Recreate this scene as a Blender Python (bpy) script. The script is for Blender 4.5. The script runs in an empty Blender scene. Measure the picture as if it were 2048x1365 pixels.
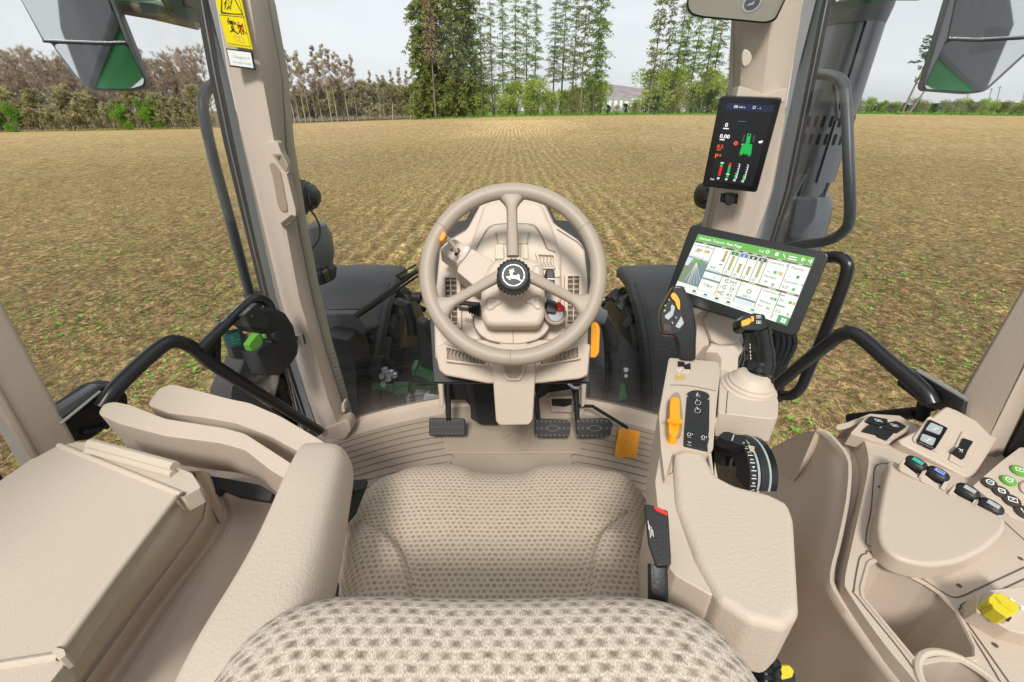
import bpy, bmesh, math, random
import numpy as np
from mathutils import Vector, Matrix
from mathutils.geometry import tessellate_polygon
R = math.radians
random.seed(7)
SC = bpy.context.scene
COL = SC.collection

# ------------------------------------------------------------------ camera
F, CX, CY = 876.0, 1024.0, 682.5          # focal length and centre on a 2048 x 1365 frame
PITCH = math.atan((CY - 222.0) / F)
CP, SP = math.cos(PITCH), math.sin(PITCH)
CAM = Vector((0, 0, 2.65))
cd = bpy.data.cameras.new('camera'); cam = bpy.data.objects.new('camera', cd); COL.objects.link(cam)
cam.location = CAM; cam.rotation_euler = (math.pi / 2 - PITCH, 0, 0)
cd.sensor_width = 36.0; cd.lens = F / 2048 * 36.0; cd.clip_start = 0.02; cd.clip_end = 9000
SC.camera = cam

def ray(x, y):
    u = (x - CX) / F; v = (CY - y) / F
    return Vector((u, CP + v * SP, -SP + v * CP))
def D(x, y, d): return CAM + ray(x, y) * d
def PZ(x, y, z): r = ray(x, y); return CAM + r * ((z - CAM.z) / r.z)
def PY(x, y, Y): r = ray(x, y); return CAM + r * (Y / r.y)
def PX(x, y, X): r = ray(x, y); return CAM + r * (X / r.x)
def plane(p, n): return (Vector(p), Vector(n).normalized())
def zpl(z): return plane((0, 0, z), (0, 0, 1))
def PL(x, y, pl, off=0.0):
    r = ray(x, y); t = (pl[0] + pl[1] * off - CAM).dot(pl[1]) / r.dot(pl[1])
    return CAM + r * t
def PLS(pts, pl, off=0.0): return [PL(x, y, pl, off) for x, y in pts]
def pgram(px, d0):
    """3-D parallelogram whose corners lie on four sight lines, first corner at depth d0"""
    r = [ray(*p) for p in px]
    A = np.array([[r[1][i], -r[2][i], r[3][i]] for i in range(3)]); b = np.array([r[0][i] * d0 for i in range(3)])
    d1, d2, d3 = np.linalg.solve(A, b)
    return [CAM + r[0] * d0, CAM + r[1] * d1, CAM + r[2] * d2, CAM + r[3] * d3]
def zc(ox, oy, s): return lambda pts: [(ox + x / s, oy + y / s) for x, y in pts]
def rc(pts, r, n=4):
    """round the corners of a 2-D or 3-D polygon"""
    P = [Vector(p) for p in pts]; out = []; N = len(P)
    for i in range(N):
        a, b, c = P[i - 1], P[i], P[(i + 1) % N]
        la, lc = (a - b).length, (c - b).length
        k = min(r, la * .45, lc * .45)
        p, q = b + (a - b) * (k / max(la, 1e-9)), b + (c - b) * (k / max(lc, 1e-9))
        for j in range(n + 1):
            t = j / n
            out.append(p * (1 - t) ** 2 + b * 2 * t * (1 - t) + q * t * t)
    return [tuple(o) for o in out]
def cr(pts, n=6, closed=False):
    """Catmull-Rom curve through points"""
    P = [Vector(p) for p in pts]; N = len(P); out = []
    rng = range(N if closed else N - 1)
    for i in rng:
        if closed: p0, p1, p2, p3 = P[i - 1], P[i], P[(i + 1) % N], P[(i + 2) % N]
        else: p1, p2 = P[i], P[i + 1]; p0 = P[i - 1] if i else p1 * 2 - p2; p3 = P[i + 2] if i + 2 < N else p2 * 2 - p1
        for j in range(n):
            t = j / n
            out.append(.5 * ((2 * p1) + (p2 - p0) * t + (2 * p0 - 5 * p1 + 4 * p2 - p3) * t * t + (3 * p1 - p0 - 3 * p2 + p3) * t ** 3))
    if not closed: out.append(P[-1].copy())
    return out
def frame_of(n, up=Vector((0, 0, 1))):
    n = n.normalized()
    if abs(n.dot(up)) > .98: up = Vector((0, 1, 0))
    x = up.cross(n).normalized(); y = n.cross(x)
    return x, y, n

# ------------------------------------------------------------------ glyphs for lettering (made before anything else)
GL = {}
def _glyphs(chars):
    for ch in chars:
        cu = bpy.data.curves.new('glyph', 'FONT'); cu.body = ch; cu.resolution_u = 3
        ob = bpy.data.objects.new('glyph', cu); COL.objects.link(ob)
        me = bpy.data.meshes.new_from_object(ob.evaluated_get(bpy.context.evaluated_depsgraph_get()))
        me.calc_loop_triangles()
        vs = [(v.co.x, v.co.y) for v in me.vertices]
        x0 = min((v[0] for v in vs), default=0); x1 = max((v[0] for v in vs), default=.25)
        GL[ch] = ([(x - x0, y) for x, y in vs], [tuple(t.vertices) for t in me.loop_triangles], x1 - x0)
        bpy.data.objects.remove(ob); bpy.data.curves.remove(cu); bpy.data.meshes.remove(me)
_glyphs('0123456789,.:/-?PNIVCountersAMachieDflRPgbRTyKHORr|hkJZ<>')

# ------------------------------------------------------------------ mesh builder
class MB:
    def __init__(s): s.v = []; s.f = []; s.m = []; s.uv = None
    def add(s, vs, fs, mi=0):
        o = len(s.v); s.v.extend([tuple(p) for p in vs])
        for f in fs: s.f.append(tuple(i + o for i in f)); s.m.append(mi)
        return s
    def poly(s, pts, mi=0): return s.add(pts, [tuple(range(len(pts)))], mi)
    def prism(s, pts, vec, mi=0, front=True, back=True):
        P = [Vector(p) for p in pts]; n = len(P); vec = Vector(vec)
        fs = [(i, (i + 1) % n, (i + 1) % n + n, i + n) for i in range(n)]
        if front: fs.append(tuple(range(n)))
        if back: fs.append(tuple(range(2 * n - 1, n - 1, -1)))
        return s.add(P + [p + vec for p in P], fs, mi)
    def slab(s, px, pl, thick, off=0.0, mi=0): return s.prism(PLS(px, pl, off), -pl[1] * thick, mi)
    def box(s, c, size, rot=None, mi=0):
        c = Vector(c); a, b, d = [x / 2 for x in size]
        vs = [Vector((x, y, z)) for z in (-d, d) for y in (-b, b) for x in (-a, a)]
        if rot is not None: vs = [rot @ p for p in vs]
        return s.add([p + c for p in vs], [(0, 2, 3, 1), (4, 5, 7, 6), (0, 1, 5, 4), (2, 6, 7, 3), (0, 4, 6, 2), (1, 3, 7, 5)], mi)
    def loft(s, rings, mi=0, closed=True, cap=True):
        n = len(rings[0]); vs = [p for r in rings for p in r]; fs = []
        for k in range(len(rings) - 1):
            for i in range(n if closed else n - 1):
                j = (i + 1) % n; fs.append((k * n + i, k * n + j, (k + 1) * n + j, (k + 1) * n + i))
        if cap and closed:
            fs.append(tuple(range(n - 1, -1, -1))); fs.append(tuple((len(rings) - 1) * n + i for i in range(n)))
        return s.add(vs, fs, mi)
    def tube(s, path, r, seg=10, mi=0, cap=True, closed=False, flat=1.0):
        P = [Vector(p) for p in path]; n = len(P); rs = r if isinstance(r, (list, tuple)) else [r] * n
        rings = []; px = None
        for i in range(n):
            if closed: t = P[(i + 1) % n] - P[i - 1]
            else: t = P[min(i + 1, n - 1)] - P[max(i - 1, 0)]
            if t.length < 1e-9: t = Vector((0, 0, 1))
            t.normalize()
            if px is None: x = frame_of(t)[0]
            else:
                x = px - t * px.dot(t)
                x = x.normalized() if x.length > 1e-6 else frame_of(t)[0]
            px = x; y = t.cross(x)
            rings.append([P[i] + (x * math.cos(2 * math.pi * k / seg) + y * math.sin(2 * math.pi * k / seg) * flat) * rs[i] for k in range(seg)])
        if closed: rings.append(rings[0])
        return s.loft(rings, mi, True, cap and not closed)
    def lathe(s, c, axis, prof, seg=24, mi=0, sx=1.0):
        """profile = (distance along axis, radius)"""
        c = Vector(c); x, y, n = frame_of(Vector(axis)); rings = []
        for h, r in prof:
            rings.append([c + n * h + (x * math.cos(2 * math.pi * k / seg) * sx + y * math.sin(2 * math.pi * k / seg)) * max(r, 1e-5) for k in range(seg)])
        return s.loft(rings, mi)
    def ring(s, outer, inner, vec, mi=0):
        """frame: two matched loops, extruded by vec"""
        n = len(outer); O = [Vector(p) for p in outer]; I = [Vector(p) for p in inner]; vec = Vector(vec)
        vs = O + I + [p + vec for p in O] + [p + vec for p in I]; fs = []
        for i in range(n):
            j = (i + 1) % n
            fs += [(i, j, n + j, n + i), (2 * n + i, 3 * n + i, 3 * n + j, 2 * n + j), (i, 2 * n + i, 2 * n + j, j), (n + i, n + j, 3 * n + j, 3 * n + i)]
        return s.add(vs, fs, mi)
    def strip(s, path, w, nrm, mi=0, h=0.0):
        """flat line of width w lying on a surface with normal nrm"""
        P = [Vector(p) for p in path]; nrm = Vector(nrm).normalized(); L = []; Rr = []
        for i in range(len(P)):
            t = (P[min(i + 1, len(P) - 1)] - P[max(i - 1, 0)])
            if t.length < 1e-9: t = Vector((1, 0, 0))
            q = t.normalized().cross(nrm) * (w / 2)
            L.append(P[i] + q + nrm * h); Rr.append(P[i] - q + nrm * h)
        return s.loft([L, Rr], mi, closed=False, cap=False)
    def disc(s, c, n, r, seg=20, mi=0, sx=1.0):
        x, y, n = frame_of(Vector(n)); c = Vector(c)
        return s.poly([c + (x * math.cos(2 * math.pi * k / seg) * sx + y * math.sin(2 * math.pi * k / seg)) * r for k in range(seg)], mi)
    def build(s, name, mats, parent=None, bevel=0.0, seg=3, ang=38, smooth=True, sub=0, recalc=True, org=None, bang=32):
        if not isinstance(mats, (list, tuple)): mats = [mats]
        o0 = ORG.get(parent.name) if parent is not None else (Vector(org) if org is not None else Vector((0, 0, 0)))
        me = bpy.data.meshes.new(name)
        me.from_pydata([(p[0] - o0.x, p[1] - o0.y, p[2] - o0.z) for p in s.v], [], s.f)
        for m in mats: me.materials.append(m)
        if len(mats) > 1: me.polygons.foreach_set('material_index', s.m)
        if s.uv is not None:
            l = me.uv_layers.new(name='UVMap'); idx = np.zeros(len(me.loops), dtype=np.int32); me.loops.foreach_get('vertex_index', idx)
            l.data.foreach_set('uv', np.array(s.uv, dtype=np.float32)[idx].ravel())
        if recalc:
            bm = bmesh.new(); bm.from_mesh(me); bmesh.ops.recalc_face_normals(bm, faces=bm.faces[:]); bm.to_mesh(me); bm.free()
        if smooth:
            me.shade_smooth()
            if sub == 0: me.set_sharp_from_angle(angle=R(ang))
        ob = bpy.data.objects.new(name, me); COL.objects.link(ob)
        ob.location = (0, 0, 0) if parent is not None else o0
        if parent is not None: ob.parent = parent
        ORG[ob.name] = o0
        if bevel:
            b = ob.modifiers.new('bevel', 'BEVEL'); b.width = bevel; b.segments = seg; b.limit_method = 'ANGLE'; b.angle_limit = R(bang); b.harden_normals = False
            me.shade_smooth()
            w = ob.modifiers.new('wn', 'WEIGHTED_NORMAL'); w.keep_sharp = False
            for e in me.edges: e.use_edge_sharp = False
        if sub:
            u = ob.modifiers.new('sub', 'SUBSURF'); u.levels = sub; u.render_levels = sub
        return ob
ORG = {}
def thing(name, label, cat, loc, group=None):
    o = bpy.data.objects.new(name, None); COL.objects.link(o); o.location = loc; o.empty_display_size = .1
    o['label'] = label; o['category'] = cat
    if group: o['group'] = group
    ORG[o.name] = Vector(loc); return o
def tag(o, label=None, cat=None, group=None, kind=None):
    if label: o['label'] = label
    if cat: o['category'] = cat
    if group: o['group'] = group
    if kind: o['kind'] = kind
    return o
def copy_thing(o, loc=None, rz=None, scale=None):
    c = o.copy(); COL.objects.link(c)
    if loc is not None: c.location = loc
    if rz is not None: c.rotation_euler = (0, 0, rz)
    if scale is not None: c.scale = scale
    for ch in list(o.children):
        d = ch.copy(); COL.objects.link(d); d.parent = c
        for g in ch.children:
            e = g.copy(); COL.objects.link(e); e.parent = d
    return c

class Panel:
    """a flat quad addressed by u (right) and v (down) for printed marks"""
    def __init__(s, c4):
        s.c = [Vector(p) for p in c4]
        n = (s.c[1] - s.c[0]).cross(s.c[3] - s.c[0]).normalized()
        if n.dot(CAM - s.c[0]) < 0: n = -n
        s.n = n; s.W = (s.c[1] - s.c[0]).length; s.H = (s.c[3] - s.c[0]).length
    def at(s, u, v, h=.001):
        a, b, c, d = s.c
        return a * (1 - u) * (1 - v) + b * u * (1 - v) + c * u * v + d * (1 - u) * v + s.n * h
    def rect(s, mb, u0, v0, u1, v1, mi=0, h=.001): mb.poly([s.at(u0, v0, h), s.at(u1, v0, h), s.at(u1, v1, h), s.at(u0, v1, h)], mi)
    def poly(s, mb, pts, mi=0, h=.001): mb.poly([s.at(u, v, h) for u, v in pts], mi)
    def line(s, mb, pts, w, mi=0, h=.001): mb.strip([s.at(u, v, h) for u, v in pts], w, s.n, mi)
    def circ(s, mb, u, v, r, mi=0, h=.001, seg=16, a0=0, a1=360):
        k = s.H / s.W
        s_pts = [(u + r * k * math.cos(R(a0 + (a1 - a0) * i / seg)), v + r * math.sin(R(a0 + (a1 - a0) * i / seg))) for i in range(seg + (a1 - a0 != 360))]
        s.poly(mb, s_pts, mi, h)
    def ringl(s, mb, u, v, r, w, mi=0, h=.001, seg=16, a0=0, a1=360):
        k = s.H / s.W
        s.line(mb, [(u + r * k * math.cos(R(a0 + (a1 - a0) * i / seg)), v + r * math.sin(R(a0 + (a1 - a0) * i / seg))) for i in range(seg + 1)], w, mi, h)
    def text(s, mb, t, u, v, size, mi=0, h=.0012, slant=0.0, bold=0.0, anchor='l'):
        k = s.H / s.W; gap = .09
        tot = sum((GL[c][2] if c != ' ' else .25) + gap for c in t) * size
        x = {'l': 0, 'c': -tot / 2, 'r': -tot}[anchor]
        for c in t:
            if c == ' ': x += (.25 + gap) * size; continue
            vs, fs, w = GL[c]
            for dx in ((0, bold) if bold else (0,)):
                mb.add([s.at(u + (x + (px + dx + py * slant) * size) * k, v - py * size, h) for px, py in vs], fs, mi)
            x += (w + gap) * size

# ------------------------------------------------------------------ materials
def lin(c): return tuple(((x / 255) / 12.92 if x / 255 <= .04045 else ((x / 255 + .055) / 1.055) ** 2.4) for x in c)
def mk(name):
    m = bpy.data.materials.new(name); m.use_nodes = True; nt = m.node_tree
    return m, nt, nt.nodes['Principled BSDF']
def link(nt, a, b): nt.links.new(a, b)
def plastic(name, col, rough=.5, grain=0.0, gscale=900, var=.06, metal=0.0, spec=.5, dirt=0.0):
    m, nt, b = mk(name); N = nt.nodes
    b.inputs['Roughness'].default_value = rough; b.inputs['Metallic'].default_value = metal
    b.inputs['Specular IOR Level'].default_value = spec
    tc = N.new('ShaderNodeTexCoord')
    n1 = N.new('ShaderNodeTexNoise'); n1.inputs['Scale'].default_value = 7; n1.inputs['Detail'].default_value = 5
    link(nt, tc.outputs['Object'], n1.inputs['Vector'])
    mx = N.new('ShaderNodeMix'); mx.data_type = 'RGBA'
    mx.inputs[6].default_value = (*[c * (1 - var) for c in col], 1); mx.inputs[7].default_value = (*[min(1, c * (1 + var)) for c in col], 1)
    link(nt, n1.outputs['Fac'], mx.inputs[0]); link(nt, mx.outputs[2], b.inputs['Base Color'])
    mr = N.new('ShaderNodeMapRange'); mr.inputs['To Min'].default_value = max(.05, rough - .07); mr.inputs['To Max'].default_value = min(1, rough + .07)
    link(nt, n1.outputs['Fac'], mr.inputs['Value']); link(nt, mr.outputs['Result'], b.inputs['Roughness'])
    if grain:
        n2 = N.new('ShaderNodeTexVoronoi'); n2.inputs['Scale'].default_value = gscale; n2.feature = 'SMOOTH_F1'
        link(nt, tc.outputs['Object'], n2.inputs['Vector'])
        bp = N.new('ShaderNodeBump'); bp.inputs['Strength'].default_value = grain; bp.inputs['Distance'].default_value = .0008
        link(nt, n2.outputs['Distance'], bp.inputs['Height']); link(nt, bp.outputs['Normal'], b.inputs['Normal'])
    return m
def emis(name, col, s=1.0):
    m = bpy.data.materials.new(name); m.use_nodes = True; nt = m.node_tree; b = nt.nodes['Principled BSDF']
    b.inputs['Base Color'].default_value = (.01, .01, .01, 1); b.inputs['Roughness'].default_value = .35
    b.inputs['Emission Color'].default_value = (*lin(col), 1); b.inputs['Emission Strength'].default_value = s
    return m
BE = (.56, .462, .380)
M = {}
M['beige'] = plastic('beige_plastic', BE, .5, .35, 700, .045)
M['beige_pad'] = plastic('beige_pad', (.56, .462, .380), .6, .55, 380, .045)
M['leather'] = plastic('taupe_leather', (.375, .305, .248), .5, .3, 500, .06)
M['exhaust'] = plastic('heat_shield_steel', (.21, .212, .218), .36, .1, 300, .08, metal=.75)
M['paint_shaded'] = plastic('shaded_green_paint', (.012, .10, .028), .4, 0, 100, .1)  # darker copy of the green paint, engine-bay shade put into the colour
M['dullsteel'] = plastic('dull_steel', (.22, .22, .23), .4, 0, 100, .1, metal=.8)
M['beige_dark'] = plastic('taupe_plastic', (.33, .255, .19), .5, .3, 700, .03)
M['beige_light'] = plastic('pale_trim', (.58, .49, .395), .45, .3, 700, .03)
M['seam'] = plastic('seam_gap', (.11, .08, .06), .7, 0, 100, .05)
M['black'] = plastic('black_plastic', (.015, .015, .0165), .50, .25, 700, .1, spec=.35)
M['gloss'] = plastic('gloss_black', (.010, .010, .011), .22, 0, 100, .1)
M['rubber'] = plastic('black_rubber', (.013, .013, .014), .5, .3, 400, .15)
M['soft'] = plastic('dark_grey_plastic', (.030, .030, .031), .48, .3, 500, .06)
M['grey'] = plastic('grey_shield', (.125, .125, .127), .42, .15, 500, .06)
M['greyd'] = plastic('grey_trim', (.13, .135, .145), .36, .1, 500, .05)
M['steel'] = plastic('bare_steel', (.62, .62, .63), .28, 0, 100, .04, metal=1.0)
M['alu'] = plastic('anodised_frame', (.30, .30, .305), .42, 0, 100, .04, metal=.2)
M['orange'] = plastic('orange_plastic', (.80, .26, .012), .42, .2, 600, .04)
M['amber'] = plastic('amber_plastic', (.85, .36, .01), .5, .2, 600, .04)
M['yellow'] = plastic('yellow_plastic', (.64, .53, .02), .4, 0, 100, .03)
M['red'] = plastic('red_plastic', (.60, .015, .01), .4, 0, 100, .03)
M['green'] = plastic('green_plastic', (.14, .40, .06), .42, 0, 100, .03)
M['bar'] = plastic('bar_enamel', (.019, .019, .021), .30, 0, 100, .1)
M['roofgreen'] = plastic('matt_green_paint', (.05, .46, .11), .6, 0, 100, .03, spec=.2)
M['paint'] = plastic('green_paint', (.020, .20, .045), .28, 0, 100, .05)
M['rim'] = plastic('yellow_rim', (.45, .40, .05), .45, 0, 100, .06)
M['white'] = plastic('white_print', (.80, .80, .79), .5, 0, 100, .01)
M['ink'] = plastic('black_print', (.015, .015, .018), .5, 0, 100, .01)
M['decal'] = plastic('yellow_decal', (.82, .66, .005), .4, 0, 100, .01)
M['lgrey'] = plastic('pale_grey_key', (.36, .41, .42), .4, 0, 100, .02)
M['brown'] = plastic('brown_button', (.055, .04, .032), .4, 0, 100, .02)
M['print'] = plastic('pale_print', (.62, .58, .54), .5, 0, 100, .01)
M['goldp'] = plastic('gold_print', (.55, .38, .12), .5, 0, 100, .01)
M['blue'] = plastic('blue_print', (.05, .16, .60), .5, 0, 100, .01)
M['teal'] = plastic('teal_print', (.05, .42, .32), .5, 0, 100, .01)
M['silver'] = plastic('silver_print', (.55, .57, .50), .35, 0, 100, .02, metal=.4)
def mirror_mat():
    m, nt, b = mk('mirror_glass'); b.inputs['Base Color'].default_value = (.60, .615, .62, 1); b.inputs['Metallic'].default_value = 1; b.inputs['Roughness'].default_value = .02
    return m
M['mirror'] = mirror_mat(); M['mirror_in'] = mirror_mat(); M['mirror_in'].node_tree.nodes['Principled BSDF'].inputs['Base Color'].default_value = (.97, .97, .96, 1)
def glass_mat(name, tint, refl=.9):
    m = bpy.data.materials.new(name); m.use_nodes = True; nt = m.node_tree; nt.nodes.clear(); N = nt.nodes
    o = N.new('ShaderNodeOutputMaterial'); t = N.new('ShaderNodeBsdfTransparent'); t.inputs['Color'].default_value = (*tint, 1)
    g = N.new('ShaderNodeBsdfGlossy'); g.inputs['Roughness'].default_value = .01; g.inputs['Color'].default_value = (refl, refl, refl, 1)
    fr = N.new('ShaderNodeFresnel'); fr.inputs['IOR'].default_value = 1.28
    mx = N.new('ShaderNodeMixShader'); link(nt, fr.outputs[0], mx.inputs[0]); link(nt, t.outputs[0], mx.inputs[1]); link(nt, g.outputs[0], mx.inputs[2]); link(nt, mx.outputs[0], o.inputs['Surface'])
    return m
M['glass'] = glass_mat('window_glass', (.975, .985, .98), .7)
M['glass_side'] = glass_mat('door_glass', (.965, .98, .972), .7)

def fabric(name, bw, rh, mort, light, dark, weave, k=1.0):
    m, nt, b = mk(name); N = nt.nodes; b.inputs['Roughness'].default_value = .95; b.inputs['Specular IOR Level'].default_value = .15
    b.inputs['Sheen Weight'].default_value = .08; b.inputs['Sheen Roughness'].default_value = .5
    uv = N.new('ShaderNodeUVMap')
    nz = N.new('ShaderNodeTexNoise'); nz.inputs['Scale'].default_value = .55 / bw; nz.inputs['Detail'].default_value = 3
    link(nt, uv.outputs[0], nz.inputs['Vector'])
    mu = N.new('ShaderNodeVectorMath'); mu.operation = 'MULTIPLY_ADD'
    mu.inputs[1].default_value = (bw * .35,) * 3
    link(nt, nz.outputs['Color'], mu.inputs[0]); link(nt, uv.outputs[0], mu.inputs[2])
    br = N.new('ShaderNodeTexBrick'); br.offset = .5; br.inputs['Scale'].default_value = 1
    br.inputs['Color1'].default_value = (1, 1, 1, 1); br.inputs['Color2'].default_value = (.68, .68, .68, 1); br.inputs['Mortar'].default_value = (0, 0, 0, 1)
    br.inputs['Brick Width'].default_value = bw; br.inputs['Row Height'].default_value = rh; br.inputs['Mortar Size'].default_value = mort; br.inputs['Mortar Smooth'].default_value = .95
    st = N.new('ShaderNodeMapping'); st.inputs['Scale'].default_value = (1, k, 1); link(nt, mu.outputs[0], st.inputs['Vector']); link(nt, st.outputs[0], br.inputs['Vector'])
    wv = N.new('ShaderNodeTexNoise'); wv.inputs['Scale'].default_value = weave; wv.inputs['Detail'].default_value = 2
    mp = N.new('ShaderNodeMapping'); mp.inputs['Scale'].default_value = (1.6, .7, 1); link(nt, uv.outputs[0], mp.inputs['Vector']); link(nt, mp.outputs[0], wv.inputs['Vector'])
    mx = N.new('ShaderNodeMix'); mx.data_type = 'RGBA'; mx.inputs[6].default_value = (*light, 1); mx.inputs[7].default_value = (*dark, 1)
    link(nt, br.outputs['Color'], mx.inputs[0])
    ov = N.new('ShaderNodeMix'); ov.data_type = 'RGBA'; ov.blend_type = 'MULTIPLY'; ov.inputs[0].default_value = .75
    cr_ = N.new('ShaderNodeValToRGB'); cr_.color_ramp.elements[0].position = .34; cr_.color_ramp.elements[0].color = (.42, .38, .35, 1); cr_.color_ramp.elements[1].position = .68; cr_.color_ramp.elements[1].color = (1.0, 1.0, 1.0, 1)
    link(nt, wv.outputs['Fac'], cr_.inputs[0]); link(nt, mx.outputs[2], ov.inputs[6]); link(nt, cr_.outputs[0], ov.inputs[7]); link(nt, ov.outputs[2], b.inputs['Base Color'])
    ad = N.new('ShaderNodeMath'); ad.operation = 'MULTIPLY_ADD'; ad.inputs[1].default_value = -.8
    link(nt, br.outputs['Color'], ad.inputs[0]); link(nt, wv.outputs['Fac'], ad.inputs[2])
    bp = N.new('ShaderNodeBump'); bp.inputs['Strength'].default_value = .6; bp.inputs['Distance'].default_value = .0016
    link(nt, ad.outputs[0], bp.inputs['Height']); link(nt, bp.outputs[0], b.inputs['Normal'])
    return m
M['fabric'] = fabric('seat_fabric', .0094, .0082, .0036, (.77, .64, .515), (.39, .30, .225), 1000)
M['fabric_back'] = fabric('backrest_fabric', .0168, .0205, .0090, (.78, .67, .57), (.27, .20, .152), 560, 2.2)
# ------------------------------------------------------------------ world and sun
SUN_EL, SUN_AZ = 45.0, -175.0     # azimuth measured from straight ahead (+Y), negative to the left
w = bpy.data.worlds.new('World'); SC.world = w; w.use_nodes = True; nt = w.node_tree; N = nt.nodes
bg = N['Background']
sky = N.new('ShaderNodeTexSky'); sky.sky_type = 'NISHITA'; sky.sun_disc = False
sky.sun_elevation = R(SUN_EL); sky.sun_rotation = R(SUN_AZ); sky.altitude = 300; sky.air_density = 1.0; sky.dust_density = 3.0; sky.ozone_density = 1.0
hs = N.new('ShaderNodeHueSaturation'); hs.inputs['Saturation'].default_value = .30
tc = N.new('ShaderNodeTexCoord'); mp = N.new('ShaderNodeMapping'); mp.inputs['Scale'].default_value = (1.2, 1.2, 4.5)
cn = N.new('ShaderNodeTexNoise'); cn.inputs['Scale'].default_value = 1.7; cn.inputs['Detail'].default_value = 6; cn.inputs['Roughness'].default_value = .55
cl = N.new('ShaderNodeValToRGB'); cl.color_ramp.elements[0].position = .30; cl.color_ramp.elements[0].color = (.58, .58, .58, 1); cl.color_ramp.elements[1].position = .72; cl.color_ramp.elements[1].color = (.95, .95, .95, 1)
mx = N.new('ShaderNodeMix'); mx.data_type = 'RGBA'
SKYW = 8.4
mx.inputs[7].default_value = (SKYW * .955, SKYW * .975, SKYW * 1.02, 1)      # thin bright overcast veil
link(nt, tc.outputs['Generated'], mp.inputs[0]); link(nt, mp.outputs[0], cn.inputs['Vector']); link(nt, cn.outputs['Fac'], cl.inputs[0])
link(nt, sky.outputs[0], hs.inputs['Color']); link(nt, hs.outputs[0], mx.inputs[6]); link(nt, cl.outputs[0], mx.inputs[0])
link(nt, mx.outputs[2], bg.inputs['Color']); bg.inputs['Strength'].default_value = .10
sl = bpy.data.lights.new('sun', 'SUN'); sl.energy = 2.65; sl.angle = R(12); sl.color = (1.0, .96, .90)
so = bpy.data.objects.new('sun', sl); COL.objects.link(so)
sd = Vector((math.sin(R(SUN_AZ)) * math.cos(R(SUN_EL)), math.cos(R(SUN_AZ)) * math.cos(R(SUN_EL)), math.sin(R(SUN_EL))))
so.rotation_euler = sd.to_track_quat('Z', 'Y').to_euler()
SC.view_settings.view_transform = 'Standard'; SC.view_settings.look = 'None'; SC.view_settings.exposure = 0.30; SC.view_settings.gamma = 1.0
SC.cycles.use_denoising = True; SC.cycles.max_bounces = 8; SC.cycles.transparent_max_bounces = 16
SC.cycles.caustics_reflective = False; SC.cycles.caustics_refractive = False

# ------------------------------------------------------------------ terrain
AX = np.array([-400, -158, -96, -66, -20, 0, 40, 110, 175, 400.]); AZ = np.array([-3.6, -3.2, -2.2, -.75, .72, 1.25, 1.75, 1.8, 1.0, .6])
def gz_np(x, y):
    r = np.sqrt(x * x + y * y); th = np.where(y > 5, x / np.maximum(y, 5.) * 150, np.sign(x) * 400)
    a = np.interp(th, AX, AZ)
    return a * np.minimum(1, (np.maximum(y, 0) / 150.) ** 1.4)
def gz(x, y): return float(gz_np(np.array([x], float), np.array([y], float))[0])
_rng = np.random.RandomState(3)
_T = _rng.rand(512, 512)
def vnoise(x, y):
    xi = np.floor(x).astype(int); yi = np.floor(y).astype(int); fx = x - xi; fy = y - yi
    fx = fx * fx * (3 - 2 * fx); fy = fy * fy * (3 - 2 * fy)
    t = lambda a, b: _T[a % 512, b % 512]
    return (t(xi, yi) * (1 - fx) + t(xi + 1, yi) * fx) * (1 - fy) + (t(xi, yi + 1) * (1 - fx) + t(xi + 1, yi + 1) * fx) * fy
_J = _rng.rand(256, 256, 3)
def clods(x, y):
    xi = np.floor(x).astype(int); yi = np.floor(y).astype(int); best = np.zeros_like(x)
    for dx in (-1, 0, 1):
        for dy in (-1, 0, 1):
            j = _J[(xi + dx) % 256, (yi + dy) % 256]
            px = xi + dx + j[..., 0]; py = yi + dy + j[..., 1]
            d = np.sqrt((x - px) ** 2 + (y - py) ** 2)
            best = np.maximum(best, j[..., 2] * np.clip(1 - d / .75, 0, 1) ** .7)
    return best
ang = np.linspace(R(-72), R(72), 1050)
rr = [1.2]
while rr[-1] < 330: rr.append(rr[-1] * 1.0068)
while rr[-1] < 7000: rr.append(rr[-1] * 1.12)
rr = np.array(rr)
A, RR = np.meshgrid(ang, rr)
X = np.sin(A) * RR; Y = np.cos(A) * RR
Zg = gz_np(X, Y)
fade = lambda s: np.clip(1.6 - RR * .0055 / s, 0, 1)       # drop detail the mesh is too coarse for
field = np.clip((158 - Y) / 6, 0, 1)
wob = (vnoise(X * .5, Y * .35) - .5) * .22
rowphase = (X + wob) / .46
rows_on = np.clip((vnoise(X * .06 + 9, Y * .05 + 4) - .28) * 3.0, .25, 1) * np.clip(1.45 - np.abs(X - Y * .015) / (2.6 + Y * .075), .03, 1)
row = (np.cos(rowphase * 2 * math.pi) * .5 + .5) ** 1.5
big = vnoise(X * 1.3, Y * 1.3) * .05
h = big + row * .06 * rows_on * fade(.12)
h += clods(X * 6.0, Y * 6.0) * .075 * fade(.05) * (.5 + .8 * vnoise(X * .9 + 31, Y * .9)) * (.4 + .6 * row)
h += clods(X * 17 + 5, Y * 17) * .03 * fade(.02) + (vnoise(X * 38, Y * 38) - .5) * .012 * fade(.012)
h += clods(X * 2.3 + 7, Y * 2.3) * .06 * fade(.17) + clods(X * .9 + 3, Y * .7) * .07 * fade(.42)
h *= field
Zg = Zg + h - .05
nr, nc = X.shape
gv = np.stack([X, Y, Zg], -1).reshape(-1, 3)
i0 = (np.arange(nr - 1)[:, None] * nc + np.arange(nc - 1)[None, :]).ravel()
gf = np.stack([i0, i0 + 1, i0 + nc + 1, i0 + nc], -1).astype(np.int32)
gm = bpy.data.meshes.new('field')
gm.vertices.add(len(gv)); gm.vertices.foreach_set('co', gv.astype(np.float32).ravel())
gm.loops.add(gf.size); gm.loops.foreach_set('vertex_index', gf.ravel())
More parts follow.
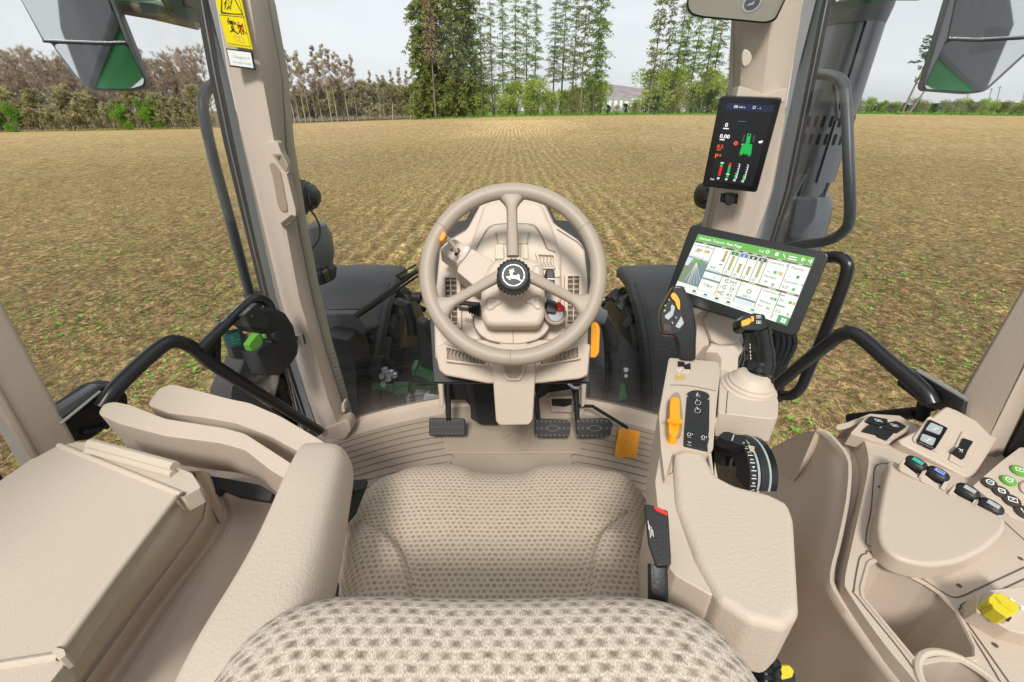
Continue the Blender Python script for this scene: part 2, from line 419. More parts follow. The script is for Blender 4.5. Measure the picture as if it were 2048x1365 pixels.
gm.polygons.add(len(gf)); gm.polygons.foreach_set('loop_start', np.arange(0, gf.size, 4, dtype=np.int32)); gm.polygons.foreach_set('loop_total', np.full(len(gf), 4, dtype=np.int32))
gm.update(); gm.validate()
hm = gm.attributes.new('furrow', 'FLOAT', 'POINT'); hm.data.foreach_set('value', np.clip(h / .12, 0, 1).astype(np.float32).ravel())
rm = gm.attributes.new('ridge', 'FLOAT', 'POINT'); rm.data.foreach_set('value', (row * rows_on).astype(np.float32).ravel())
fo = bpy.data.objects.new('field', gm); COL.objects.link(fo); fo['kind'] = 'structure'; gm.shade_smooth()
def soil_mat():
    m, nt, b = mk('ploughed_soil'); N = nt.nodes; b.inputs['Roughness'].default_value = .95; b.inputs['Specular IOR Level'].default_value = .1
    geo = N.new('ShaderNodeNewGeometry')
    def noise(s, d=4, rough=.6, v=None):
        n = N.new('ShaderNodeTexNoise'); n.inputs['Scale'].default_value = s; n.inputs['Detail'].default_value = d; n.inputs['Roughness'].default_value = rough
        link(nt, v or geo.outputs['Position'], n.inputs['Vector']); return n.outputs['Fac']
    def ramp(f, stops):
        r = N.new('ShaderNodeValToRGB'); e = r.color_ramp.elements
        while len(e) < len(stops): e.new(.5)
        for k, (p, c) in enumerate(stops): e[k].position = p; e[k].color = (*c, 1)
        link(nt, f, r.inputs[0]); return r.outputs[0]
    def mix(a, c, f, mode='MIX'):
        x = N.new('ShaderNodeMix'); x.data_type = 'RGBA'; x.blend_type = mode
        if isinstance(f, float): x.inputs[0].default_value = f
        else: link(nt, f, x.inputs[0])
        for s, q in ((6, a), (7, c)):
            if isinstance(q, tuple): x.inputs[s].default_value = (*q, 1)
            else: link(nt, q, x.inputs[s])
        return x.outputs[2]
    at = N.new('ShaderNodeAttribute'); at.attribute_name = 'furrow'
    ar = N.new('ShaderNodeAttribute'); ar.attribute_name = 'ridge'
    base = ramp(noise(9, 6), [(.30, (.15, .10, .06)), (.5, (.28, .195, .115)), (.68, (.43, .315, .185))])
    fine = ramp(noise(75, 5, .75), [(.33, (.35, .32, .28)), (.62, (1.35, 1.3, 1.2))])
    c = mix(base, fine, .85, 'MULTIPLY')
    straw = ramp(noise(34, 4, .7), [(.58, (0, 0, 0)), (.70, (1, 1, 1))])
    c = mix(c, (.46, .36, .19), straw)
    spk = N.new('ShaderNodeMapping'); spk.inputs['Scale'].default_value = (7, 2.6, 7); link(nt, geo.outputs['Position'], spk.inputs['Vector'])
    c = mix(c, ramp(noise(1.0, 5, .8, spk.outputs[0]), [(.34, (.42, .38, .34)), (.5, (.95, .93, .90)), (.66, (1.55, 1.5, 1.4))]), .8, 'MULTIPLY')
    g1 = ramp(noise(2.2, 5, .7), [(.36, (0, 0, 0)), (.60, (1, 1, 1))])
    g2 = ramp(noise(23, 4, .8), [(.50, (0, 0, 0)), (.60, (1, 1, 1))])
    gm_ = N.new('ShaderNodeMath'); gm_.operation = 'MULTIPLY'; link(nt, g1, gm_.inputs[0]); link(nt, g2, gm_.inputs[1])
    c = mix(c, (.18, .26, .05), gm_.outputs[0])
    # broad, far tone: drier ochre with a green cast in patches
    pv = N.new('ShaderNodeMapping'); pv.inputs['Scale'].default_value = (.12, .05, .1); link(nt, geo.outputs['Position'], pv.inputs['Vector'])
    far = ramp(noise(1.0, 4, .6, pv.outputs[0]), [(.3, (.40, .285, .14)), (.55, (.45, .335, .175)), (.75, (.32, .295, .12))])
    sx = N.new('ShaderNodeVectorMath'); sx.operation = 'LENGTH'; link(nt, geo.outputs['Position'], sx.inputs[0])
    mr = N.new('ShaderNodeMapRange'); mr.inputs['From Min'].default_value = 14; mr.inputs['From Max'].default_value = 80; mr.inputs['To Max'].default_value = .75; link(nt, sx.outputs['Value'], mr.inputs['Value'])
    sp2 = N.new('ShaderNodeMapping'); sp2.inputs['Scale'].default_value = (2.4, .55, 1); link(nt, geo.outputs['Position'], sp2.inputs['Vector'])
    far = mix(far, ramp(noise(1.0, 6, .85, sp2.outputs[0]), [(.36, (.50, .47, .40)), (.5, (1, 1, 1)), (.64, (1.42, 1.4, 1.4))]), 1.0, 'MULTIPLY')
    far = mix(far, (.21, .25, .06), ramp(noise(.9, 6, .8, sp2.outputs[0]), [(.55, (0, 0, 0)), (.67, (.6, .6, .6))]))
    c = mix(c, far, mr.outputs[0])
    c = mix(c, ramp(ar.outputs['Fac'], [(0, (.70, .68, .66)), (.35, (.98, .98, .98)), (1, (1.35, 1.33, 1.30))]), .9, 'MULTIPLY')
    # single clods: every cell its own tone, with clod shading put into the dark gaps between
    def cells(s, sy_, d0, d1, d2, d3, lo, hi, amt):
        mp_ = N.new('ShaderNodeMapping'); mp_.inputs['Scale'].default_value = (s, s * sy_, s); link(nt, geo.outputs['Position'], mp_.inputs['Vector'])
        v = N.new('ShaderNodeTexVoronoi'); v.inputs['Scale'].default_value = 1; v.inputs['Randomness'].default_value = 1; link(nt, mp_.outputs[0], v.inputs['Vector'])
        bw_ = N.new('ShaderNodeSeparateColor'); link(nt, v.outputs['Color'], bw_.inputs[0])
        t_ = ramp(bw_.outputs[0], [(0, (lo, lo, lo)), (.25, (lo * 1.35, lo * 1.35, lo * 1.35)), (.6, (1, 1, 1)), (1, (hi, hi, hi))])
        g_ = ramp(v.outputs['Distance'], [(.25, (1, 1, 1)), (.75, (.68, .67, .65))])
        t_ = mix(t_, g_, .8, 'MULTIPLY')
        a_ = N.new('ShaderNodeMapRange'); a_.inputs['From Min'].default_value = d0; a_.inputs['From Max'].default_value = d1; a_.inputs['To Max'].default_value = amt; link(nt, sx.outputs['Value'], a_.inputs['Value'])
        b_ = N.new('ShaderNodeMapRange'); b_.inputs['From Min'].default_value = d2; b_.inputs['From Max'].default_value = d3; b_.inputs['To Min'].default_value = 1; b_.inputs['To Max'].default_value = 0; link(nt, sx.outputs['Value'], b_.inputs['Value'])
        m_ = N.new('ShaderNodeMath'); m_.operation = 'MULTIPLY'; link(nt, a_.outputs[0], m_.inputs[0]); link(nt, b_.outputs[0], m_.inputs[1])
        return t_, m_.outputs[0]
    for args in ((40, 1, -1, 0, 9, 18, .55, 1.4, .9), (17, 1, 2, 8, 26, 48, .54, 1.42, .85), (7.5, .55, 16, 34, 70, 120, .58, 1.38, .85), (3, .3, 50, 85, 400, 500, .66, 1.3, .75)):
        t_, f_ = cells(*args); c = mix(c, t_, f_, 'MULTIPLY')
    gain = N.new('ShaderNodeMix'); gain.data_type = 'RGBA'; gain.blend_type = 'MULTIPLY'; gain.inputs[0].default_value = 1; gain.inputs[7].default_value = (1.66, 1.65, 1.58, 1); link(nt, c, gain.inputs[6]); c = gain.outputs[2]
    # meadow beyond the ploughed land
    mr2 = N.new('ShaderNodeMapRange'); mr2.inputs['From Min'].default_value = 149; mr2.inputs['From Max'].default_value = 151; sy = N.new('ShaderNodeSeparateXYZ'); link(nt, geo.outputs['Position'], sy.inputs[0]); link(nt, sy.outputs['Y'], mr2.inputs['Value'])
    mr3 = N.new('ShaderNodeMapRange'); mr3.inputs['From Min'].default_value = -34; mr3.inputs['From Max'].default_value = -26; link(nt, sy.outputs['X'], mr3.inputs['Value'])
    c = mix(c, mix(ramp(noise(.5, 5), [(.35, (.12, .09, .05)), (.65, (.22, .17, .09))]), ramp(noise(.4, 5), [(.35, (.07, .17, .03)), (.65, (.13, .27, .04))]), mr3.outputs[0]), mr2.outputs[0])
    link(nt, c, b.inputs['Base Color'])
    bp = N.new('ShaderNodeBump'); bp.inputs['Strength'].default_value = .9; bp.inputs['Distance'].default_value = .03
    link(nt, noise(42, 6, .75), bp.inputs['Height']); link(nt, bp.outputs[0], b.inputs['Normal'])
    return m
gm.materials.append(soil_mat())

# weeds and straw: uncountable ground cover
def leafmat(name, c1, c2, rough=.6, trans=.25, scale=3.0, rand=.25):
    m, nt, b = mk(name); N = nt.nodes; b.inputs['Roughness'].default_value = rough; b.inputs['Specular IOR Level'].default_value = .2
    geo = N.new('ShaderNodeNewGeometry'); n = N.new('ShaderNodeTexNoise'); n.inputs['Scale'].default_value = scale; n.inputs['Detail'].default_value = 3
    link(nt, geo.outputs['Position'], n.inputs['Vector'])
    ri = N.new('ShaderNodeMath'); ri.operation = 'MULTIPLY_ADD'; ri.inputs[1].default_value = rand; link(nt, geo.outputs['Random Per Island'], ri.inputs[0])
    oi = N.new('ShaderNodeObjectInfo'); r2 = N.new('ShaderNodeMath'); r2.operation = 'MULTIPLY_ADD'; r2.inputs[1].default_value = rand; link(nt, oi.outputs['Random'], r2.inputs[0])
    link(nt, n.outputs['Fac'], ri.inputs[2]); link(nt, ri.outputs[0], r2.inputs[2])
    cr_ = N.new('ShaderNodeValToRGB'); cr_.color_ramp.elements[0].position = .35; cr_.color_ramp.elements[0].color = (*c1, 1); cr_.color_ramp.elements[1].position = .35 + .35 + rand; cr_.color_ramp.elements[1].color = (*c2, 1)
    link(nt, r2.outputs[0], cr_.inputs[0]); link(nt, cr_.outputs[0], b.inputs['Base Color'])
    if trans:
        t = N.new('ShaderNodeBsdfTranslucent'); link(nt, cr_.outputs[0], t.inputs['Color'])
        mx = N.new('ShaderNodeMixShader'); mx.inputs[0].default_value = trans
        o = nt.nodes['Material Output']; link(nt, b.outputs[0], mx.inputs[1]); link(nt, t.outputs[0], mx.inputs[2]); link(nt, mx.outputs[0], o.inputs['Surface'])
    return m
rg = np.random.RandomState(11)
hz_i = {}
def ground_h(x, y):
    a = math.atan2(x, y); r = math.hypot(x, y)
    j = min(nc - 1, max(0, int((a - ang[0]) / (ang[1] - ang[0])))); i = min(nr - 1, max(0, int(math.log(r / 1.2) / math.log(1.0068))))
    return float(Zg[i, j])
wv_, wf_, sv_, sf_ = [], [], [], []
for k in range(21000):
    r = 2.6 * math.exp(rg.rand() ** .9 * 2.75); a = R(-60 + 120 * rg.rand()); x, y = math.sin(a) * r, math.cos(a) * r
    if vnoise(np.array([x * .55 + 3]), np.array([y * .55]))[0] < .40 + .15 * rg.rand(): continue
    z = ground_h(x, y); s = .012 + .034 * rg.rand() ** 2.5
    nl = 3 + int(rg.rand() * 4)
    for q in range(nl):
        t = rg.rand() * 6.28; L = s * (.7 + .8 * rg.rand()); up = .25 + .7 * rg.rand(); wd = L * (.22 + .25 * rg.rand())
        dx, dy = math.cos(t), math.sin(t); o = len(wv_)
        wv_ += [(x, y, z), (x + dx * L * .5 - dy * wd, y + dy * L * .5 + dx * wd, z + L * up * .6), (x + dx * L, y + dy * L, z + L * up * .8), (x + dx * L * .5 + dy * wd, y + dy * L * .5 - dx * wd, z + L * up * .6)]
        wf_.append((o, o + 1, o + 2, o + 3))
for k in range(26000):
    r = 2.6 * math.exp(rg.rand() * 2.6); a = R(-60 + 120 * rg.rand()); x, y = math.sin(a) * r, math.cos(a) * r
    z = ground_h(x, y) + .004 + .015 * rg.rand(); L = .03 + .07 * rg.rand(); t = rg.rand() * 6.28; tl = (rg.rand() - .5) * .6
    dx, dy = math.cos(t) * L / 2, math.sin(t) * L / 2; wd = .0022 + .002 * rg.rand(); o = len(sv_)
    sv_ += [(x - dx - dy / L * wd, y - dy + dx / L * wd, z - tl * L / 2), (x + dx - dy / L * wd, y + dy + dx / L * wd, z + tl * L / 2), (x + dx + dy / L * wd, y + dy - dx / L * wd, z + tl * L / 2 + .001), (x - dx + dy / L * wd, y - dy - dx / L * wd, z - tl * L / 2 + .001)]
    sf_.append((o, o + 1, o + 2, o + 3))
mb = MB(); mb.v = wv_; mb.f = wf_; mb.m = [0] * len(wf_)
tag(mb.build('weeds', leafmat('weed_leaf', (.13, .25, .04), (.28, .46, .09), .6, .2, 2.0), smooth=False, recalc=False), 'small green weeds sprouting between clods of soil', 'weeds', kind='stuff')
mb = MB(); mb.v = sv_; mb.f = sf_; mb.m = [0] * len(sf_)
tag(mb.build('straw', plastic('dry_straw', (.52, .40, .20), .8, var=.2), smooth=False, recalc=False), 'dry pale straw scattered over the brown soil', 'straw', kind='stuff')

# ------------------------------------------------------------------ trees
bark = plastic('tree_bark', (.21, .17, .13), .9, var=.35)
barkg = plastic('mossy_bark', (.10, .095, .05), .9, var=.3)
barkl = plastic('pale_bark', (.40, .35, .26), .9, var=.3)
twig = leafmat('bare_twigs', (.31, .235, .165), (.50, .405, .30), .9, .25, .4)
twigy = leafmat('budding_twigs', (.27, .25, .12), (.50, .46, .26), .9, .3, .4)
needle = leafmat('spruce_needles', (.075, .115, .028), (.27, .31, .075), .7, .3, .35)
needleb = leafmat('browned_needles', (.24, .20, .085), (.42, .35, .17), .7, .25, .35)
larch = leafmat('larch_needles', (.10, .17, .035), (.30, .40, .08), .7, .35, .4)
pine = leafmat('pine_needles', (.035, .09, .065), (.09, .19, .11), .7, .15, .5)
spring = leafmat('spring_leaves', (.19, .31, .05), (.48, .58, .14), .6, .35, .5)
olive = leafmat('olive_leaves', (.15, .16, .05), (.32, .30, .12), .7, .25, .5)
bright = leafmat('bright_leaves', (.10, .24, .02), (.24, .46, .05), .6, .35, .5)
darkg = leafmat('dark_leaves', (.02, .05, .012), (.07, .13, .03), .6, .2, .5)
def card(mb, p, d, L, wd, rs):
    d = d.normalized(); q = d.cross(Vector((rs.uniform(-1, 1), rs.uniform(-1, 1), rs.uniform(-1, 1)))).normalized() * wd / 2
    e = p + d * L; m_ = p + d * L * .55
    mb.add([p, m_ + q, e, m_ - q], [(0, 1, 2, 3)])
def bare_tree(seed, H, spread, trunk_frac, nbr, mat_t, mat_c, leafy=0, tr=.16):
    rs = random.Random(seed); t = MB(); c = MB()
    lean = Vector((rs.uniform(-.04, .04), rs.uniform(-.04, .04), 0)) * H
    def pt(k): return Vector((0, 0, H * k)) + lean * k * k + Vector((math.sin(k * 5 + seed) * .12, math.cos(k * 4 + seed) * .12, 0)) * k
    t.tube([pt(i / 8 * .97) for i in range(9)], [tr * (1 - i / 8 * .85) for i in range(9)], 6)
    for b in range(nbr):
        k = trunk_frac + (1 - trunk_frac) * rs.random() ** .8 * .98; p = pt(k); az = rs.uniform(0, 6.28)
        L = spread * (1.15 - k * .75) * rs.uniform(.5, 1.1); el = rs.uniform(.35, 1.1)
        d = Vector((math.cos(az) * math.cos(el), math.sin(az) * math.cos(el), math.sin(el)))
        e1 = p + d * L * .5; e2 = e1 + (d + Vector((0, 0, .35))).normalized() * L * .5
        t.tube([p, e1, e2], [tr * .32 * (1.1 - k * .6), tr * .2, .02], 3, cap=False)
        for s in range(9):
            f = rs.uniform(.2, 1); q = p.lerp(e1, f * 2) if f < .5 else e1.lerp(e2, f * 2 - 1)
            dd = (d + Vector((rs.uniform(-1, 1), rs.uniform(-1, 1), rs.uniform(-.4, .9)))).normalized(); l2 = L * rs.uniform(.2, .5)
            c.tube([q, q + dd * l2], [.03, .012], 3, cap=False)
            for u in range(7 + leafy):
                g = q + dd * l2 * rs.uniform(.2, 1); d3 = (dd + Vector((rs.uniform(-1, 1), rs.uniform(-1, 1), rs.uniform(-.3, 1)))).normalized()
                card(c, g, d3, rs.uniform(.4, .95), .075 if not leafy else .22, rs)
    return t, c
def conifer(seed, H, r0, base, layers, dens, droop, tr=.22, taper=.9, card_l=.7, gap=0.0):
    rs = random.Random(seed); t = MB(); c = MB()
    pt = lambda k: Vector((math.sin(k * 3 + seed) * .12, math.cos(k * 2.6 + seed) * .1, H * k))
    t.tube([pt(i / 8) for i in range(9)], [tr * (1 - i / 8 * .92) for i in range(9)], 6)
    for l in range(layers * 2):
        k = min(1, base + (1 - base) * (l * .5 + rs.random() * 2.6) / layers)
        if rs.random() < gap: continue
        rad = r0 * (1 - ((k - base) / (1 - base)) ** 1.3 * taper) * rs.uniform(.5, 1.15)
        for b in range(rs.randint(1, 4)):
            az = rs.uniform(0, 6.28); L = rad * rs.uniform(.5, 1.12); hd = Vector((math.cos(az), math.sin(az), 0)); p = pt(min(k, .995))
            dr = droop * rs.uniform(.3, 1.8); up_ = rs.uniform(-.05, .35); P = [p + hd * L * f + Vector((0, 0, L * (up_ * f - dr * f * f))) for f in (0, .35, .7, 1)]
            t.tube(P, [.05, .04, .025, .01], 3, cap=False)
            for s in range(int(dens * max(L, .8))):
                f = rs.uniform(.15, 1) ; i = min(2, int(f * 3)); q = P[i].lerp(P[i + 1], f * 3 - i)
                q = q + Vector((rs.uniform(-.3, .3), rs.uniform(-.3, .3), rs.uniform(-.25, .1)))
                d = hd * rs.uniform(.1, 1) + Vector((rs.uniform(-.7, .7), rs.uniform(-.7, .7), rs.uniform(-1.0, .25)))
                card(c, q, d, card_l * rs.uniform(.5, 1.2), card_l * .34, rs)
    return t, c
def bush(seed, H, W, n, stems=5, lf=.34, col=0):
    rs = random.Random(seed); t = MB(); c = MB(); cl = []
    for s in range(stems):
        a = rs.uniform(0, 6.28); e = Vector((math.cos(a) * W * .3 * rs.random(), math.sin(a) * W * .3 * rs.random(), H * rs.uniform(.5, .85)))
        t.tube([Vector((math.cos(a) * .1, math.sin(a) * .1, 0)), e * .5 + Vector((0, 0, .1)), e], [.06, .04, .015], 4, cap=False)
    for s in range(13):
        a = rs.uniform(0, 6.28); f = rs.random() ** .6; z = rs.uniform(.14, .86)
        cl.append((Vector((math.cos(a) * W * .42 * f * (1.15 - z * .55), math.sin(a) * W * .42 * f * (1.15 - z * .55), H * z)), W * rs.uniform(.13, .24)))
    for i in range(n):
        o, r_ = rs.choice(cl); d = Vector((rs.gauss(0, 1), rs.gauss(0, 1), rs.gauss(0, 1))).normalized()
        p = o + d * r_ * rs.random() ** .4 * Vector((1, 1, 1.1)).length / 1.75
        card(c, p, (d + Vector((rs.uniform(-.6, .6), rs.uniform(-.6, .6), rs.uniform(-.2, .9)))), lf * rs.uniform(.6, 1.4), lf * .55, rs)
    return t, c
PROTO = {}
def plant(kind, x, y, H, label, cat, group, name, rz=None, zoff=-.1):
    """place one plant: the first of a kind is built from its meshes, later ones copy it"""
    loc = Vector((x, y, gz(x, y) + zoff))
    (tm, cm, mt, mc, h0) = PLANTS[kind]
    s = H / h0; rz = random.uniform(0, 6.28) if rz is None else rz
    root = thing(name, label, cat, loc, group); root.rotation_euler = (0, 0, rz); root.scale = (s * random.uniform(.9, 1.1), s * random.uniform(.9, 1.1), s)
    if kind not in PROTO:
        PROTO[kind] = []
        for nm, b_, m_ in (('trunk', tm, mt), ('crown', cm, mc)):
            o = b_.build(nm, m_, None, smooth=(nm == 'trunk'), recalc=False); o.parent = root; PROTO[kind].append(o)
    else:
        for o in PROTO[kind]:
            d = o.copy(); COL.objects.link(d); d.parent = root
    return root
PLANTS = {}
for k in range(4): PLANTS['bare%d' % k] = (*bare_tree(20 + k, 20, 4.2, .22, 46, bark, twig), bark, twig, 20)
for k in range(3): PLANTS['pole%d' % k] = (*bare_tree(40 + k, 20, 2.3, .34, 40, barkl, twig), barkl, twig, 20)
for k in range(2): PLANTS['bud%d' % k] = (*bare_tree(50 + k, 8, 3.6, .03, 42, barkl, twigy, 4, .1), barkl, twigy, 8)
for k in range(2): PLANTS['spruce%d' % k] = (*conifer(60 + k, 32, 6.0, .03, 74, 11, .42, .3, .66, 1.0), bark, needle, 32)
PLANTS['spruceb'] = (*conifer(63, 32, 3.4, .42, 46, 10, .60, .3, .80, .95), bark, needleb, 32)
for k in range(3): PLANTS['larch%d' % k] = (*conifer(70 + k, 32, 3.3, .26, 46, 12.0, .20, .27, .5, .5, .22), barkg, larch, 32)
PLANTS['biglarch'] = (*conifer(75, 32, 5.6, .20, 50, 11, .32, .32, .55, .62, .1), barkg, larch, 32)
PLANTS['pineb'] = (*conifer(77, 32, 3.0, .30, 34, 9, .3, .26, .5, .8, .3), bark, needle, 32)
for k in range(3): PLANTS['spring%d' % k] = (*bush(80 + k, 6, 5, 1900), barkg, spring, 6)
for k in range(2): PLANTS['olive%d' % k] = (*bush(85 + k, 6, 6, 1500), bark, olive, 6)
PLANTS['bright0'] = (*bush(88, 6, 5, 2100), barkg, bright, 6)
PLANTS['darkb'] = (*bush(89, 6, 4, 1900), bark, darkg, 6)

def gx(px, Y, yb=232): r = ray(px, yb); return r.x / r.y * Y
rt = random.Random(5)
# the wood at the far left edge of the field
for i in range(84):
    px = -60 + 500 * (i + rt.uniform(-.4, .4)) / 84; Y = 152 + (i % 4) * 4.5 + rt.uniform(0, 3)
    plant('bare%d' % (i % 4), gx(px, Y, 255), Y, rt.uniform(17.5, 22.5), 'tall bare brown tree in the dense wood along the left field edge', 'tree', 'bare trees of the wood on the left', 'bare_tree')
for i in range(25):
    px = -40 + 475 * (i + rt.uniform(-.4, .4)) / 25; Y = 149.6 + rt.uniform(0, 1.5)
    plant('bud%d' % (i % 2), gx(px, Y, 255), Y, rt.uniform(5.0, 11.0), 'pale budding bush in front of the bare wood on the left', 'bush', 'budding bushes before the left wood', 'budding_bush')
for px, H in ((250, 7.2), (305, 8.4), (38, 8.0), (5, 8.6)):
    plant('bright0', gx(px, 148.5, 255), 148.5, H, {250: 'bright green bush, brightest before the bare wood on the left', 305: 'round yellow green bush just right of the brightest green bush', 38: 'green bush left of the wood below the dark mirror', 5: 'green bush at the very left edge of the field'}[px], 'bush', 'green bushes before the left wood', 'green_bush')
# the thin copse right of the left corner post
for i, px in enumerate((548, 562, 575, 590, 600, 612, 622, 634, 645, 655, 664, 676, 688, 698, 708, 716)):
    Y = 152 + rt.uniform(0, 12)
    plant('pole%d' % (i % 3), gx(px, Y, 245), Y, rt.uniform(16, 20.5) * (.93 if i < 3 else 1), 'slim bare tree in the see-through copse right of the left corner post', 'tree', 'slim bare trees of the copse', 'slim_tree')
for i, px in enumerate((748, 766, 778, 792, 806, 818)):
    Y = 175 + rt.uniform(0, 10)
    plant('pole%d' % (i % 3), gx(px, Y, 240), Y, rt.uniform(13, 16), 'small thin bare tree in the low gap before the tall spruces', 'tree', 'thin bare trees in the gap', 'thin_tree')
for i in range(44):
    px = 545 + 295 * i / 43; Y = 160 + rt.uniform(0, 16)
    plant('bud1' if i % 3 == 0 else 'bud0' if i % 3 == 1 else 'bare2', gx(px, Y, 243), Y, rt.uniform(7.0, 10.5), 'low brown scrub tree behind the bare copse', 'scrub', 'brown scrub behind the copse', 'scrub_tree')
plant('olive0', gx(752, 151, 240), 151, 2.6, 'small pale bush alone on the edge of the field before the gap', 'bush', None, 'pale_bush')
# tall spruces
for i, (px, Y, H, kd) in enumerate(((852, 146, 33, 'spruce0'), (880, 150, 36, 'spruce1'), (872, 143.5, 34, 'spruceb'), (912, 147, 37, 'spruce0'), (938, 152, 35, 'spruce1'))):
    plant(kd, gx(px, Y), Y, H, ['tall dark spruce, leftmost of the evergreen clump', 'tall dark spruce at the back of the evergreen clump', 'brownish hanging conifer in front of the dark spruces', 'dense tall spruce in the middle of the evergreen clump', 'dark spruce, rightmost of the evergreen clump'][i], 'tree', 'conifers of the evergreen clump', 'spruce_tree')
# slender larches and pines in a row
LL = ((965, 'larch0'), (985, 'larch1'), (1006, 'larch2'), (1030, 'larch0'), (1052, 'larch1'), (1068, 'larch2'), (1104, 'larch0'), (1122, 'larch1'), (1142, 'larch2'), (1160, 'pineb'), (1340, 'larch1'), (1352, 'larch2'), (1372, 'larch0'), (1398, 'larch1'), (1412, 'larch2'), (1448, 'larch0'), (1462, 'larch1'), (1486, 'larch2'), (1500, 'larch0'))
for i, (px, kd) in enumerate(LL):
    Y = 145 + rt.uniform(-1, 9)
    plant(kd, gx(px, Y), Y, rt.uniform(30, 37), 'slender tall conifer with sparse green boughs in the row across the field', 'tree', 'slender conifers across the field', 'slender_conifer')
plant('biglarch', gx(1186, 144), 144, 33, 'broad green larch with wide drooping boughs, left of the gap with white houses', 'tree', None, 'larch_tree')
plant('pineb', gx(1296, 146), 146, 33, 'tall dark conifer standing right of the gap with white houses', 'tree', None, 'conifer_tree')
plant('pineb', gx(1318, 148), 148, 28, 'shorter ragged dark conifer beside the tall one right of the gap', 'tree', None, 'conifer_tree')
# undergrowth below them
for i in range(46):
    px = 838 + 672 * (i + rt.uniform(-.4, .4)) / 45
    if 1200 < px < 1275: continue
    Y = 146 + rt.uniform(0, 9)
    plant('spring%d' % (i % 3), gx(px, Y), Y, rt.uniform(6.0, 11.5) * (1.15 if px > 1275 else 1), 'fresh green bush growing under the tall conifers across the field', 'bush', 'fresh green bushes under the conifers', 'leafy_bush')
for i, px in enumerate((880, 915, 1150, 1215, 1232, 1250, 1268, 1310, 1345, 1420)):
    Y = 144.5 + rt.uniform(0, 2)
    plant('darkb' if i % 2 else 'olive1', gx(px, Y), Y, rt.uniform(2.2, 4.2) if px in (1215, 1232, 1250, 1268) else rt.uniform(4, 8), 'dark low shrub at the foot of the conifers', 'shrub', 'dark shrubs at the conifers\' feet', 'dark_shrub')
# right: hedge bushes and two lone pines
for i in range(34):
    px = 1690 + 420 * (i + rt.uniform(-.3, .3)) / 33; Y = 156 + rt.uniform(0, 5)
    plant(['olive0', 'spring1', 'olive1', 'spring2', 'darkb'][i % 5], gx(px, Y, 228), Y, rt.uniform(2.6, 5.2), 'low green bush in the hedge line at the right edge of the field', 'bush', 'hedge bushes at the right field edge', 'hedge_bush')
def lone(seed, H, bend, tufts):
    rs = random.Random(seed); t = MB(); c = MB()
    pt = lambda k: Vector((bend * math.sin(k * 1.6), .2 * math.sin(k * 4), H * k))
    t.tube([pt(i / 8) for i in range(9)], [.26 * (1 - i / 8 * .7) for i in range(9)], 6)
    for k, L, n in tufts:
        for b in range(n):
            az = rs.uniform(0, 6.28); hd = Vector((math.cos(az), math.sin(az) * .6, rs.uniform(-.05, .35))); l = L * rs.uniform(.5, 1.1); p = pt(min(1, k + rs.uniform(-.02, .02))); e = p + hd * l
            t.tube([p, e], [.06, .015], 3, cap=False)
            for s in range(int(l * 13)):
                f = rs.uniform(.25, 1.05); card(c, p.lerp(e, f) + Vector((rs.uniform(-.2, .2), rs.uniform(-.2, .2), rs.uniform(-.15, .15))), hd + Vector((rs.uniform(-1, 1), rs.uniform(-1, 1), rs.uniform(-.5, .7))), .55, .2, rs)
    return t, c
PLANTS['lonea'] = (*lone(3, 15, 1.6, [(.98, 2.0, 9), (.92, 2.6, 10), (.86, 2.8, 10), (.78, 2.6, 9), (.70, 3.4, 9), (.60, 1.4, 4), (.46, .9, 3), (.40, .7, 2)]), bark, pine, 15)
PLANTS['loneb'] = (*lone(4, 12, 3.0, [(.99, 3.4, 10), (.96, 3.9, 9), (.90, 3.2, 6), (.62, 1.2, 4), (.58, .9, 3)]), bark, pine, 12)
PLANTS['lonea'][0]
plant('lonea', gx(1803, 150, 228), 150, 20.0, 'taller lone pine left of the right mirror, tuft on top', 'tree', 'two lone pines by the right mirror', 'pine_tree', rz=0.0)
plant('loneb', gx(1817, 150, 228), 150, 15.0, 'shorter lone pine with flat crown leaning under the right mirror', 'tree', 'two lone pines by the right mirror', 'pine_tree', rz=0.0)
# green verge along the far edge, grass blades
vb = MB(); rs = random.Random(9)
for i in range(5200):
    px = 842 + 700 * rs.random() if i % 4 else 1700 + 380 * rs.random()
    Y = 141.5 + rs.random() * 9 if i % 4 else 150 + rs.random() * 5; x = gx(px, Y)
    card(vb, Vector((x, Y, gz(x, Y) - .1)), Vector((rs.uniform(-.6, .6), rs.uniform(-.6, .6), 1)), rs.uniform(.3, .75), .28, rs)
tag(vb.build('grass', leafmat('verge_grass', (.07, .20, .02), (.17, .38, .04), .6, .2, .3), smooth=False, recalc=False), 'bright green grass verge along the far edge of the field', 'grass', kind='stuff')
vb = MB()
for i in range(3600):
    px = -80 + 660 * rs.random(); Y = 146.6 + rs.random() ** 2 * 5 * (.4 + vnoise(np.array([px * .03]), np.array([1.5]))[0]) + .8; x = gx(px, Y, 250)
    card(vb, Vector((x, Y, gz(x, Y) - .1)), Vector((rs.uniform(-.6, .6), rs.uniform(-.6, .6), 1)), rs.uniform(.3, .9), .30, rs)
tag(vb.build('dry_grass', leafmat('dry_verge', (.24, .24, .07), (.46, .40, .18), .7, .2, .3), smooth=False, recalc=False), 'dry olive grass along the left edge of the field', 'grass', kind='stuff')
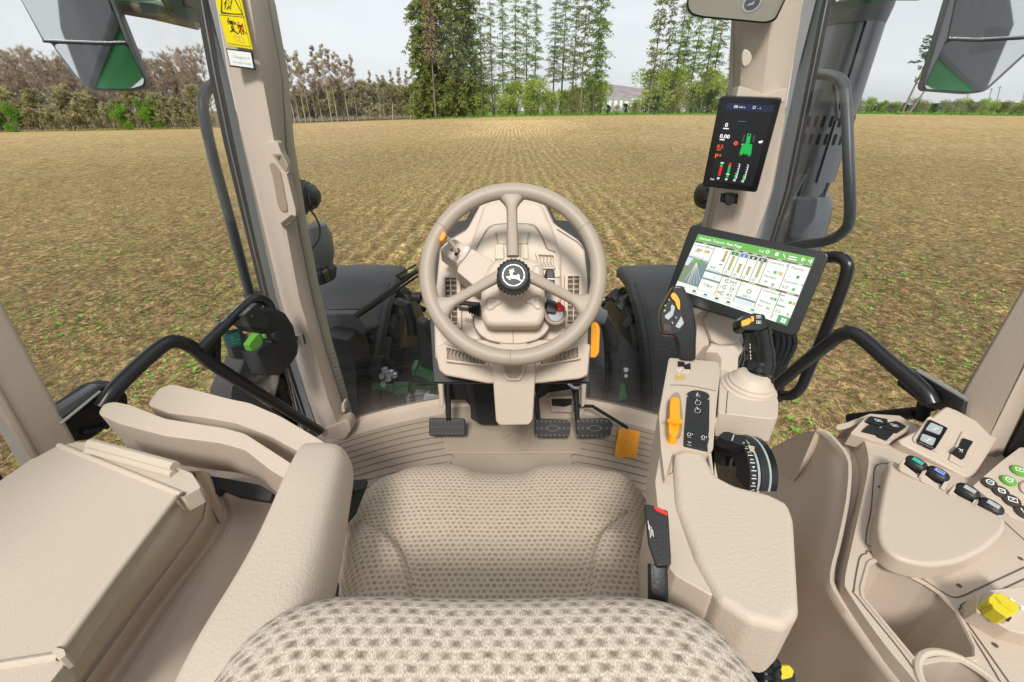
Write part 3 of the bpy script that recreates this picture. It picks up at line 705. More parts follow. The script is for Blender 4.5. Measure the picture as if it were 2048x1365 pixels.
# hills
def hill(name, pts, Y, depth, mat):
    b = MB(); rows = []
    for k in range(7):
        f = k / 6; rows.append([Vector((x * (1 + f * .15), Y + depth * f, -8 + (z + 8) * math.sin(f * math.pi / 2) ** .8 + math.sin(x * .031 + k) * 1.5 * f)) for x, z in pts])
    b.loft(rows, closed=False, cap=False)
    return tag(b.build(name, mat), kind='structure')
def hillmat(name, c1, c2):
    m, nt, b = mk(name); N = nt.nodes; b.inputs['Roughness'].default_value = 1; b.inputs['Specular IOR Level'].default_value = 0
    geo = N.new('ShaderNodeNewGeometry'); n = N.new('ShaderNodeTexNoise'); n.inputs['Scale'].default_value = .05; n.inputs['Detail'].default_value = 6
    link(nt, geo.outputs['Position'], n.inputs['Vector']); c = N.new('ShaderNodeValToRGB')
    c.color_ramp.elements[0].position = .35; c.color_ramp.elements[0].color = (*c1, 1); c.color_ramp.elements[1].position = .65; c.color_ramp.elements[1].color = (*c2, 1)
    link(nt, n.outputs['Fac'], c.inputs[0]); link(nt, c.outputs[0], b.inputs['Base Color']); return m
def ridge(pxs, Y):
    out = []
    for px, py in pxs: r = ray(px, py); out.append((r.x / r.y * Y, CAM.z + r.z / r.y * Y))
    return out
hill('wooded_hill', ridge([(1050, 190), (1120, 172), (1200, 158), (1235, 150), (1270, 153), (1330, 165), (1420, 178), (1500, 192), (1560, 205)], 900), 900, 300, hillmat('hazy_hill_wood', (.24, .205, .215), (.34, .30, .30)))  # distance haze is put into the pale grey-mauve base colour
hill('brown_hill', ridge([(480, 205), (560, 190), (640, 180), (720, 177), (780, 173), (850, 178), (930, 195), (990, 210)], 600), 600, 250, hillmat('hill_scrub', (.15, .12, .085), (.24, .20, .15)))
hill('far_hill', ridge([(1560, 214), (1680, 212), (1780, 211), (1860, 208), (1940, 204), (2010, 200), (2080, 199), (2200, 205)], 1900), 1900, 500, hillmat('hill_far', (.06, .075, .07), (.13, .14, .12)))
# white houses in the gap
hw = plastic('house_wall', (.80, .79, .76), .8, var=.03); hr_ = plastic('house_roof', (.42, .40, .40), .8, var=.1); hwn = plastic('house_window', (.05, .05, .06), .3)
hl = ['white house, leftmost of the far village in the gap', 'white house with a wide front in the far village', 'tall white house in the middle of the far village', 'small white house right of the tall one', 'white house near the right end of the far village', 'rightmost white house of the far village beside dark trees']
for i, (px, py, w_, h_) in enumerate(((1206, 203, 8, 6), (1219, 199, 11, 6), (1232, 201, 8, 9), (1243, 198, 7, 5), (1254, 201, 10, 6), (1265, 196, 8, 7))):
    Y = 620 + i % 2 * 25; r = ray(px, py); x = r.x / r.y * Y; z = CAM.z + r.z / r.y * Y - 2
    t = thing('village_house', hl[i], 'house', (x, Y, z), 'white houses of the far village')
    w_ *= .5; h_ *= .45; MB().box((x, Y + 4, z + h_ / 2 - 4), (w_, 8, h_ + 8)).build('wall', hw, t, smooth=False)
    MB().prism([(x - w_ / 2 - .5, Y - .5, z + h_ + .05), (x + w_ / 2 + .5, Y - .5, z + h_ + .05), (x, Y - .5, z + h_ + 1.4)], (0, 9, 0)).build('roof', hr_, t, smooth=False)
    for q in (-.25, .25): MB().box((x + q * w_, Y - .02, z + h_ * .6), (1.2, .08, 1.6)).build('window', hwn, t, smooth=False)
# utility poles on the right
pl_ = ['slanting grey utility pole behind the hedge, leftmost on the right', 'grey utility pole rising under the mirror tip', 'grey utility pole between two others by the far hill', 'tall grey utility pole by the far hill at the right edge']
for i, (px, y0, y1) in enumerate(((1928, 228, 187), (1975, 226, 176), (1992, 228, 172), (2041, 228, 184))):
    Y = 170 + 6 * i; a = PY(px, y0, Y); b_ = PY(px + 9, y1, Y); b0 = MB(); b0.tube([a - Vector((0, 0, 3)), b_], .13, 6)
    t = thing('utility_pole', pl_[i], 'pole', a - Vector((0, 0, 3)), 'utility poles beyond the hedge')
    b0.build('pole', M['alu'], t); MB().box(b_ - Vector((0, 0, .5)), (1.6, .12, .12)).build('crossarm', M['alu'], t)
for i, (px, y0, y1) in enumerate(((785, 237, 207), (821, 238, 193))):
    a = PY(px, y0, 148.0); b_ = PY(px, y1, 148.0); t = thing('field_post', ['short pale post at the field edge before the gap', 'taller pale post at the field edge left of the spruces'][i], 'post', a - Vector((0, 0, .5)), 'pale posts at the field edge')
    MB().tube([a - Vector((0, 0, .5)), b_], .14, 6).build('pole', barkl, t); MB().lathe(b_, (0, 0, 1), [(0, .16), (.08, .1), (.12, .01)], 6).build('cap', barkl, t)
# ================================================================== TRACTOR, OUTSIDE THE GLASS
def arc_fender(sx):
    """front mudguard: a curved sheet over the wheel with a rolled rim"""
    lab = 'dark grey mudguard left of the steering wheel, over the left front tyre' if sx < 0 else 'dark grey mudguard right of the steering wheel, half behind the large display'
    t = thing('mudguard', lab, 'mudguard', (sx * 1.1, 2.85, .75), 'front mudguards')
    c = Vector((0, 2.85, .77)); b = MB(); rings = []
    for k in range(25):
        a = R(75 + 118 * k / 24); r = .90 - .02 * (k / 24)
        yy, zz = c.y + r * math.cos(a), c.z + r * math.sin(a)
        ny, nz = math.cos(a), math.sin(a); ring = []
        for x, d in ((.765, -.07), (.765, -.02), (.785, .004), (.85, .012), (1.1, .02), (1.3, .012), (1.42, .0), (1.44, -.05), (1.42, -.03), (1.1, -.005), (.85, -.01), (.79, -.02)):
            ring.append((sx * x, yy + ny * d, zz + nz * d))
        rings.append(ring)
    b.loft(rings).build('shell', M['soft'], t, ang=50)
    g = MB()
    a = R(92); r = .915
    P = [(sx * x, c.y + r * math.cos(R(aa)), c.z + r * math.sin(R(aa))) for x, aa in ((.90, 118), (.92, 116.5), (1.09, 116.5), (1.11, 118))]
    g.tube(P, .009, 8).build('grip', M['soft'], t)
    s = MB()
    for x in (.905, 1.105): s.lathe((sx * x, c.y + .917 * math.cos(R(118)), c.z + .917 * math.sin(R(118))), (0, math.cos(R(118)), math.sin(R(118))), [(-.006, .014), (.006, .013), (.008, .005)], 10)
    s.build('bolt', M['black'], t)
    e = MB(); e.tube([(sx * .80, c.y + .912 * math.cos(R(aa)), c.z + .912 * math.sin(R(aa))) for aa in range(100, 194, 6)], .007, 6); e.build('rib', M['soft'], t)
    return t
axle = thing('front_axle', 'green front axle with silver couplings and two yellow rimmed front wheels', 'axle', (0, 2.6, .5))
def front_wheel(sx):
    t = bpy.data.objects.new('wheel', None); COL.objects.link(t); t.parent = axle; ORG[t.name] = ORG[axle.name]
    c = Vector((sx * 1.05, 2.85, .76)); b = MB()
    prof = [(-.27, .45), (-.31, .52), (-.315, .62), (-.28, .70), (-.2, .725), (.2, .725), (.28, .70), (.315, .62), (.31, .52), (.27, .45)]
    b.lathe(c, (1, 0, 0), prof, 48)
    for k in range(22):
        for side in (-1, 1):
            a = 2 * math.pi * (k + (.5 if side > 0 else 0)) / 22; P = []
            for f in range(5):
                x = side * (.02 + .29 * f / 4); aa = a + f * .055; r = .735 - (.06 if f == 4 else 0)
                P.append(c + Vector((x, math.cos(aa) * r, math.sin(aa) * r)))
            b.tube(P, [.028, .03, .03, .032, .03], 4)
    b.build('tyre', M['rubber'], t)
    MB().lathe(c, (1, 0, 0), [(-.26, .455), (-.22, .44), (-.12, .40), (-.06, .25), (-.10, .14), (-.16, .12), (-.16, .01)] if sx > 0 else [(.26, .455), (.22, .44), (.12, .40), (.06, .25), (.10, .14), (.16, .12), (.16, .01)], 32).build('rim', M['rim'], t)
    return t
for sx in (-1, 1): arc_fender(sx); front_wheel(sx)

# engine bay and front axle seen low through the windscreen
t = axle
MB().tube([(-.95, 2.75, .80), (-.45, 2.6, .86), (0, 2.55, .88), (.45, 2.6, .86), (.95, 2.75, .80)], [.10, .085, .10, .085, .10], 14).build('beam', M['paint'], t)
b = MB(); b.tube([PY(745, 772, 2.1), PY(800, 778, 2.12), PY(880, 768, 2.2)], .022, 10); b.lathe(PY(805, 777, 2.12), (1, 0, 0), [(-.05, .02), (-.04, .04), (.04, .04), (.05, .02)], 12); b.build('steering_cylinder', M['paint_shaded'], t)
b = MB()
for x, y in ((770, 740), (783, 745), (765, 752), (778, 757), (790, 750), (768, 768), (776, 746)): b.lathe(PY(x, y, 1.95), (0, -1, .4), [(-.02, .014), (0, .016), (.015, .016), (.018, .008)], 10)
b.build('coupling', M['dullsteel'], t)
b = MB(); b.box(PY(862, 745, 2.1), (.16, .1, .06), Matrix.Rotation(.5, 3, 'Y')); b.box(PY(835, 742, 2.15), (.05, .1, .09)); b.build('bracket', M['paint_shaded'], t, bevel=.01)
b = MB(); b.box(PY(868, 802, 1.72), (.1, .03, .06), Matrix.Rotation(.25, 3, 'Y')); b.build('end_plate', M['white'], t, bevel=.01)
b = MB(); b.box(PY(845, 795, 1.9), (.09, .06, .07)); b.box(PY(820, 805, 1.85), (.03, .05, .1)); b.build('valve', M['dullsteel'], t, bevel=.015)
t = thing('engine', 'black engine block and frame behind the dashboard', 'engine', (0, 2.2, .6))
MB().box((0, 2.45, 1.05), (.44, 1.7, .75)).build('block', M['black'], t, bevel=.04)
MB().box((0, 2.3, .62), (1.0, 2.2, .10)).build('chassis_plate', M['black'], t, bevel=.02)
b = MB(); b.slab([(832, 640), (850, 648), (868, 700), (868, 765), (820, 770), (838, 720)], plane((0, 2.0, 1), (0, -1, .2)), .12); b.build('side_cover', M['black'], t, bevel=.012)
b = MB(); b.tube([PY(796, 605, 2.25), PY(815, 612, 2.2), PY(822, 640, 2.2), PY(825, 668, 2.2)], .028, 10); b.build('intake_pipe', M['black'], t)
MB().box((0, 2.7, 1.54), (.5, 1.9, .42)).build('hood', M['paint'], t, bevel=.06)
t = thing('coolant_hose', 'thick black hose curving beside the orange handle right of the dashboard', 'hose', (.45, 1.9, 1.0))
P = [PY(1196, 632, 1.78), PY(1212, 645, 1.8), PY(1226, 680, 1.82), PY(1224, 700, 1.84), PY(1231, 722, 1.84), PY(1229, 760, 1.84), PY(1226, 800, 1.8), PY(1224, 840, 1.8)]
MB().tube(cr(P, 5), .030, 12).build('hose', M['rubber'], t)
MB().lathe(P[0], (-1, 0, .3), [(-.03, .035), (.03, .035), (.035, .02)], 14).build('clamp', M['greyd'], t)
MB().tube(cr([PY(1208, 648, 1.9), PY(1214, 690, 1.9), PY(1216, 760, 1.9), PY(1208, 830, 1.9)], 5), .016, 10).build('thin_hose', M['rubber'], t)
# black sheets added below the engine bay so nothing bright shows between the parts
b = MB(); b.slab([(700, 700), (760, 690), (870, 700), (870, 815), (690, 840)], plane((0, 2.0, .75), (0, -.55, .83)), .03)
b.build('dark_sheet', M['black'], thing_e := thing('added_dark_backing', 'black sheet added to darken the gap between the left mudguard and the dashboard', 'backing', (-.6, 2.0, .7)))
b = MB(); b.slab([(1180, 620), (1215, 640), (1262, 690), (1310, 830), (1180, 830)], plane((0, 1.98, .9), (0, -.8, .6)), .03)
b.build('dark_sheet', M['black'], thing('added_dark_backing', 'black sheet added to darken the gap between the dashboard and the right mudguard', 'backing', (.5, 2.0, .7)))
b = MB(); b.lathe(PY(1251, 740, 1.9), (0, -1, .5), [(-.02, .01), (0, .013), (.01, .012)], 10); b.lathe(PY(1252, 752, 1.9), (0, -1, .5), [(-.02, .006), (0, .009)], 8); b.build('bolt', M['steel'], bpy.data.objects['added_dark_backing.001'])
b = MB(); b.slab([(1232, 770), (1250, 765), (1256, 800), (1228, 805)], plane((0, 1.86, .9), (0, -.8, .6)), .02); b.build('green_tab', M['paint_shaded'], bpy.data.objects['added_dark_backing.001'], bevel=.01)

# work light, canister and cable beside the left post
t = thing('work_light', 'dark ribbed work light sticking out right of the left corner post', 'light', PY(612, 415, 1.75))
a, bb = PY(575, 392, 1.75), PY(637, 394, 1.75); b = MB(); ax = (bb - a)
prof = [(0, .062)]
for k in range(6): h0 = ax.length * (.08 + k * .145); q_ = .066 - .0010 * k * k; prof += [(h0, q_ - .004), (h0 + .002, q_ + .004), (h0 + .007, q_ + .004), (h0 + .009, q_ - .004)]
prof += [(ax.length * .94, .034), (ax.length * 1.0, .026), (ax.length * 1.03, .006)]
b.lathe(a, ax, prof, 20).build('housing', M['soft'], t, ang=25)
b = MB(); b.tube([PY(596, 410, 1.76), PY(598, 432, 1.76)], .016, 10); b.lathe(PY(603, 424, 1.74), (1, 0, 0), [(-.02, .012), (.02, .012)], 8); b.build('bracket', M['greyd'], t)
b = MB(); b.tube(cr([PY(596, 406, 1.74), PY(618, 418, 1.72), PY(634, 440, 1.72), PY(640, 462, 1.72), PY(634, 485, 1.7), PY(612, 510, 1.7)], 6), .0035, 6); b.build('cable', M['rubber'], t)
t = thing('air_canister', 'rounded grey canister beside the left corner post, above the mudguard', 'canister', PY(620, 560, 1.85))
P = [PY(618, 448, 1.85), PY(620, 452, 1.85), PY(624, 470, 1.85), PY(626, 500, 1.85), PY(625, 530, 1.85), PY(622, 548, 1.85), PY(620, 556, 1.85)]
b = MB(); b.tube(P, [.03, .064, .080, .087, .080, .066, .03], 24); b.build('body', M['grey'], t)
b = MB(); b.slab(rc([(590, 536), (650, 530), (661, 540), (658, 566), (630, 575), (605, 590), (590, 600)], 8), plane((0, 1.8, 2), (0, -1, .15)), .08); b.build('bracket', M['black'], t, bevel=.008)
b = MB(); b.box(PY(637, 553, 1.71), (.07, .06, .055)); b.build('lug', M['gloss'], t, bevel=.012)
t = thing('grey_tank', 'dark grey step housing behind the lower left windscreen', 'tank', (-.85, 1.75, .6))
b = MB(); b.slab(rc([(600, 628), (712, 627), (735, 660), (728, 672), (600, 672)], 6), plane((0, 1.85, 1), (0, -1, .35)), .25); b.build('upper_box', M['soft'], t, bevel=.02)
b = MB(); b.slab(rc([(640, 672), (695, 680), (712, 740), (720, 870), (640, 870)], 8), plane((0, 1.84, 1), (0, -1, .12)), .25); b.build('dark_side', M['black'], t, bevel=.02)
b = MB(); b.slab(rc([(655, 697), (690, 700), (706, 745), (712, 800), (660, 800)], 12), plane((0, 1.80, 1), (0, -1, .25)), .06); b.build('moulding', M['soft'], t, bevel=.025)
b = MB(); b.slab([(690, 714), (765, 713), (754, 752), (708, 752)], plane((0, 1.9, 1), (0, -.9, .45)), .06); b.build('step', M['soft'], t, bevel=.008)
b = MB(); b.slab(rc([(716, 662), (724, 660), (745, 678), (742, 686), (715, 684)], 4), plane((0, 2.05, 1), (0, -1, .3)), .06); b.build('clip', M['black'], t, bevel=.008)

# wiper, outside the windscreen
t = thing('wiper', 'black windscreen wiper lying diagonally across the left mudguard', 'wiper', PY(715, 632, 1.66))
MB().tube([PY(712, 632, 1.66), PY(728, 620, 1.66), PY(835, 542, 1.68)], [.012, .010, .008], 8).build('arm', M['black'], t)
MB().tube([PY(718, 634, 1.67), PY(836, 552, 1.69)], .005, 6).build('blade', M['black'], t)
b = MB(); b.tube([PY(793, 552, 1.68), PY(832, 530, 1.68)], .004, 6); b.tube([PY(793, 550, 1.68), PY(800, 557, 1.68), PY(834, 545, 1.68)], .008, 6); b.build('bridge', M['black'], t)

# exhaust stack on the right
t = thing('exhaust_stack', 'thick grey exhaust stack in its heat shield behind the right corner post', 'exhaust', (1.12, 1.75, 1.6))
c = Vector((1.105, 1.75, 0))
MB().lathe(c, (0, 0, 1), [(2.36, .080), (2.40, .086), (2.66, .087), (2.90, .087), (2.90, .07)], 40).build('heat_shield', M['exhaust'], t)
MB().lathe(c, (0, 0, 1), [(2.895, .096), (2.94, .103), (2.95, .103), (2.955, .05), (3.3, .05)], 32).build('collar', M['grey'], t)
b = MB(); b.lathe(c + Vector((.02, 0, 0)), (0, 0, 1), [(1.55, .105), (2.16, .108), (2.28, .108), (2.34, .098), (2.37, .082), (2.37, .05)], 32); b.build('lower_body', M['exhaust'], t)
b = MB(); rings = []
for k in range(9):
    a = R(-96 + 82 * k / 8); rings.append([c + Vector((math.cos(a) * r_, math.sin(a) * r_, z)) for r_, z in ((.089, 2.42), (.096, 2.42), (.096, 2.90), (.089, 2.90))])
b.loft(rings).build('side_plate', M['exhaust'], t)
b = MB()
for row, z in ((0, 2.545), (1, 2.60)):
    for k in range(12):
        a = R(-178 + 15 * k); r_ = .0882 if -96 > -178 + 15 * k else .0972
        q = Vector((-math.sin(a), math.cos(a), 0)) * .0045; o = Vector((math.cos(a) * r_, math.sin(a) * r_, 0))
        b.poly([c + o - q + Vector((0, 0, z)), c + o + q + Vector((0, 0, z)), c + o + q + Vector((0, 0, z + .034)), c + o - q + Vector((0, 0, z + .034))])
b.build('slots', M['black'], t, recalc=False)
b = MB()
for a in (-165, -120, -60): b.tube([c + Vector((math.cos(R(a)) * .088, math.sin(R(a)) * .088, 2.36)), c + Vector((math.cos(R(a)) * .088, math.sin(R(a)) * .088, 2.47))], .004, 6)
b.tube(cr([PY(1607, 348, 1.62), PY(1595, 370, 1.62), PY(1580, 400, 1.62), PY(1568, 432, 1.62)], 4), .012, 8); b.lathe(PY(1558, 437, 1.6), (0, -1, 0), [(-.03, .02), (.01, .02), (.02, .012)], 10)
b.build('strut', M['greyd'], t)
b = MB(); b.slab(rc([(1590, 395), (1640, 395), (1632, 440), (1598, 480), (1575, 480)], 10), plane((0, 1.60, 2), (-.15, -1, 0)), .03); b.build('flap', M['greyd'], t, bevel=.01)
b = MB(); b.slab([(1625, 48), (1640, 8), (1752, -12), (1748, 8), (1660, 42)], plane((0, 1.5, 3), (0, -1, 0)), .05); b.build('top_bracket', M['grey'], t, bevel=.008)
MB().slab([(1650, -40), (1690, -40), (1668, 10), (1645, 14)], plane((0, 1.46, 3), (0, -1, 0)), .04).build('vent_block', M['black'], t)

# fuel tank, seen through the lower door glass on the left
t = thing('fuel_tank', 'dark fuel tank with moulded rim behind the lower left door glass', 'tank', (-1.1, 1.3, .9))
fp = plane((-1.0, 1.3, 1.5), (.75, -.55, .35))
b = MB(); b.slab(rc([(475, 745), (500, 700), (560, 730), (625, 840), (640, 900), (470, 870), (458, 780)], 14), fp, .25); b.build('body', M['soft'], t, bevel=.03)
b = MB(); b.tube([PL(x, y, fp, .02) for x, y in cr([(488, 668), (496, 715), (540, 738), (555, 790), (590, 815), (620, 818)], 4)], .012, 10); b.build('rim', M['greyd'], t)
b = MB(); b.slab(rc([(450, 662), (486, 655), (490, 720), (468, 715)], 4), fp, .05, .06); b.build('upper_panel', M['soft'], t, bevel=.01)
b = MB()
for x, y, r in ((595, 770, .035), (603, 792, .028), (612, 812, .02)): b.lathe(PL(x, y, fp, .0), (.75, -.55, .35), [(0, r), (.03, r), (.035, r * .6)], 16)
b.build('filler', M['gloss'], t)

# ================================================================== CAB SHELL
# floor
FZ = 1.58
def front_Y(x): return 1.515 - .205 * (abs(x) / .66) ** 2
b = MB(); top = [(-.70 + 1.4 * i / 28, front_Y(-.70 + 1.4 * i / 28), FZ) for i in range(29)] + [(.80, .35, FZ), (.80, -.6, FZ), (-.9, -.6, FZ), (-.9, .6, FZ), (-.72, 1.28, FZ)]
b.prism(top, (0, 0, -.05))
floor = tag(b.build('floor', plastic('floor_mat', (.44, .355, .275), .6, .3, 500, .05)), kind='structure')
b = MB(); rings = []
for i in range(29):
    x = -.68 + 1.36 * i / 28; Y = front_Y(x); rings.append([(x, Y - .07, FZ + .001), (x, Y - .012, FZ + .012), (x, Y - .004, FZ + .03), (x, Y + .01, FZ + .03), (x, Y + .012, FZ - .05), (x, Y - .06, FZ - .04)])
b.loft(rings).build('front_lip', M['beige'], floor)
b = MB()
for k in range(11):
    d = .10 + .036 * k
    for sx in (-1, 1):
        pts = []
        for i in range(13):
            x = .215 + (.47 if sx < 0 else .46) * i / 12 + (.006 if k % 2 else 0); Y = 1.515 - .205 * (x / .66) ** 2 - d
            pts.append((sx * x, Y, FZ))
        b.strip(pts, .0042, (0, 0, 1), h=.0012)
        pts2 = [(sx * .215, 1.515 - .205 * (.215 / .66) ** 2 - d, FZ), (sx * .205, 1.515 - .205 * (.215 / .66) ** 2 - d - .012, FZ)]
        b.strip(pts2, .0042, (0, 0, 1), h=.0012)
b.build('grooves', plastic('mat_groove', (.20, .15, .11), .7), floor, recalc=False)
b = MB(); dia = rc([PZ(x, y, FZ + .0065) for x, y in ((1003, 879), (1026, 865), (1048, 879), (1026, 893))], .012)
b.ring([Vector(p) for p in dia], [Vector(p) * .0 + (Vector(p) - PZ(1026, 879, FZ + .0065)) * .84 + PZ(1026, 879, FZ + .0065) for p in dia], (0, 0, .005)); b.build('drain_emboss', floor.data.materials[0], floor)
b = MB(); b.slab([(892, 800), (945, 800), (955, 850), (985, 862), (1068, 862), (1075, 800), (1160, 800), (1168, 850), (1160, 905), (890, 905), (884, 850)], zpl(FZ + .006), .005); b.build('tunnel_mat', floor.data.materials[0], floor, bevel=.003)

# corner posts
def pillar(name, label, levels, Ys, depth):
    t = thing(name, label, 'corner post', PY(levels[-1][1][1], levels[-1][0], Ys[1]))
    b = MB(); rings = []
    for y, (xl, xm, xr), *_ in levels:
        a, m_, c_ = PY(xl, y, Ys[0]), PY(xm, y, Ys[1]), PY(xr, y, Ys[2])
        rings.append([a, a.lerp(m_, .45) + Vector((0, -.006, 0)), a.lerp(m_, .9) + Vector((0, -.003, 0)), m_ + Vector((0, .004, 0)), m_.lerp(c_, .12) + Vector((0, .003, 0)), m_.lerp(c_, .55) + Vector((0, -.004, 0)), c_, c_ + Vector((0, depth, 0)), a + Vector((0, depth, 0))])
    b.loft(rings).build('trim', M['beige'], t, ang=28)
    return t
lp = pillar('corner_post', 'beige front corner post left of the windscreen, with yellow warning decals', [(-60, (415, 480, 508)), (0, (432, 498, 524)), (150, (458, 522, 553)), (290, (487, 548, 566)), (470, (525, 573, 597)), (600, (554, 598, 624)), (700, (585, 627, 649)), (800, (616, 655, 679)), (850, (634, 673, 693)), (872, (641, 680, 698))], (1.30, 1.262, 1.315), .07)
b = MB(); b.slab(rc([(640, 862), (690, 840), (699, 846), (702, 862), (690, 880), (645, 884)], 4), plane((0, 1.255, 1.6), (0, -1, .1)), .06); b.build('foot_trim', M['beige'], lp, bevel=.008)
b = MB(); b.slab(rc([(683, 808), (688, 808), (690, 826), (683, 824)], 3), plane((0, 1.24, 1.6), (0, -1, 0)), .03); b.build('cap', M['beige'], lp, bevel=.003)
# grab handle on the post
hp = plane(PY(560, 370, 1.250), (.12, -1, .0))
G = zc(0, 0, 2.904)
hout = rc(G([(1527, 840), (1575, 820), (1612, 822), (1630, 880), (1672, 960), (1676, 1010), (1665, 1010), (1720, 1230), (1718, 1262), (1680, 1305), (1640, 1318), (1612, 1295), (1590, 1170), (1560, 980), (1536, 900)]), 6)
b = MB(); b.slab(hout, hp, .035); b.build('grab_handle', M['beige'], lp, bevel=.006)
gh = lp.children[-1]
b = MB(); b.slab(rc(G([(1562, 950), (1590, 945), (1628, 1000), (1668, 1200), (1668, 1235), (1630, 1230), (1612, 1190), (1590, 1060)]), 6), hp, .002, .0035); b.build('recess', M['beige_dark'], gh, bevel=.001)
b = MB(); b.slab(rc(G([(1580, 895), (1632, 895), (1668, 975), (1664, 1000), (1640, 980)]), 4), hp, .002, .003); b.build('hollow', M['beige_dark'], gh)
b = MB(); b.slab(G([(1603, 908), (1632, 906), (1622, 935)]), hp, .001, .004); b.slab(G([(1630, 1298), (1690, 1250), (1712, 1256), (1680, 1290), (1640, 1312)]), hp, .002, .003); b.build('screw_well', M['seam'], gh)
# decals
yd = Panel(pgram([(421, -52), (468, -52), (505, 99), (455, 92)], 1.52)); yd.c = [PY(*p, 1.243) for p in ((417, -60), (470, -60), (506, 100), (456, 92))]
b = MB(); b.prism([yd.at(0, 0, .0), yd.at(1, 0, 0), yd.at(1, 1, 0), yd.at(0, 1, 0)], yd.n * .002, 0)
hh = .0026
def dline(pts, w_, mi=1): yd.line(b, pts, w_, mi, hh)
dline([(.10, .545), (.5, .07), (.93, .545), (.10, .545)], .006)
dline([(.28, .50), (.40, .40), (.52, .47), (.66, .36)], .003); dline([(.36, .50), (.44, .46), (.52, .50)], .004); dline([(.42, .33), (.56, .42)], .002); dline([(.3, .44), (.6, .30)], .002)
dline([(.0, .585), (1, .585)], .0012); dline([(.93, 0), (.955, .985)], .0012); dline([(.03, .97), (.96, .97)], .0012)
yd.circ(b, .33, .625, .014, 1, hh); yd.poly(b, [(.30, .648), (.46, .648), (.50, .70), (.34, .70)], 1, hh); dline([(.27, .645), (.27, .70)], .004); dline([(.49, .648), (.53, .70)], .004)
yd.ringl(b, .41, .742, .027, .003, 1, hh); dline([(.40, .735), (.43, .785)], .003); dline([(.27, .80), (.34, .78), (.46, .785), (.58, .82)], .0035)
yd.circ(b, .70, .665, .012, 1, hh); yd.poly(b, [(.64, .69), (.80, .69), (.74, .74), (.70, .74)], 1, hh); dline([(.63, .69), (.64, .75)], .0035); dline([(.82, .69), (.83, .75)], .0035); dline([(.69, .76), (.71, .82)], .0045); dline([(.77, .76), (.80, .82)], .0045)
dline([(.55, .665), (.92, .80)], .0035, 2); dline([(.85, .665), (.60, .80)], .0035, 2)
dline([(.40, .86), (.44, .84), (.58, .845), (.68, .85), (.74, .87), (.74, .925), (.44, .91), (.40, .86)], .0016, 3); dline([(.57, .848), (.59, .915)], .0016, 3)
b.build('warning_decal', [M['decal'], M['ink'], M['red'], M['goldp']], lp, smooth=False, recalc=False)
wd = Panel([PY(*p, 1.242) for p in ((453, 97), (505, 104), (512, 141), (461, 134))]); b = MB()
b.prism([wd.at(0, 0, 0), wd.at(1, 0, 0), wd.at(1, 1, 0), wd.at(0, 1, 0)], wd.n * .002, 1)
wd.rect(b, .035, .07, .94, .90, 0, .0026)
wd.text(b, 'Category II', .22, .46, .21, 2, .003); wd.text(b, 'EN N05-1 K00N'.replace('E', 'R'), .18, .76, .17, 2, .003)
b.build('rating_label', [M['white'], M['ink'], M['lgrey']], lp, smooth=False, recalc=False)

rp = pillar('corner_post', 'pale beige front corner post right of the windscreen, carrying the small upright display', [(-60, (1494, 1556, 1618)), (0, (1490, 1550, 1605)), (45, (1487, 1547, 1600)), (190, (1479, 1529, 1575)), (380, (1440, 1500, 1547)), (470, (1420, 1478, 1513)), (560, (1402, 1456, 1488)), (700, (1376, 1424, 1452)), (800, (1358, 1404, 1430))], (1.315, 1.262, 1.30), .07)
b = MB(); b.slab(rc([(1478, 172), (1494, 176), (1530, 190), (1560, 178), (1576, 176), (1570, 205), (1470, 205)], 3), plane(PY(1530, 190, 1.252), (0, -1, .1)), .03); b.build('display_collar', M['beige'], rp, bevel=.006)
b = MB(); cpl = plane(PY(1490, 117, 1.252), (-.35, -1, 0)); b.slab(cr([(1488, 99), (1500, 104), (1504, 117), (1498, 130), (1487, 134), (1483, 117)], 4, True), cpl, .02); b.build('screw_cap', M['beige'], rp, bevel=.003)
t = thing('phone_bracket', 'small black clip socket on the right corner post between the two displays', 'bracket', PY(1460, 400, 1.24))
bp_ = plane(PY(1460, 395, 1.242), (.1, -1, .1))
MB().slab([(1446, 387), (1478, 388), (1475, 409), (1444, 405)], bp_, .012, .012).build('plate', M['black'], t, bevel=.002)
MB().slab(rc([(1453, 386), (1470, 386), (1470, 403), (1462, 412), (1455, 410), (1450, 402)], 2), bp_, .012, .024).build('clip', M['rubber'], t, bevel=.002)
b = MB()
for k in range(4): b.strip([PL(1455 + k * 4, 392, bp_, .0245), PL(1454 + k * 4, 402, bp_, .0245)], .0022, bp_[1], h=.0006)
b.build('ribs', M['soft'], t, recalc=False)
# small lamp outside right of the windscreen
t = thing('side_lamp', 'small dark round lamp peeking out left of the right corner post', 'lamp', PY(1415, 392, 1.75))
MB().lathe(PY(1412, 391, 1.75), (-.9, -.3, 0), [(-.08, .05), (0, .052), (.02, .045), (.026, .02)], 20).build('housing', M['soft'], t)
MB().lathe(PY(1408, 391, 1.735), (-.9, -.3, 0), [(0, .03), (.018, .028), (.02, .01)], 16).build('lens', M['gloss'], t)
MB().lathe(PY(1420, 452, 1.75), (0, 0, 1), [(-.06, .055), (0, .05), (.02, .02)], 18).build('stalk', M['soft'], t)

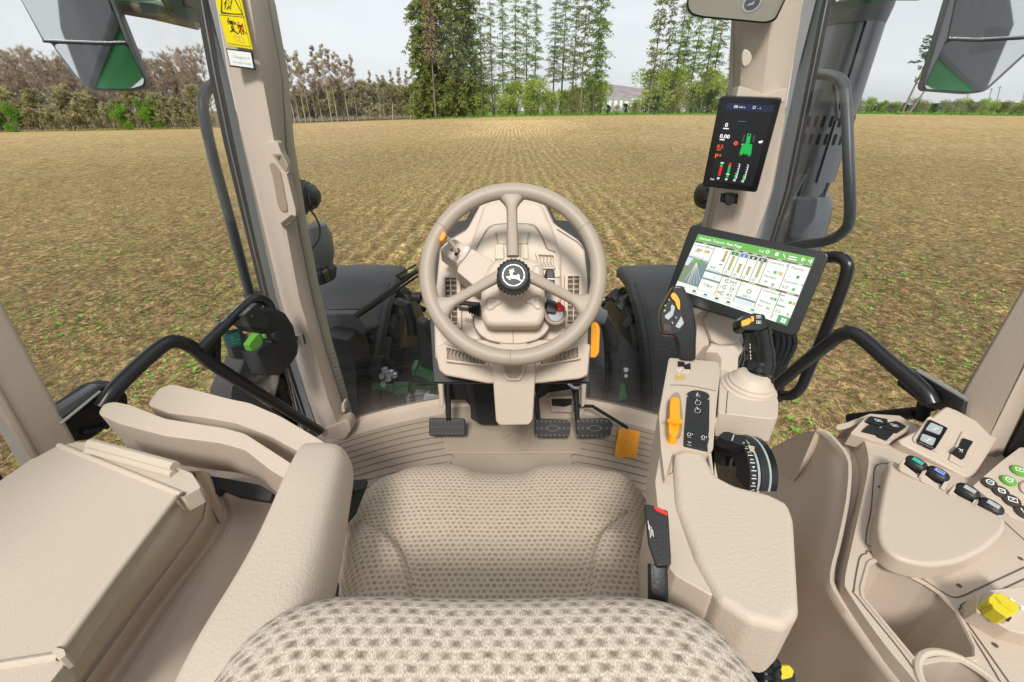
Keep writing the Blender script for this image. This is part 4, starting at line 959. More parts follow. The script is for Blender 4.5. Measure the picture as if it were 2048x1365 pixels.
# windscreen
t = thing('windscreen', 'large clear curved windscreen between the two front corner posts', 'windscreen', (0, 1.5, FZ))
b = MB(); rings = []
for k in range(7):
    z = FZ + .03 + 1.5 * k / 6; hw = .672 - .035 * k / 6
    rings.append([(-hw + 2 * hw * i / 24, front_Y(-hw + 2 * hw * i / 24), z) for i in range(25)])
b.loft(rings, closed=False, cap=False); g = b.build('pane', M['glass'], t)
so_ = g.modifiers.new('solid', 'SOLIDIFY'); so_.thickness = .005; so_.offset = 1
for sx in (-1, 1):
    b = MB()
    for k in range(17):
        z = FZ + .045 + .0185 * k
        b.strip([(sx * x, front_Y(x) - .002, z) for x in [.27 + .37 * i / 10 for i in range(11)]], .0013, (0, -1, 0), h=.001)
    b.build('heater_wires', M['ink'], t, recalc=False)
for sx, px in ((-1, ((524, 0), (553, 150), (566, 290), (597, 470), (624, 600), (649, 700), (679, 800), (694, 850))), (1, ((1492, 0), (1487, 45), (1479, 190), (1440, 380), (1420, 470)))):
    b = MB()
    for i in range(len(px) - 1):
        p, q = PY(*px[i], 1.325), PY(*px[i + 1], 1.325)
        for k in range(22):
            c_ = p.lerp(q, (k + .5) / 22); b.box(c_ + Vector((-sx * .0015, .004, 0)), (.0016, .002, .0016))
    b.build('dotted_border', M['ink'], t, smooth=False)

# side doors -----------------------------------------------------------------
DL = plane((-.70, 1.31, 2), (.974, -.226, 0)); DR = plane((.70, 1.31, 2), (-.974, -.226, 0))
def side_glass(t, pl, px, name='pane'):
    b = MB(); b.slab(px, pl, .005); return b.build(name, M['glass_side'], t, smooth=False)
def frame_strip(levels, Y0, Y1):
    b = MB(); rings = []
    for y, x0, x1 in levels: rings.append([PY(x0, y, Y0), PY(x1, y, Y0), PY(x1, y, Y1), PY(x0, y, Y1)])
    return b.loft(rings)
dl = thing('cab_door', 'left cab door of clear glass with black seals, bent black bars and green latch lever', 'door', (-.76, .95, 1.6))
lowl = [(616, 862), (420, 728), (372, 690), (342, 690), (205, 806), (150, 878)]
def up3(p, q, z): d = (q - p); return p + d * ((z - p.z) / d.z)
b = MB(); pts = [PL(432, 0, DL), *[PL(x, y, DL) for x, y in lowl], PL(0, 605, DL)]
pts[0] = up3(PL(610, 840, DL), PL(432, 0, DL), 2.93); pts.append(up3(PL(150, 880, DL), PL(0, 605, DL), 2.93))
b.prism([p - DL[1] * .02 for p in pts], -DL[1] * .005); b.build('pane', M['glass_side'], dl, smooth=False)
frame_strip([(-60, 408, 420), (0, 415, 431), (150, 441, 457), (290, 470, 486), (470, 509, 524), (600, 540, 553), (700, 571, 584), (800, 603, 615), (862, 622, 634)], 1.30, 1.33).build('inner_frame', M['alu'], dl)
frame_strip([(-60, 382, 408), (0, 390, 415), (150, 418, 441), (290, 448, 470), (470, 492, 509), (600, 524, 540), (700, 556, 571), (800, 590, 603), (862, 612, 622)], 1.315, 1.35).build('outer_seal', M['rubber'], dl)
frame_strip([(-60, 393, 396), (0, 401, 404), (150, 428, 431), (290, 457, 460), (470, 499, 502), (600, 531, 533), (700, 562, 564), (800, 595, 597), (862, 616, 618)], 1.312, 1.32).build('seal_bead', M['alu'], dl)
bar = cr([PL(205, 815, DL, .03), PL(240, 768, DL, .035), PL(320, 695, DL, .035), PL(352, 684, DL, .035), PL(385, 696, DL, .035), PL(430, 732, DL, .035), PL(540, 800, DL, .035), PL(640, 862, DL, .03)], 5)
MB().tube(bar, .0155, 16).build('lower_bar', M['bar'], dl)
bar2 = cr([PL(400, 700, DL, .045), PL(440, 660, DL, .045), PL(495, 607, DL, .045), PL(515, 597, DL, .05), PL(536, 607, DL, .055), PL(548, 640, DL, .06)], 5)
MB().tube(bar2, .0135, 16).build('pull_bar', M['bar'], dl)
b = MB(); b.slab(rc([(394, 698), (440, 665), (443, 672), (442, 734), (432, 728)], 3), DL, .01, .04); b.lathe(PL(431, 709, DL, .04), DL[1], [(0, .007), (.006, .006)], 8); b.build('gusset', M['black'], dl, bevel=.003)
LZ = zc(430, 580, 4.55)
b = MB(); b.slab(rc(LZ([(262, 235), (385, 118), (440, 200), (540, 165), (640, 215), (715, 330), (760, 520), (750, 590), (690, 680), (600, 775), (470, 780), (375, 575), (440, 505), (520, 480), (485, 395), (395, 395), (315, 345)]), 4), DL, .05, .075); b.build('latch_housing', M['soft'], dl, bevel=.016, seg=5)
lh = dl.children[-1]
b = MB(); b.slab(rc(LZ([(525, 400), (575, 370), (615, 400), (610, 460), (570, 490), (530, 460)]), 4), DL, .01, .082); b.build('boss', M['soft'], lh, bevel=.006)
b = MB(); b.slab(rc(LZ([(385, 560), (540, 545), (610, 580), (600, 770), (470, 778)]), 3), DL, .012, .083); b.build('lower_cover', M['soft'], lh, bevel=.006)
b = MB(); b.slab(rc(LZ([(262, 235), (385, 118), (440, 205), (500, 270), (480, 350), (330, 345)]), 3), DL, .012, .085); b.lathe(PL(*LZ([(335, 243)])[0], DL, .085), DL[1], [(0, .006), (.004, .005)], 8); b.build('upper_cover', M['soft'], lh, bevel=.008)
b = MB(); b.slab(rc(LZ([(305, 500), (385, 400), (412, 394), (432, 425), (440, 490), (370, 558), (330, 562)]), 2.5), DL, .018, .105); b.slab(LZ([(445, 405), (470, 402), (482, 440), (462, 450)]), DL, .01, .088); b.build('latch_lever', M['green'], dl, bevel=.003)
b = MB(); cpt = PL(598, 678, DL, .04); b.lathe(cpt, (0, 0, 1), [(-.018, .0), (-.018, .018), (.018, .018), (.018, .0)], 14); b.tube([cpt, cpt + Vector((-.04, 0, .01))], .009, 8); b.build('striker', M['steel'], dl)
sp = Panel([PL(x, y, DL, -.012) for x, y in ((449, 672), (478, 664), (484, 690), (460, 696))]); b = MB(); sp.rect(b, 0, 0, 1, 1, 0, 0); sp.poly(b, [(.32, .40), (.42, .15), (.5, .40)], 1); sp.rect(b, .12, .52, .92, .58, 1); sp.rect(b, .2, .72, .8, .77, 1); b.build('sticker', [M['teal'], M['print']], dl, smooth=False, recalc=False)
# right window
dr = thing('side_window', 'right side window of clear glass with grey frame and bent black handle bars', 'window', (.76, .95, 1.6))
pts = [PL(*p, DR) for p in ((1480, 790), (1545, 785), (1690, 672), (1712, 672), (1850, 790), (1900, 825))]
pts = [up3(PL(1440, 860, DR), PL(1605, 0, DR), 2.93)] + pts + [up3(PL(1905, 822, DR), PL(2048, 578, DR), 2.93)]
b = MB(); b.prism([p - DR[1] * .02 for p in pts], -DR[1] * .005); b.build('pane', M['glass_side'], dr, smooth=False)
frame_strip([(-60, 1618, 1660), (0, 1606, 1645), (200, 1575, 1606), (380, 1547, 1570), (480, 1511, 1540), (600, 1484, 1511), (800, 1432, 1452)], 1.30, 1.33).build('inner_frame', M['alu'], dr)
frame_strip([(-60, 1660, 1682), (0, 1645, 1664), (200, 1606, 1624), (380, 1570, 1586), (480, 1540, 1553), (600, 1511, 1522), (800, 1452, 1462)], 1.315, 1.35).build('outer_seal', M['rubber'], dr)
frame_strip([(-60, 1668, 1671), (0, 1653, 1656), (200, 1613, 1616), (380, 1576, 1579), (480, 1545, 1547), (600, 1515, 1517), (800, 1456, 1458)], 1.312, 1.32).build('seal_bead', M['alu'], dr)
barr = cr([PL(1535, 790, DR, .03), PL(1560, 765, DR, .035), PL(1660, 685, DR, .035), PL(1690, 668, DR, .035), PL(1718, 672, DR, .035), PL(1780, 725, DR, .035), PL(1845, 780, DR, .035), PL(1862, 808, DR, .035)], 5)
MB().tube(barr, .0155, 16).build('lower_bar', M['bar'], dr)
loop = cr([PL(1640, 517, DR, .0), PL(1672, 514, DR, .0), PL(1692, 524, DR, 0), PL(1692, 552, DR, 0), PL(1660, 640, DR, 0), PL(1622, 730, DR, 0), PL(1600, 778, DR, 0), PL(1578, 792, DR, 0), PL(1552, 785, DR, 0), PL(1545, 765, DR, 0)], 5)
MB().tube(loop, .0135, 16).build('handle_loop', M['bar'], dr)
b = MB(); b.slab(rc([(1800, 735), (1822, 738), (1930, 800), (1925, 830), (1850, 815), (1792, 770)], 4), DR, .012, .02); b.lathe(PL(1813, 768, DR, .02), DR[1], [(0, .008), (.006, .007)], 8); b.build('hinge_plate', M['soft'], dr, bevel=.003)
b = MB(); b.tube([PL(1835, 742, DR, .03), PL(1935, 800, DR, .03)], .004, 6); b.build('seal_edge', M['alu'], dr)
b = MB(); b.tube([PL(1700, 838, DR, -.02), PL(1832, 826, DR, -.02)], .013, 10); b.tube([PL(1832, 826, DR, -.02), PL(1870, 814, DR, -.02)], .007, 8); b.lathe(PL(1846, 823, DR, -.02), (0, .3, 1), [(-.02, .012), (.02, .012)], 10); b.build('gas_strut', M['black'], dr)
# hoses outside, behind the display
t = thing('outside_hoses', 'bundle of dark hoses outside the lower right window, behind the joystick', 'hoses', (.8, 1.4, 1.3))
b = MB()
for o in range(4): b.tube(cr([PY(1548 + o * 10, 655, 1.45), PY(1552 + o * 11, 690, 1.42), PY(1540 + o * 8, 735, 1.4), PY(1530 + o * 9, 800, 1.4)], 4), .017, 8)
b.build('hose', M['rubber'], t)
MB().slab(rc([(1478, 660), (1560, 660), (1580, 690), (1560, 800), (1470, 800)], 5), plane((0, 1.5, 1), (0, -1, 0)), .1).build('side_panel', M['black'], t, bevel=.02)
MB().lathe(PY(1528, 668, 1.40), (.2, -1, .2), [(-.03, .035), (0, .035), (.012, .02)], 14).build('cap', M['green'], t)

# exterior grab rails
t = thing('grab_rail', 'grey tubular grab rail outside the right side window, before the exhaust', 'rail', PX(1560, 500, .88))
MB().tube(cr([PX(1598, 138, .80), PX(1625, 148, .86), PX(1664, 152, .88), PX(1687, 168, .88), PX(1693, 215, .88), PX(1697, 320, .88), PX(1700, 425, .88), PX(1690, 460, .88), PX(1655, 482, .87), PX(1600, 490, .84), PX(1550, 500, .80)], 5), .0135, 14).build('tube', M['greyd'], t)
MB().tube([PX(1668, 170, .90), PX(1674, 240, .90)], .006, 8).build('stay', M['greyd'], t)
t = thing('grab_rail', 'dark tubular grab rail outside the left cab door', 'rail', PX(505, 610, -.82))
MB().tube(cr([PX(446, 158, -.80), PX(425, 170, -.85), PX(408, 190, -.86), PX(407, 225, -.86), PX(425, 310, -.86), PX(460, 440, -.86), PX(500, 590, -.86), PX(508, 615, -.86)], 5), .0145, 14).build('tube', M['greyd'], t)
MB().box(PX(508, 600, -.86), (.04, .04, .06)).build('foot', M['soft'], t, bevel=.008)

# rear posts
def rear_post(pl, e1, e2, label, sgn):
    t = thing('rear_post', label, 'post', pl and PL(*e1[0], pl))
    a0, a1 = PL(*e1[0], pl), PL(*e1[1], pl); c0, c1 = PL(*e2[0], pl), PL(*e2[1], pl)
    A0, A1 = up3(a1, a0, a0.z - .06), up3(a0, a1, 2.95); C0, C1 = up3(c1, c0, c0.z - .06), up3(c0, c1, 2.95)
    n = pl[1]; b = MB()
    b.loft([[A0 + n * .0, A0.lerp(C0, .1) + n * .012, A0.lerp(C0, .9) + n * .012, C0, C0 - n * .05, A0 - n * .05], [A1, A1.lerp(C1, .1) + n * .012, A1.lerp(C1, .9) + n * .012, C1, C1 - n * .05, A1 - n * .05]])
    b.build('trim', M['beige'], t, bevel=.006)
    return t, (C0, C1)
t, (c0, c1) = rear_post(DL, ((150, 882), (0, 603)), ((66, 920), (0, 803)), 'beige rear door post at the left edge, rising from the storage box', -1)
b = MB(); n = DL[1]; d = (c1 - c0); sd_ = Vector((-.16, -.69, 0)).normalized()
b.tube([c0 + n * .008 + sd_ * .004, c1 + n * .008 + sd_ * .004], .008, 8); b.build('edge_bead', M['beige'], t)
b = MB()
for o, r_ in ((.05, .012), (.075, .015), (.11, .02)): b.tube([c0 - n * .04 + sd_ * o - Vector((0, 0, .2)), c1 - n * .04 + sd_ * o], r_, 8)
b.build('window_seal', M['rubber'], t)
t, (c0, c1) = rear_post(DR, ((1903, 822), (2048, 577)), ((2009, 868), (2048, 785)), 'beige rear door post at the right edge, rising from the side console', 1)
b = MB(); n = DR[1]; sd_ = Vector((.16, -.69, 0)).normalized()
for o, r_, in ((.03, .016), (.06, .014), (.095, .02), (.14, .02)): b.tube([c0 - n * .03 + sd_ * o - Vector((0, 0, .2)), c1 - n * .03 + sd_ * o], r_, 8)
b.build('window_seal', M['rubber'], t)
# rear mudguards in body green
for sx in (-1, 1):
    t = thing('rear_mudguard', 'green rear mudguard glimpsed behind the left rear post' if sx < 0 else 'green rear mudguard outside the right side console', 'mudguard', (sx * 1.2, -.5, 1.0), 'green rear mudguards')
    b = MB(); rings = []
    for k in range(17):
        a = R(20 + 150 * k / 16); yy, zz = -.45 + 1.02 * math.cos(a), .95 + 1.02 * math.sin(a)
        rings.append([(sx * .92, yy, zz), (sx * .94, yy, zz + .02), (sx * 1.5, yy, zz + .02), (sx * 1.52, yy, zz - .04), (sx * .94, yy * .98, zz - .03)])
    b.loft(rings).build('shell', M['paint'], t)
    b = MB(); b.tube([(sx * .95, -.45 + 1.035 * math.cos(R(20 + 150 * k / 16)), .95 + 1.035 * math.sin(R(20 + 150 * k / 16)) + .02) for k in range(17)], .012, 8); b.build('edge_trim', M['rubber'], t)
# left rear bracket behind the instructor seat
t = thing('door_hinge', 'black door hinge bracket with pale edge left of the folded seat', 'hinge', PL(190, 840, DL))
b = MB(); b.slab(rc([(118, 835), (200, 775), (235, 765), (255, 790), (258, 815), (230, 832), (210, 860), (180, 880), (140, 885)], 4), DL, .05, .0); b.build('plate', M['black'], t, bevel=.006)
b = MB(); b.slab([(112, 822), (195, 770), (215, 772), (125, 838)], DL, .02, .012); b.build('edge_plate', M['greyd'], t, bevel=.004)
b = MB(); b.tube([PL(120, 848, DL, .012), PL(200, 783, DL, .012)], .003, 6); b.build('pale_edge', M['silver'], t)
b = MB()
for x, y in ((165, 862), (178, 860), (190, 858), (205, 852)): b.lathe(PL(x, y, DL, .0), DL[1], [(0, .007), (.012, .006)], 8)
b.build('bolt', M['gloss'], t)

# roof edge: only its front corners and side rails come near the frame
t = thing('cab_roof', 'cab roof edge at the top left corner with a dark lower rail', 'roof', (0, .3, 3.0))
for sx in (-1, 1):
    MB().box((sx * .98, -.45, 3.15), (.22, 3.8, .50)).build('side_rail', M['roofgreen'], t, bevel=.05)
    MB().box((sx * 1.11, -.45, 3.16), (.035, 3.8, .50)).build('gutter', M['soft'], t, bevel=.01)
b = MB(); P = [PY(222, 8, 1.62), PY(300, 22, 1.64), PY(394, 44, 1.66)]
b.tube(P, .022, 12); b.build('lower_rail', M['beige_dark'], t)
b = MB(); b.tube([p + Vector((0, -.012, .022)) for p in P], .012, 10); b.build('upper_rail', M['white'], t)
b = MB(); b.slab([(300, -30), (392, -30), (396, 44), (375, 40), (330, 18)], plane((0, 1.58, 3), (0, -1, 0)), .04); b.build('corner_gusset', M['grey'], t, bevel=.006)
b = MB(); b.slab(rc([(276, 4), (312, 8), (322, 28), (284, 26)], 3), plane((0, 1.54, 3), (0, -1, 0)), .05); b.build('lamp_foot', M['greyd'], t, bevel=.006)
b = MB(); b.slab([(362, -2), (368, -2), (372, 10), (384, 14), (384, 18), (366, 14)], plane((0, 1.535, 3), (0, -1, 0)), .01); b.build('clip', M['ink'], t)

# exterior mirrors
def ext_mirror(label, upper, lower, outer, split, Cn, n, arm_to):
    pl = plane(Cn, n); t = thing('outside_mirror', label, 'mirror', Cn, 'outside mirrors')
    b = MB(); b.slab(rc(outer, 14), pl, .05, -.004); b.build('housing', M['greyd'], t, bevel=.006)
    b = MB(); b.slab(rc(upper, 10), pl, .003, -.0005); b.build('upper_glass', M['mirror'], t, smooth=False)
    b = MB(); b.slab(rc(lower, 14), pl, .003, -.0005); b.build('lower_glass', M['mirror'], t, smooth=False)
    b = MB(); b.tube([PL(x, y, pl, .003) for x, y in split], .0045, 8); b.build('divider', M['soft'], t)
    MB().tube([Vector(Cn) - pl[1] * .04 + Vector((0, 0, .05)), Vector(Cn) - pl[1] * .05 + Vector((0, 0, .25)), arm_to], .016, 10).build('arm', M['soft'], t)
    return t
MLC = D(165, 90, 1.25); MRC = D(1950, 95, 1.25)
ext_mirror('grey outside mirror at the upper left, split in two, reflecting green bodywork', [(10, -60), (88, 80), (106, 82), (250, 84), (195, -60)], [(105, 88), (158, 158), (186, 177), (262, 178), (286, 170), (288, 160), (253, 89)], [(2, -70), (84, 82), (100, 86), (152, 160), (182, 181), (268, 182), (290, 174), (292, 160), (200, -70)], [(86, 82), (125, 84), (210, 87), (252, 86)], MLC, (.36, -.93, .02), Vector((-.95, 1.4, 3.1)))
ext_mirror('grey outside mirror at the upper right, split in two, reflecting green bodywork', [(1925, -60), (1897, 74), (1900, 77), (2045, 74), (2140, 60), (2160, -60)], [(1894, 82), (1850, 172), (1853, 178), (1942, 184), (1968, 180), (2050, 105), (2120, 66), (2044, 79)], [(1918, -70), (1845, 174), (1850, 181), (1942, 188), (1972, 184), (2055, 108), (2160, 62), (2180, -70)], [(1896, 78), (1960, 80), (2050, 75)], MRC, (-.405, -.93, .02), Vector((.95, 1.4, 3.1)))
# interior mirror
t = thing('rear_view_mirror', 'beige reflecting interior mirror at the top right, before the right corner post', 'mirror', D(1470, 0, 1.0))
pl = plane(D(1470, 10, 1.0), (-.679, -1.855, -.299))
mo = [(1385, -60), (1372, 12), (1380, 30), (1402, 36), (1490, 44), (1532, 48), (1552, 42), (1572, 0), (1590, -60)]
MB().slab(rc(mo, 8), pl, .03).build('housing', M['black'], t, bevel=.006)
MB().slab(rc([(1388, -60), (1376, 11), (1383, 26), (1404, 32), (1490, 40), (1530, 44), (1549, 38), (1568, 0), (1584, -60)], 8), pl, .002, .0015).build('glass', M['mirror_in'], t, smooth=False)
MB().tube([PL(1480, -20, pl, -.02), PL(1500, -140, pl, -.1)], .012, 8).build('stalk', M['black'], t)
# ================================================================== DASHBOARD AND STEERING
Q = zc(830, 350, 3.4125)                       # dashboard outlines were measured on an enlarged view
DP = plane(D(1026, 580, 1.10), (0, -.78, .63))
dash = thing('dashboard', 'beige steering console and dashboard tower with vents, standing before the windscreen', 'dashboard', (0, 1.25, FZ))
b = MB(); b.slab(rc(Q([(405, 195), (350, 305), (232, 325), (150, 460), (105, 640), (98, 1000), (125, 1420), (1195, 1420), (1205, 1000), (1196, 640), (1190, 470), (1105, 318), (958, 305), (900, 175)]), 3), DP, .03, -.05); b.build('back_shell', M['black'], dash, bevel=.006)
b = MB(); b.slab(rc(Q([(455, 180), (500, 158), (590, 148), (710, 148), (840, 160), (885, 185), (955, 330), (1120, 440), (1160, 500), (1180, 700), (1185, 1010), (1180, 1260), (135, 1260), (128, 1010), (140, 780), (168, 495), (240, 430), (355, 365), (400, 280)]), 8), DP, .06, 0); b.build('cowl', M['beige'], dash, bevel=.010, seg=4)
cw = dash.children[-1]
b = MB(); b.slab(rc(Q([(470, 192), (600, 165), (720, 165), (865, 188), (960, 400), (1003, 560), (1003, 860), (960, 1000), (400, 1000), (345, 860), (330, 600), (375, 470)]), 10), DP, .03, .016); b.build('raised_hood', M['beige'], dash, bevel=.012, seg=4)
b = MB(); b.slab(rc(Q([(425, 500), (505, 360), (560, 340), (780, 340), (830, 365), (905, 510), (960, 530), (1000, 700), (330, 700)]), 8), DP, .02, .021); b.build('instrument_lid', M['beige_light'], dash, bevel=.003)
b = MB()
def seamline(pts, pl, off, w_=.002): b.strip(PLS(pts, pl, off), w_, pl[1])
seamline(cr(Q([(418, 505), (470, 405), (505, 358), (560, 338), (690, 334), (790, 338), (832, 362), (880, 450), (905, 508), (960, 524)]), 4), DP, .0222)
seamline(cr(Q([(440, 182), (500, 160), (590, 150)]), 3), DP, .004); seamline(cr(Q([(705, 150), (800, 158), (880, 182), (950, 330)]), 3), DP, .004); seamline(Q([(970, 372), (1110, 460), (1150, 505)]), DP, .002)
seamline(Q([(250, 432), (350, 372)]), DP, .002)
b.build('seams', M['seam'], dash, recalc=False)
for x0, x1, l in ((548, 605, 'l'), (722, 772, 'r')):
    b = MB(); b.slab(rc(Q([(x0, 480), (x0 + 12, 470), (x1 - 10, 470), (x1, 480), (x1 + 4, 575), (x0 - 4, 575)]), 3), DP, .02, .036); b.build('clip_upright', M['beige_light'], dash, bevel=.003)
b = MB(); b.slab(rc(Q([(548, 388), (785, 388), (772, 470), (560, 470)]), 4), DP, .004, .0245); b.build('clip_recess', M['beige'], dash, bevel=.002)
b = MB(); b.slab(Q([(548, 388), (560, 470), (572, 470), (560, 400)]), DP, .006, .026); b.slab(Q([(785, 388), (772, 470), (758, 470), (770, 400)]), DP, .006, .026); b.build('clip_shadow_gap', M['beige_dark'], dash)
# vertical vents
def vent(nm, outer, inner, pl, off, slats, horiz=True, mull=True, dk='seam'):
    o, i = rc(outer, 3, 3), rc(inner, 2.2, 3)
    b = MB(); b.ring(PLS(o, pl, off), PLS(i, pl, off), -pl[1] * .02); f = b.build(nm, M['beige'], dash, bevel=.0015, seg=2)
    b = MB(); b.slab(i, pl, .003, off - .0115); b.build('duct', M[dk], f)
    b = MB(); p = [Vector(q) for q in PLS(inner, pl, off - .004)]
    for k in range(slats):
        v = (k + .5) / slats
        if horiz: a, c = p[0].lerp(p[3], v), p[1].lerp(p[2], v)
        else: a, c = p[0].lerp(p[1], v), p[3].lerp(p[2], v)
        t_ = (c - a).normalized(); u_ = t_.cross(pl[1]).normalized()
        if not horiz:
            mid = (a + c) / 2 + u_ * .004; pts = [a, mid, c]
        else: pts = [a, c]
        for s in range(len(pts) - 1): b.prism([pts[s] - u_ * .0017, pts[s + 1] - u_ * .0017, pts[s + 1] + u_ * .0017 - pl[1] * .004, pts[s] + u_ * .0017 - pl[1] * .004], -pl[1] * .008)
    b.build('slats', M['beige'], f)
    if mull and horiz:
        b = MB(); a, c = p[0].lerp(p[1], .5), p[3].lerp(p[2], .5); b.tube([a, c], .0016, 6); b.build('mullion', M['beige'], f)
    return f
VP = (DP[0] + DP[1] * .014, DP[1])
vent('side_vent', Q([(188, 690), (308, 690), (318, 1045), (192, 1045)]), Q([(204, 702), (282, 702), (290, 1022), (212, 1022)]), VP, 0, 9)
vent('side_vent', Q([(1022, 672), (1140, 672), (1136, 1042), (1024, 1042)]), Q([(1044, 692), (1122, 692), (1118, 1015), (1042, 1015)]), VP, 0, 9)
vent('demist_vent', Q([(818, 530), (955, 535), (960, 640), (860, 640)]), Q([(840, 545), (945, 550), (948, 632), (868, 630)]), (DP[0] + DP[1] * .03, DP[1]), 0, 4, False)
# column shroud
SP_ = plane(D(1026, 560, .995), (0, -.82, .57))
b = MB(); b.slab(rc(Q([(520, 590), (560, 568), (800, 566), (850, 585), (885, 650), (892, 960), (860, 1022), (830, 1035), (520, 1035), (480, 1022), (452, 965), (445, 700)]), 12), SP_, .085); b.build('column_shroud', M['beige'], dash, bevel=.014, seg=5)
shr = dash.children[-1]
b = MB(); b.slab(rc(Q([(180, 500), (262, 430), (385, 500), (535, 585), (545, 760), (440, 790), (285, 660), (290, 610), (172, 520)]), 6), plane(D(950, 540, 1.00), (.12, -.80, .58)), .07); b.build('lever_housing', M['beige'], dash, bevel=.010, seg=4)
lh_ = dash.children[-1]
lhp = plane(D(950, 540, 1.00), (.12, -.80, .58))
b = MB(); b.slab(Q([(240, 505), (300, 498), (312, 520), (285, 552), (268, 548), (275, 528), (246, 520)]), lhp, .001, .0012); b.build('slot', M['ink'], lh_, smooth=False)
b = MB(); b.strip(PLS(cr(Q([(385, 500), (345, 560), (300, 610), (285, 650)]), 4), lhp, .0012), .0016, lhp[1]); b.build('seam', M['seam'], lh_, recalc=False)
b = MB()
for x, y in ((350, 498), (340, 512), (352, 516), (334, 526), (303, 565), (310, 575), (300, 580), (292, 590)): b.slab(Q([(x - 8, y - 5), (x + 6, y - 8), (x + 8, y + 5), (x - 5, y + 7)]), lhp, .001, .0012)
b.slab(Q([(358, 488), (372, 496), (360, 504)]), lhp, .001, .0012)
b.build('arrow_marks', M['white'], lh_, smooth=False)
b = MB(); b.slab(rc(Q([(398, 900), (402, 1030), (440, 1090), (500, 1130), (610, 1152), (720, 1154), (830, 1128), (890, 1085), (925, 1030), (900, 950)]), 8), plane(D(1026, 650, 1.04), (0, -.8, .6)), .05); b.build('column_boot', M['beige'], dash, bevel=.010)
bt = dash.children[-1]; btp = plane(D(1026, 650, 1.04), (0, -.8, .6))
b = MB(); b.strip(PLS(cr(Q([(398, 960), (402, 1030), (440, 1092), (500, 1132), (580, 1150)]), 4), btp, .0015), .0022, btp[1]); b.strip(PLS(cr(Q([(760, 1148), (830, 1128), (892, 1085), (922, 1030)]), 4), btp, .0015), .0022, btp[1]); b.strip(PLS(Q([(668, 1050), (670, 1150)]), btp, .0012), .0012, btp[1]); b.build('seams', M['seam'], bt, recalc=False)
# key pads on the shroud
def pad(px, icons):
    b = MB(); b.slab(rc(Q(px), 5, 4), SP_, .004, .002); f = b.build('key_pad', M['beige'], dash, bevel=.0012)
    b = MB(); P = PLS(rc(Q(px), 5, 4), SP_, .0035); b.strip(P + [P[0]], .0012, SP_[1]); b.build('outline', M['beige_dark'], f, recalc=False)
    b = MB()
    for x, y, r in icons:
        c_ = PL(*Q([(x, y)])[0], SP_, .0028); b.ring([c_ + (PL(*Q([(x + r * math.cos(k * .785), y + r * math.sin(k * .785))])[0], SP_, .0028) - c_) for k in range(8)], [c_ + (PL(*Q([(x + r * math.cos(k * .785), y + r * math.sin(k * .785))])[0], SP_, .0028) - c_) * .6 for k in range(8)], SP_[1] * .0004)
    b.build('icons', M['white'], f, smooth=False)
pad([(806, 640), (820, 620), (840, 620), (853, 640), (853, 690), (840, 708), (820, 708), (806, 690)], [(829, 640, 7), (829, 664, 7), (829, 688, 7)])
pad([(486, 855), (510, 835), (560, 845), (592, 845), (590, 875), (545, 895), (535, 915), (500, 922), (486, 900)], [(508, 862, 8), (530, 862, 8), (565, 862, 8), (510, 885, 7), (510, 905, 7)])
pad([(752, 855), (785, 845), (815, 825), (858, 828), (858, 910), (835, 918), (815, 900), (800, 880), (756, 872)], [(772, 860, 8), (800, 858, 9), (836, 845, 8), (836, 870, 8), (836, 895, 8)])
# knobs on the right of the column
kp = plane(D(1102, 555, .99), (0, -.82, .57))
b = MB(); b.slab(rc(Q([(892, 650), (905, 640), (945, 642), (955, 670), (955, 740), (948, 762), (905, 764), (892, 745)]), 4), kp, .06, .0); b.build('dial', M['rubber'], dash, bevel=.006)
dl_ = dash.children[-1]
b = MB(); b.strip(PLS(Q([(905, 710), (955, 712)]), kp, .0012), .0022, kp[1]); b.build('index_mark', M['white'], dl_, recalc=False)
b = MB()
for k in range(9): y = 655 + k * 12; b.strip(PLS(Q([(935, y), (956, y + 1)]), kp, .001), .0014, kp[1])
b.build('ridges', M['soft'], dl_, recalc=False)
b = MB(); b.slab(rc(Q([(898, 840), (965, 865), (968, 935), (958, 945), (898, 935)]), 4), kp, .05, -.01); b.build('lower_dial', M['rubber'], dash, bevel=.005)
dl2 = dash.children[-1]; b = MB()
for k in range(12): x = 905 + k * 5; b.strip(PLS(Q([(x, 855 + k), (x, 932)]), kp, -.0088), .0012, kp[1])
b.build('ridges', M['soft'], dl2, recalc=False)
b = MB(); c_ = PL(*Q([(960, 948)])[0], kp, -.03); b.lathe(c_, kp[1] + Vector((0, 0, -.25)), [(-.09, .024), (-.02, .026), (0, .026), (.004, .022), (.0, .019), (-.004, .018)], 28); b.build('ignition_collar', M['beige'], dash, ang=30)
ic = dash.children[-1]
b = MB(); b.lathe(c_, kp[1] + Vector((0, 0, -.25)), [(-.004, .018), (.002, .0175), (.002, .001)], 24); b.build('ignition_disc', M['steel'], ic)
b = MB(); b.slab(rc(Q([(968, 868), (985, 862), (1028, 905), (1018, 925), (985, 932), (972, 920)]), 3), kp, .014, .004); b.build('red_switch', M['red'], dash, bevel=.003)
b = MB(); b.tube([PL(*Q([(300, 916)])[0], SP_, -.03), PL(*Q([(365, 922)])[0], SP_, -.03)], .0035, 8)
a0, a1 = PL(*Q([(362, 922)])[0], SP_, -.03), PL(*Q([(445, 925)])[0], SP_, -.03)
ln = (a1 - a0).length; prof = [(0, .004)]
for k in range(4): prof += [(ln * (.05 + .22 * k), .005 + .0025 * k), (ln * (.13 + .22 * k), .010 + .0022 * k), (ln * (.2 + .22 * k), .006 + .0025 * k)]
b.lathe(a0, a1 - a0, prof + [(ln, .016)], 16); b.build('wiper_stalk', M['rubber'], dash, ang=25)
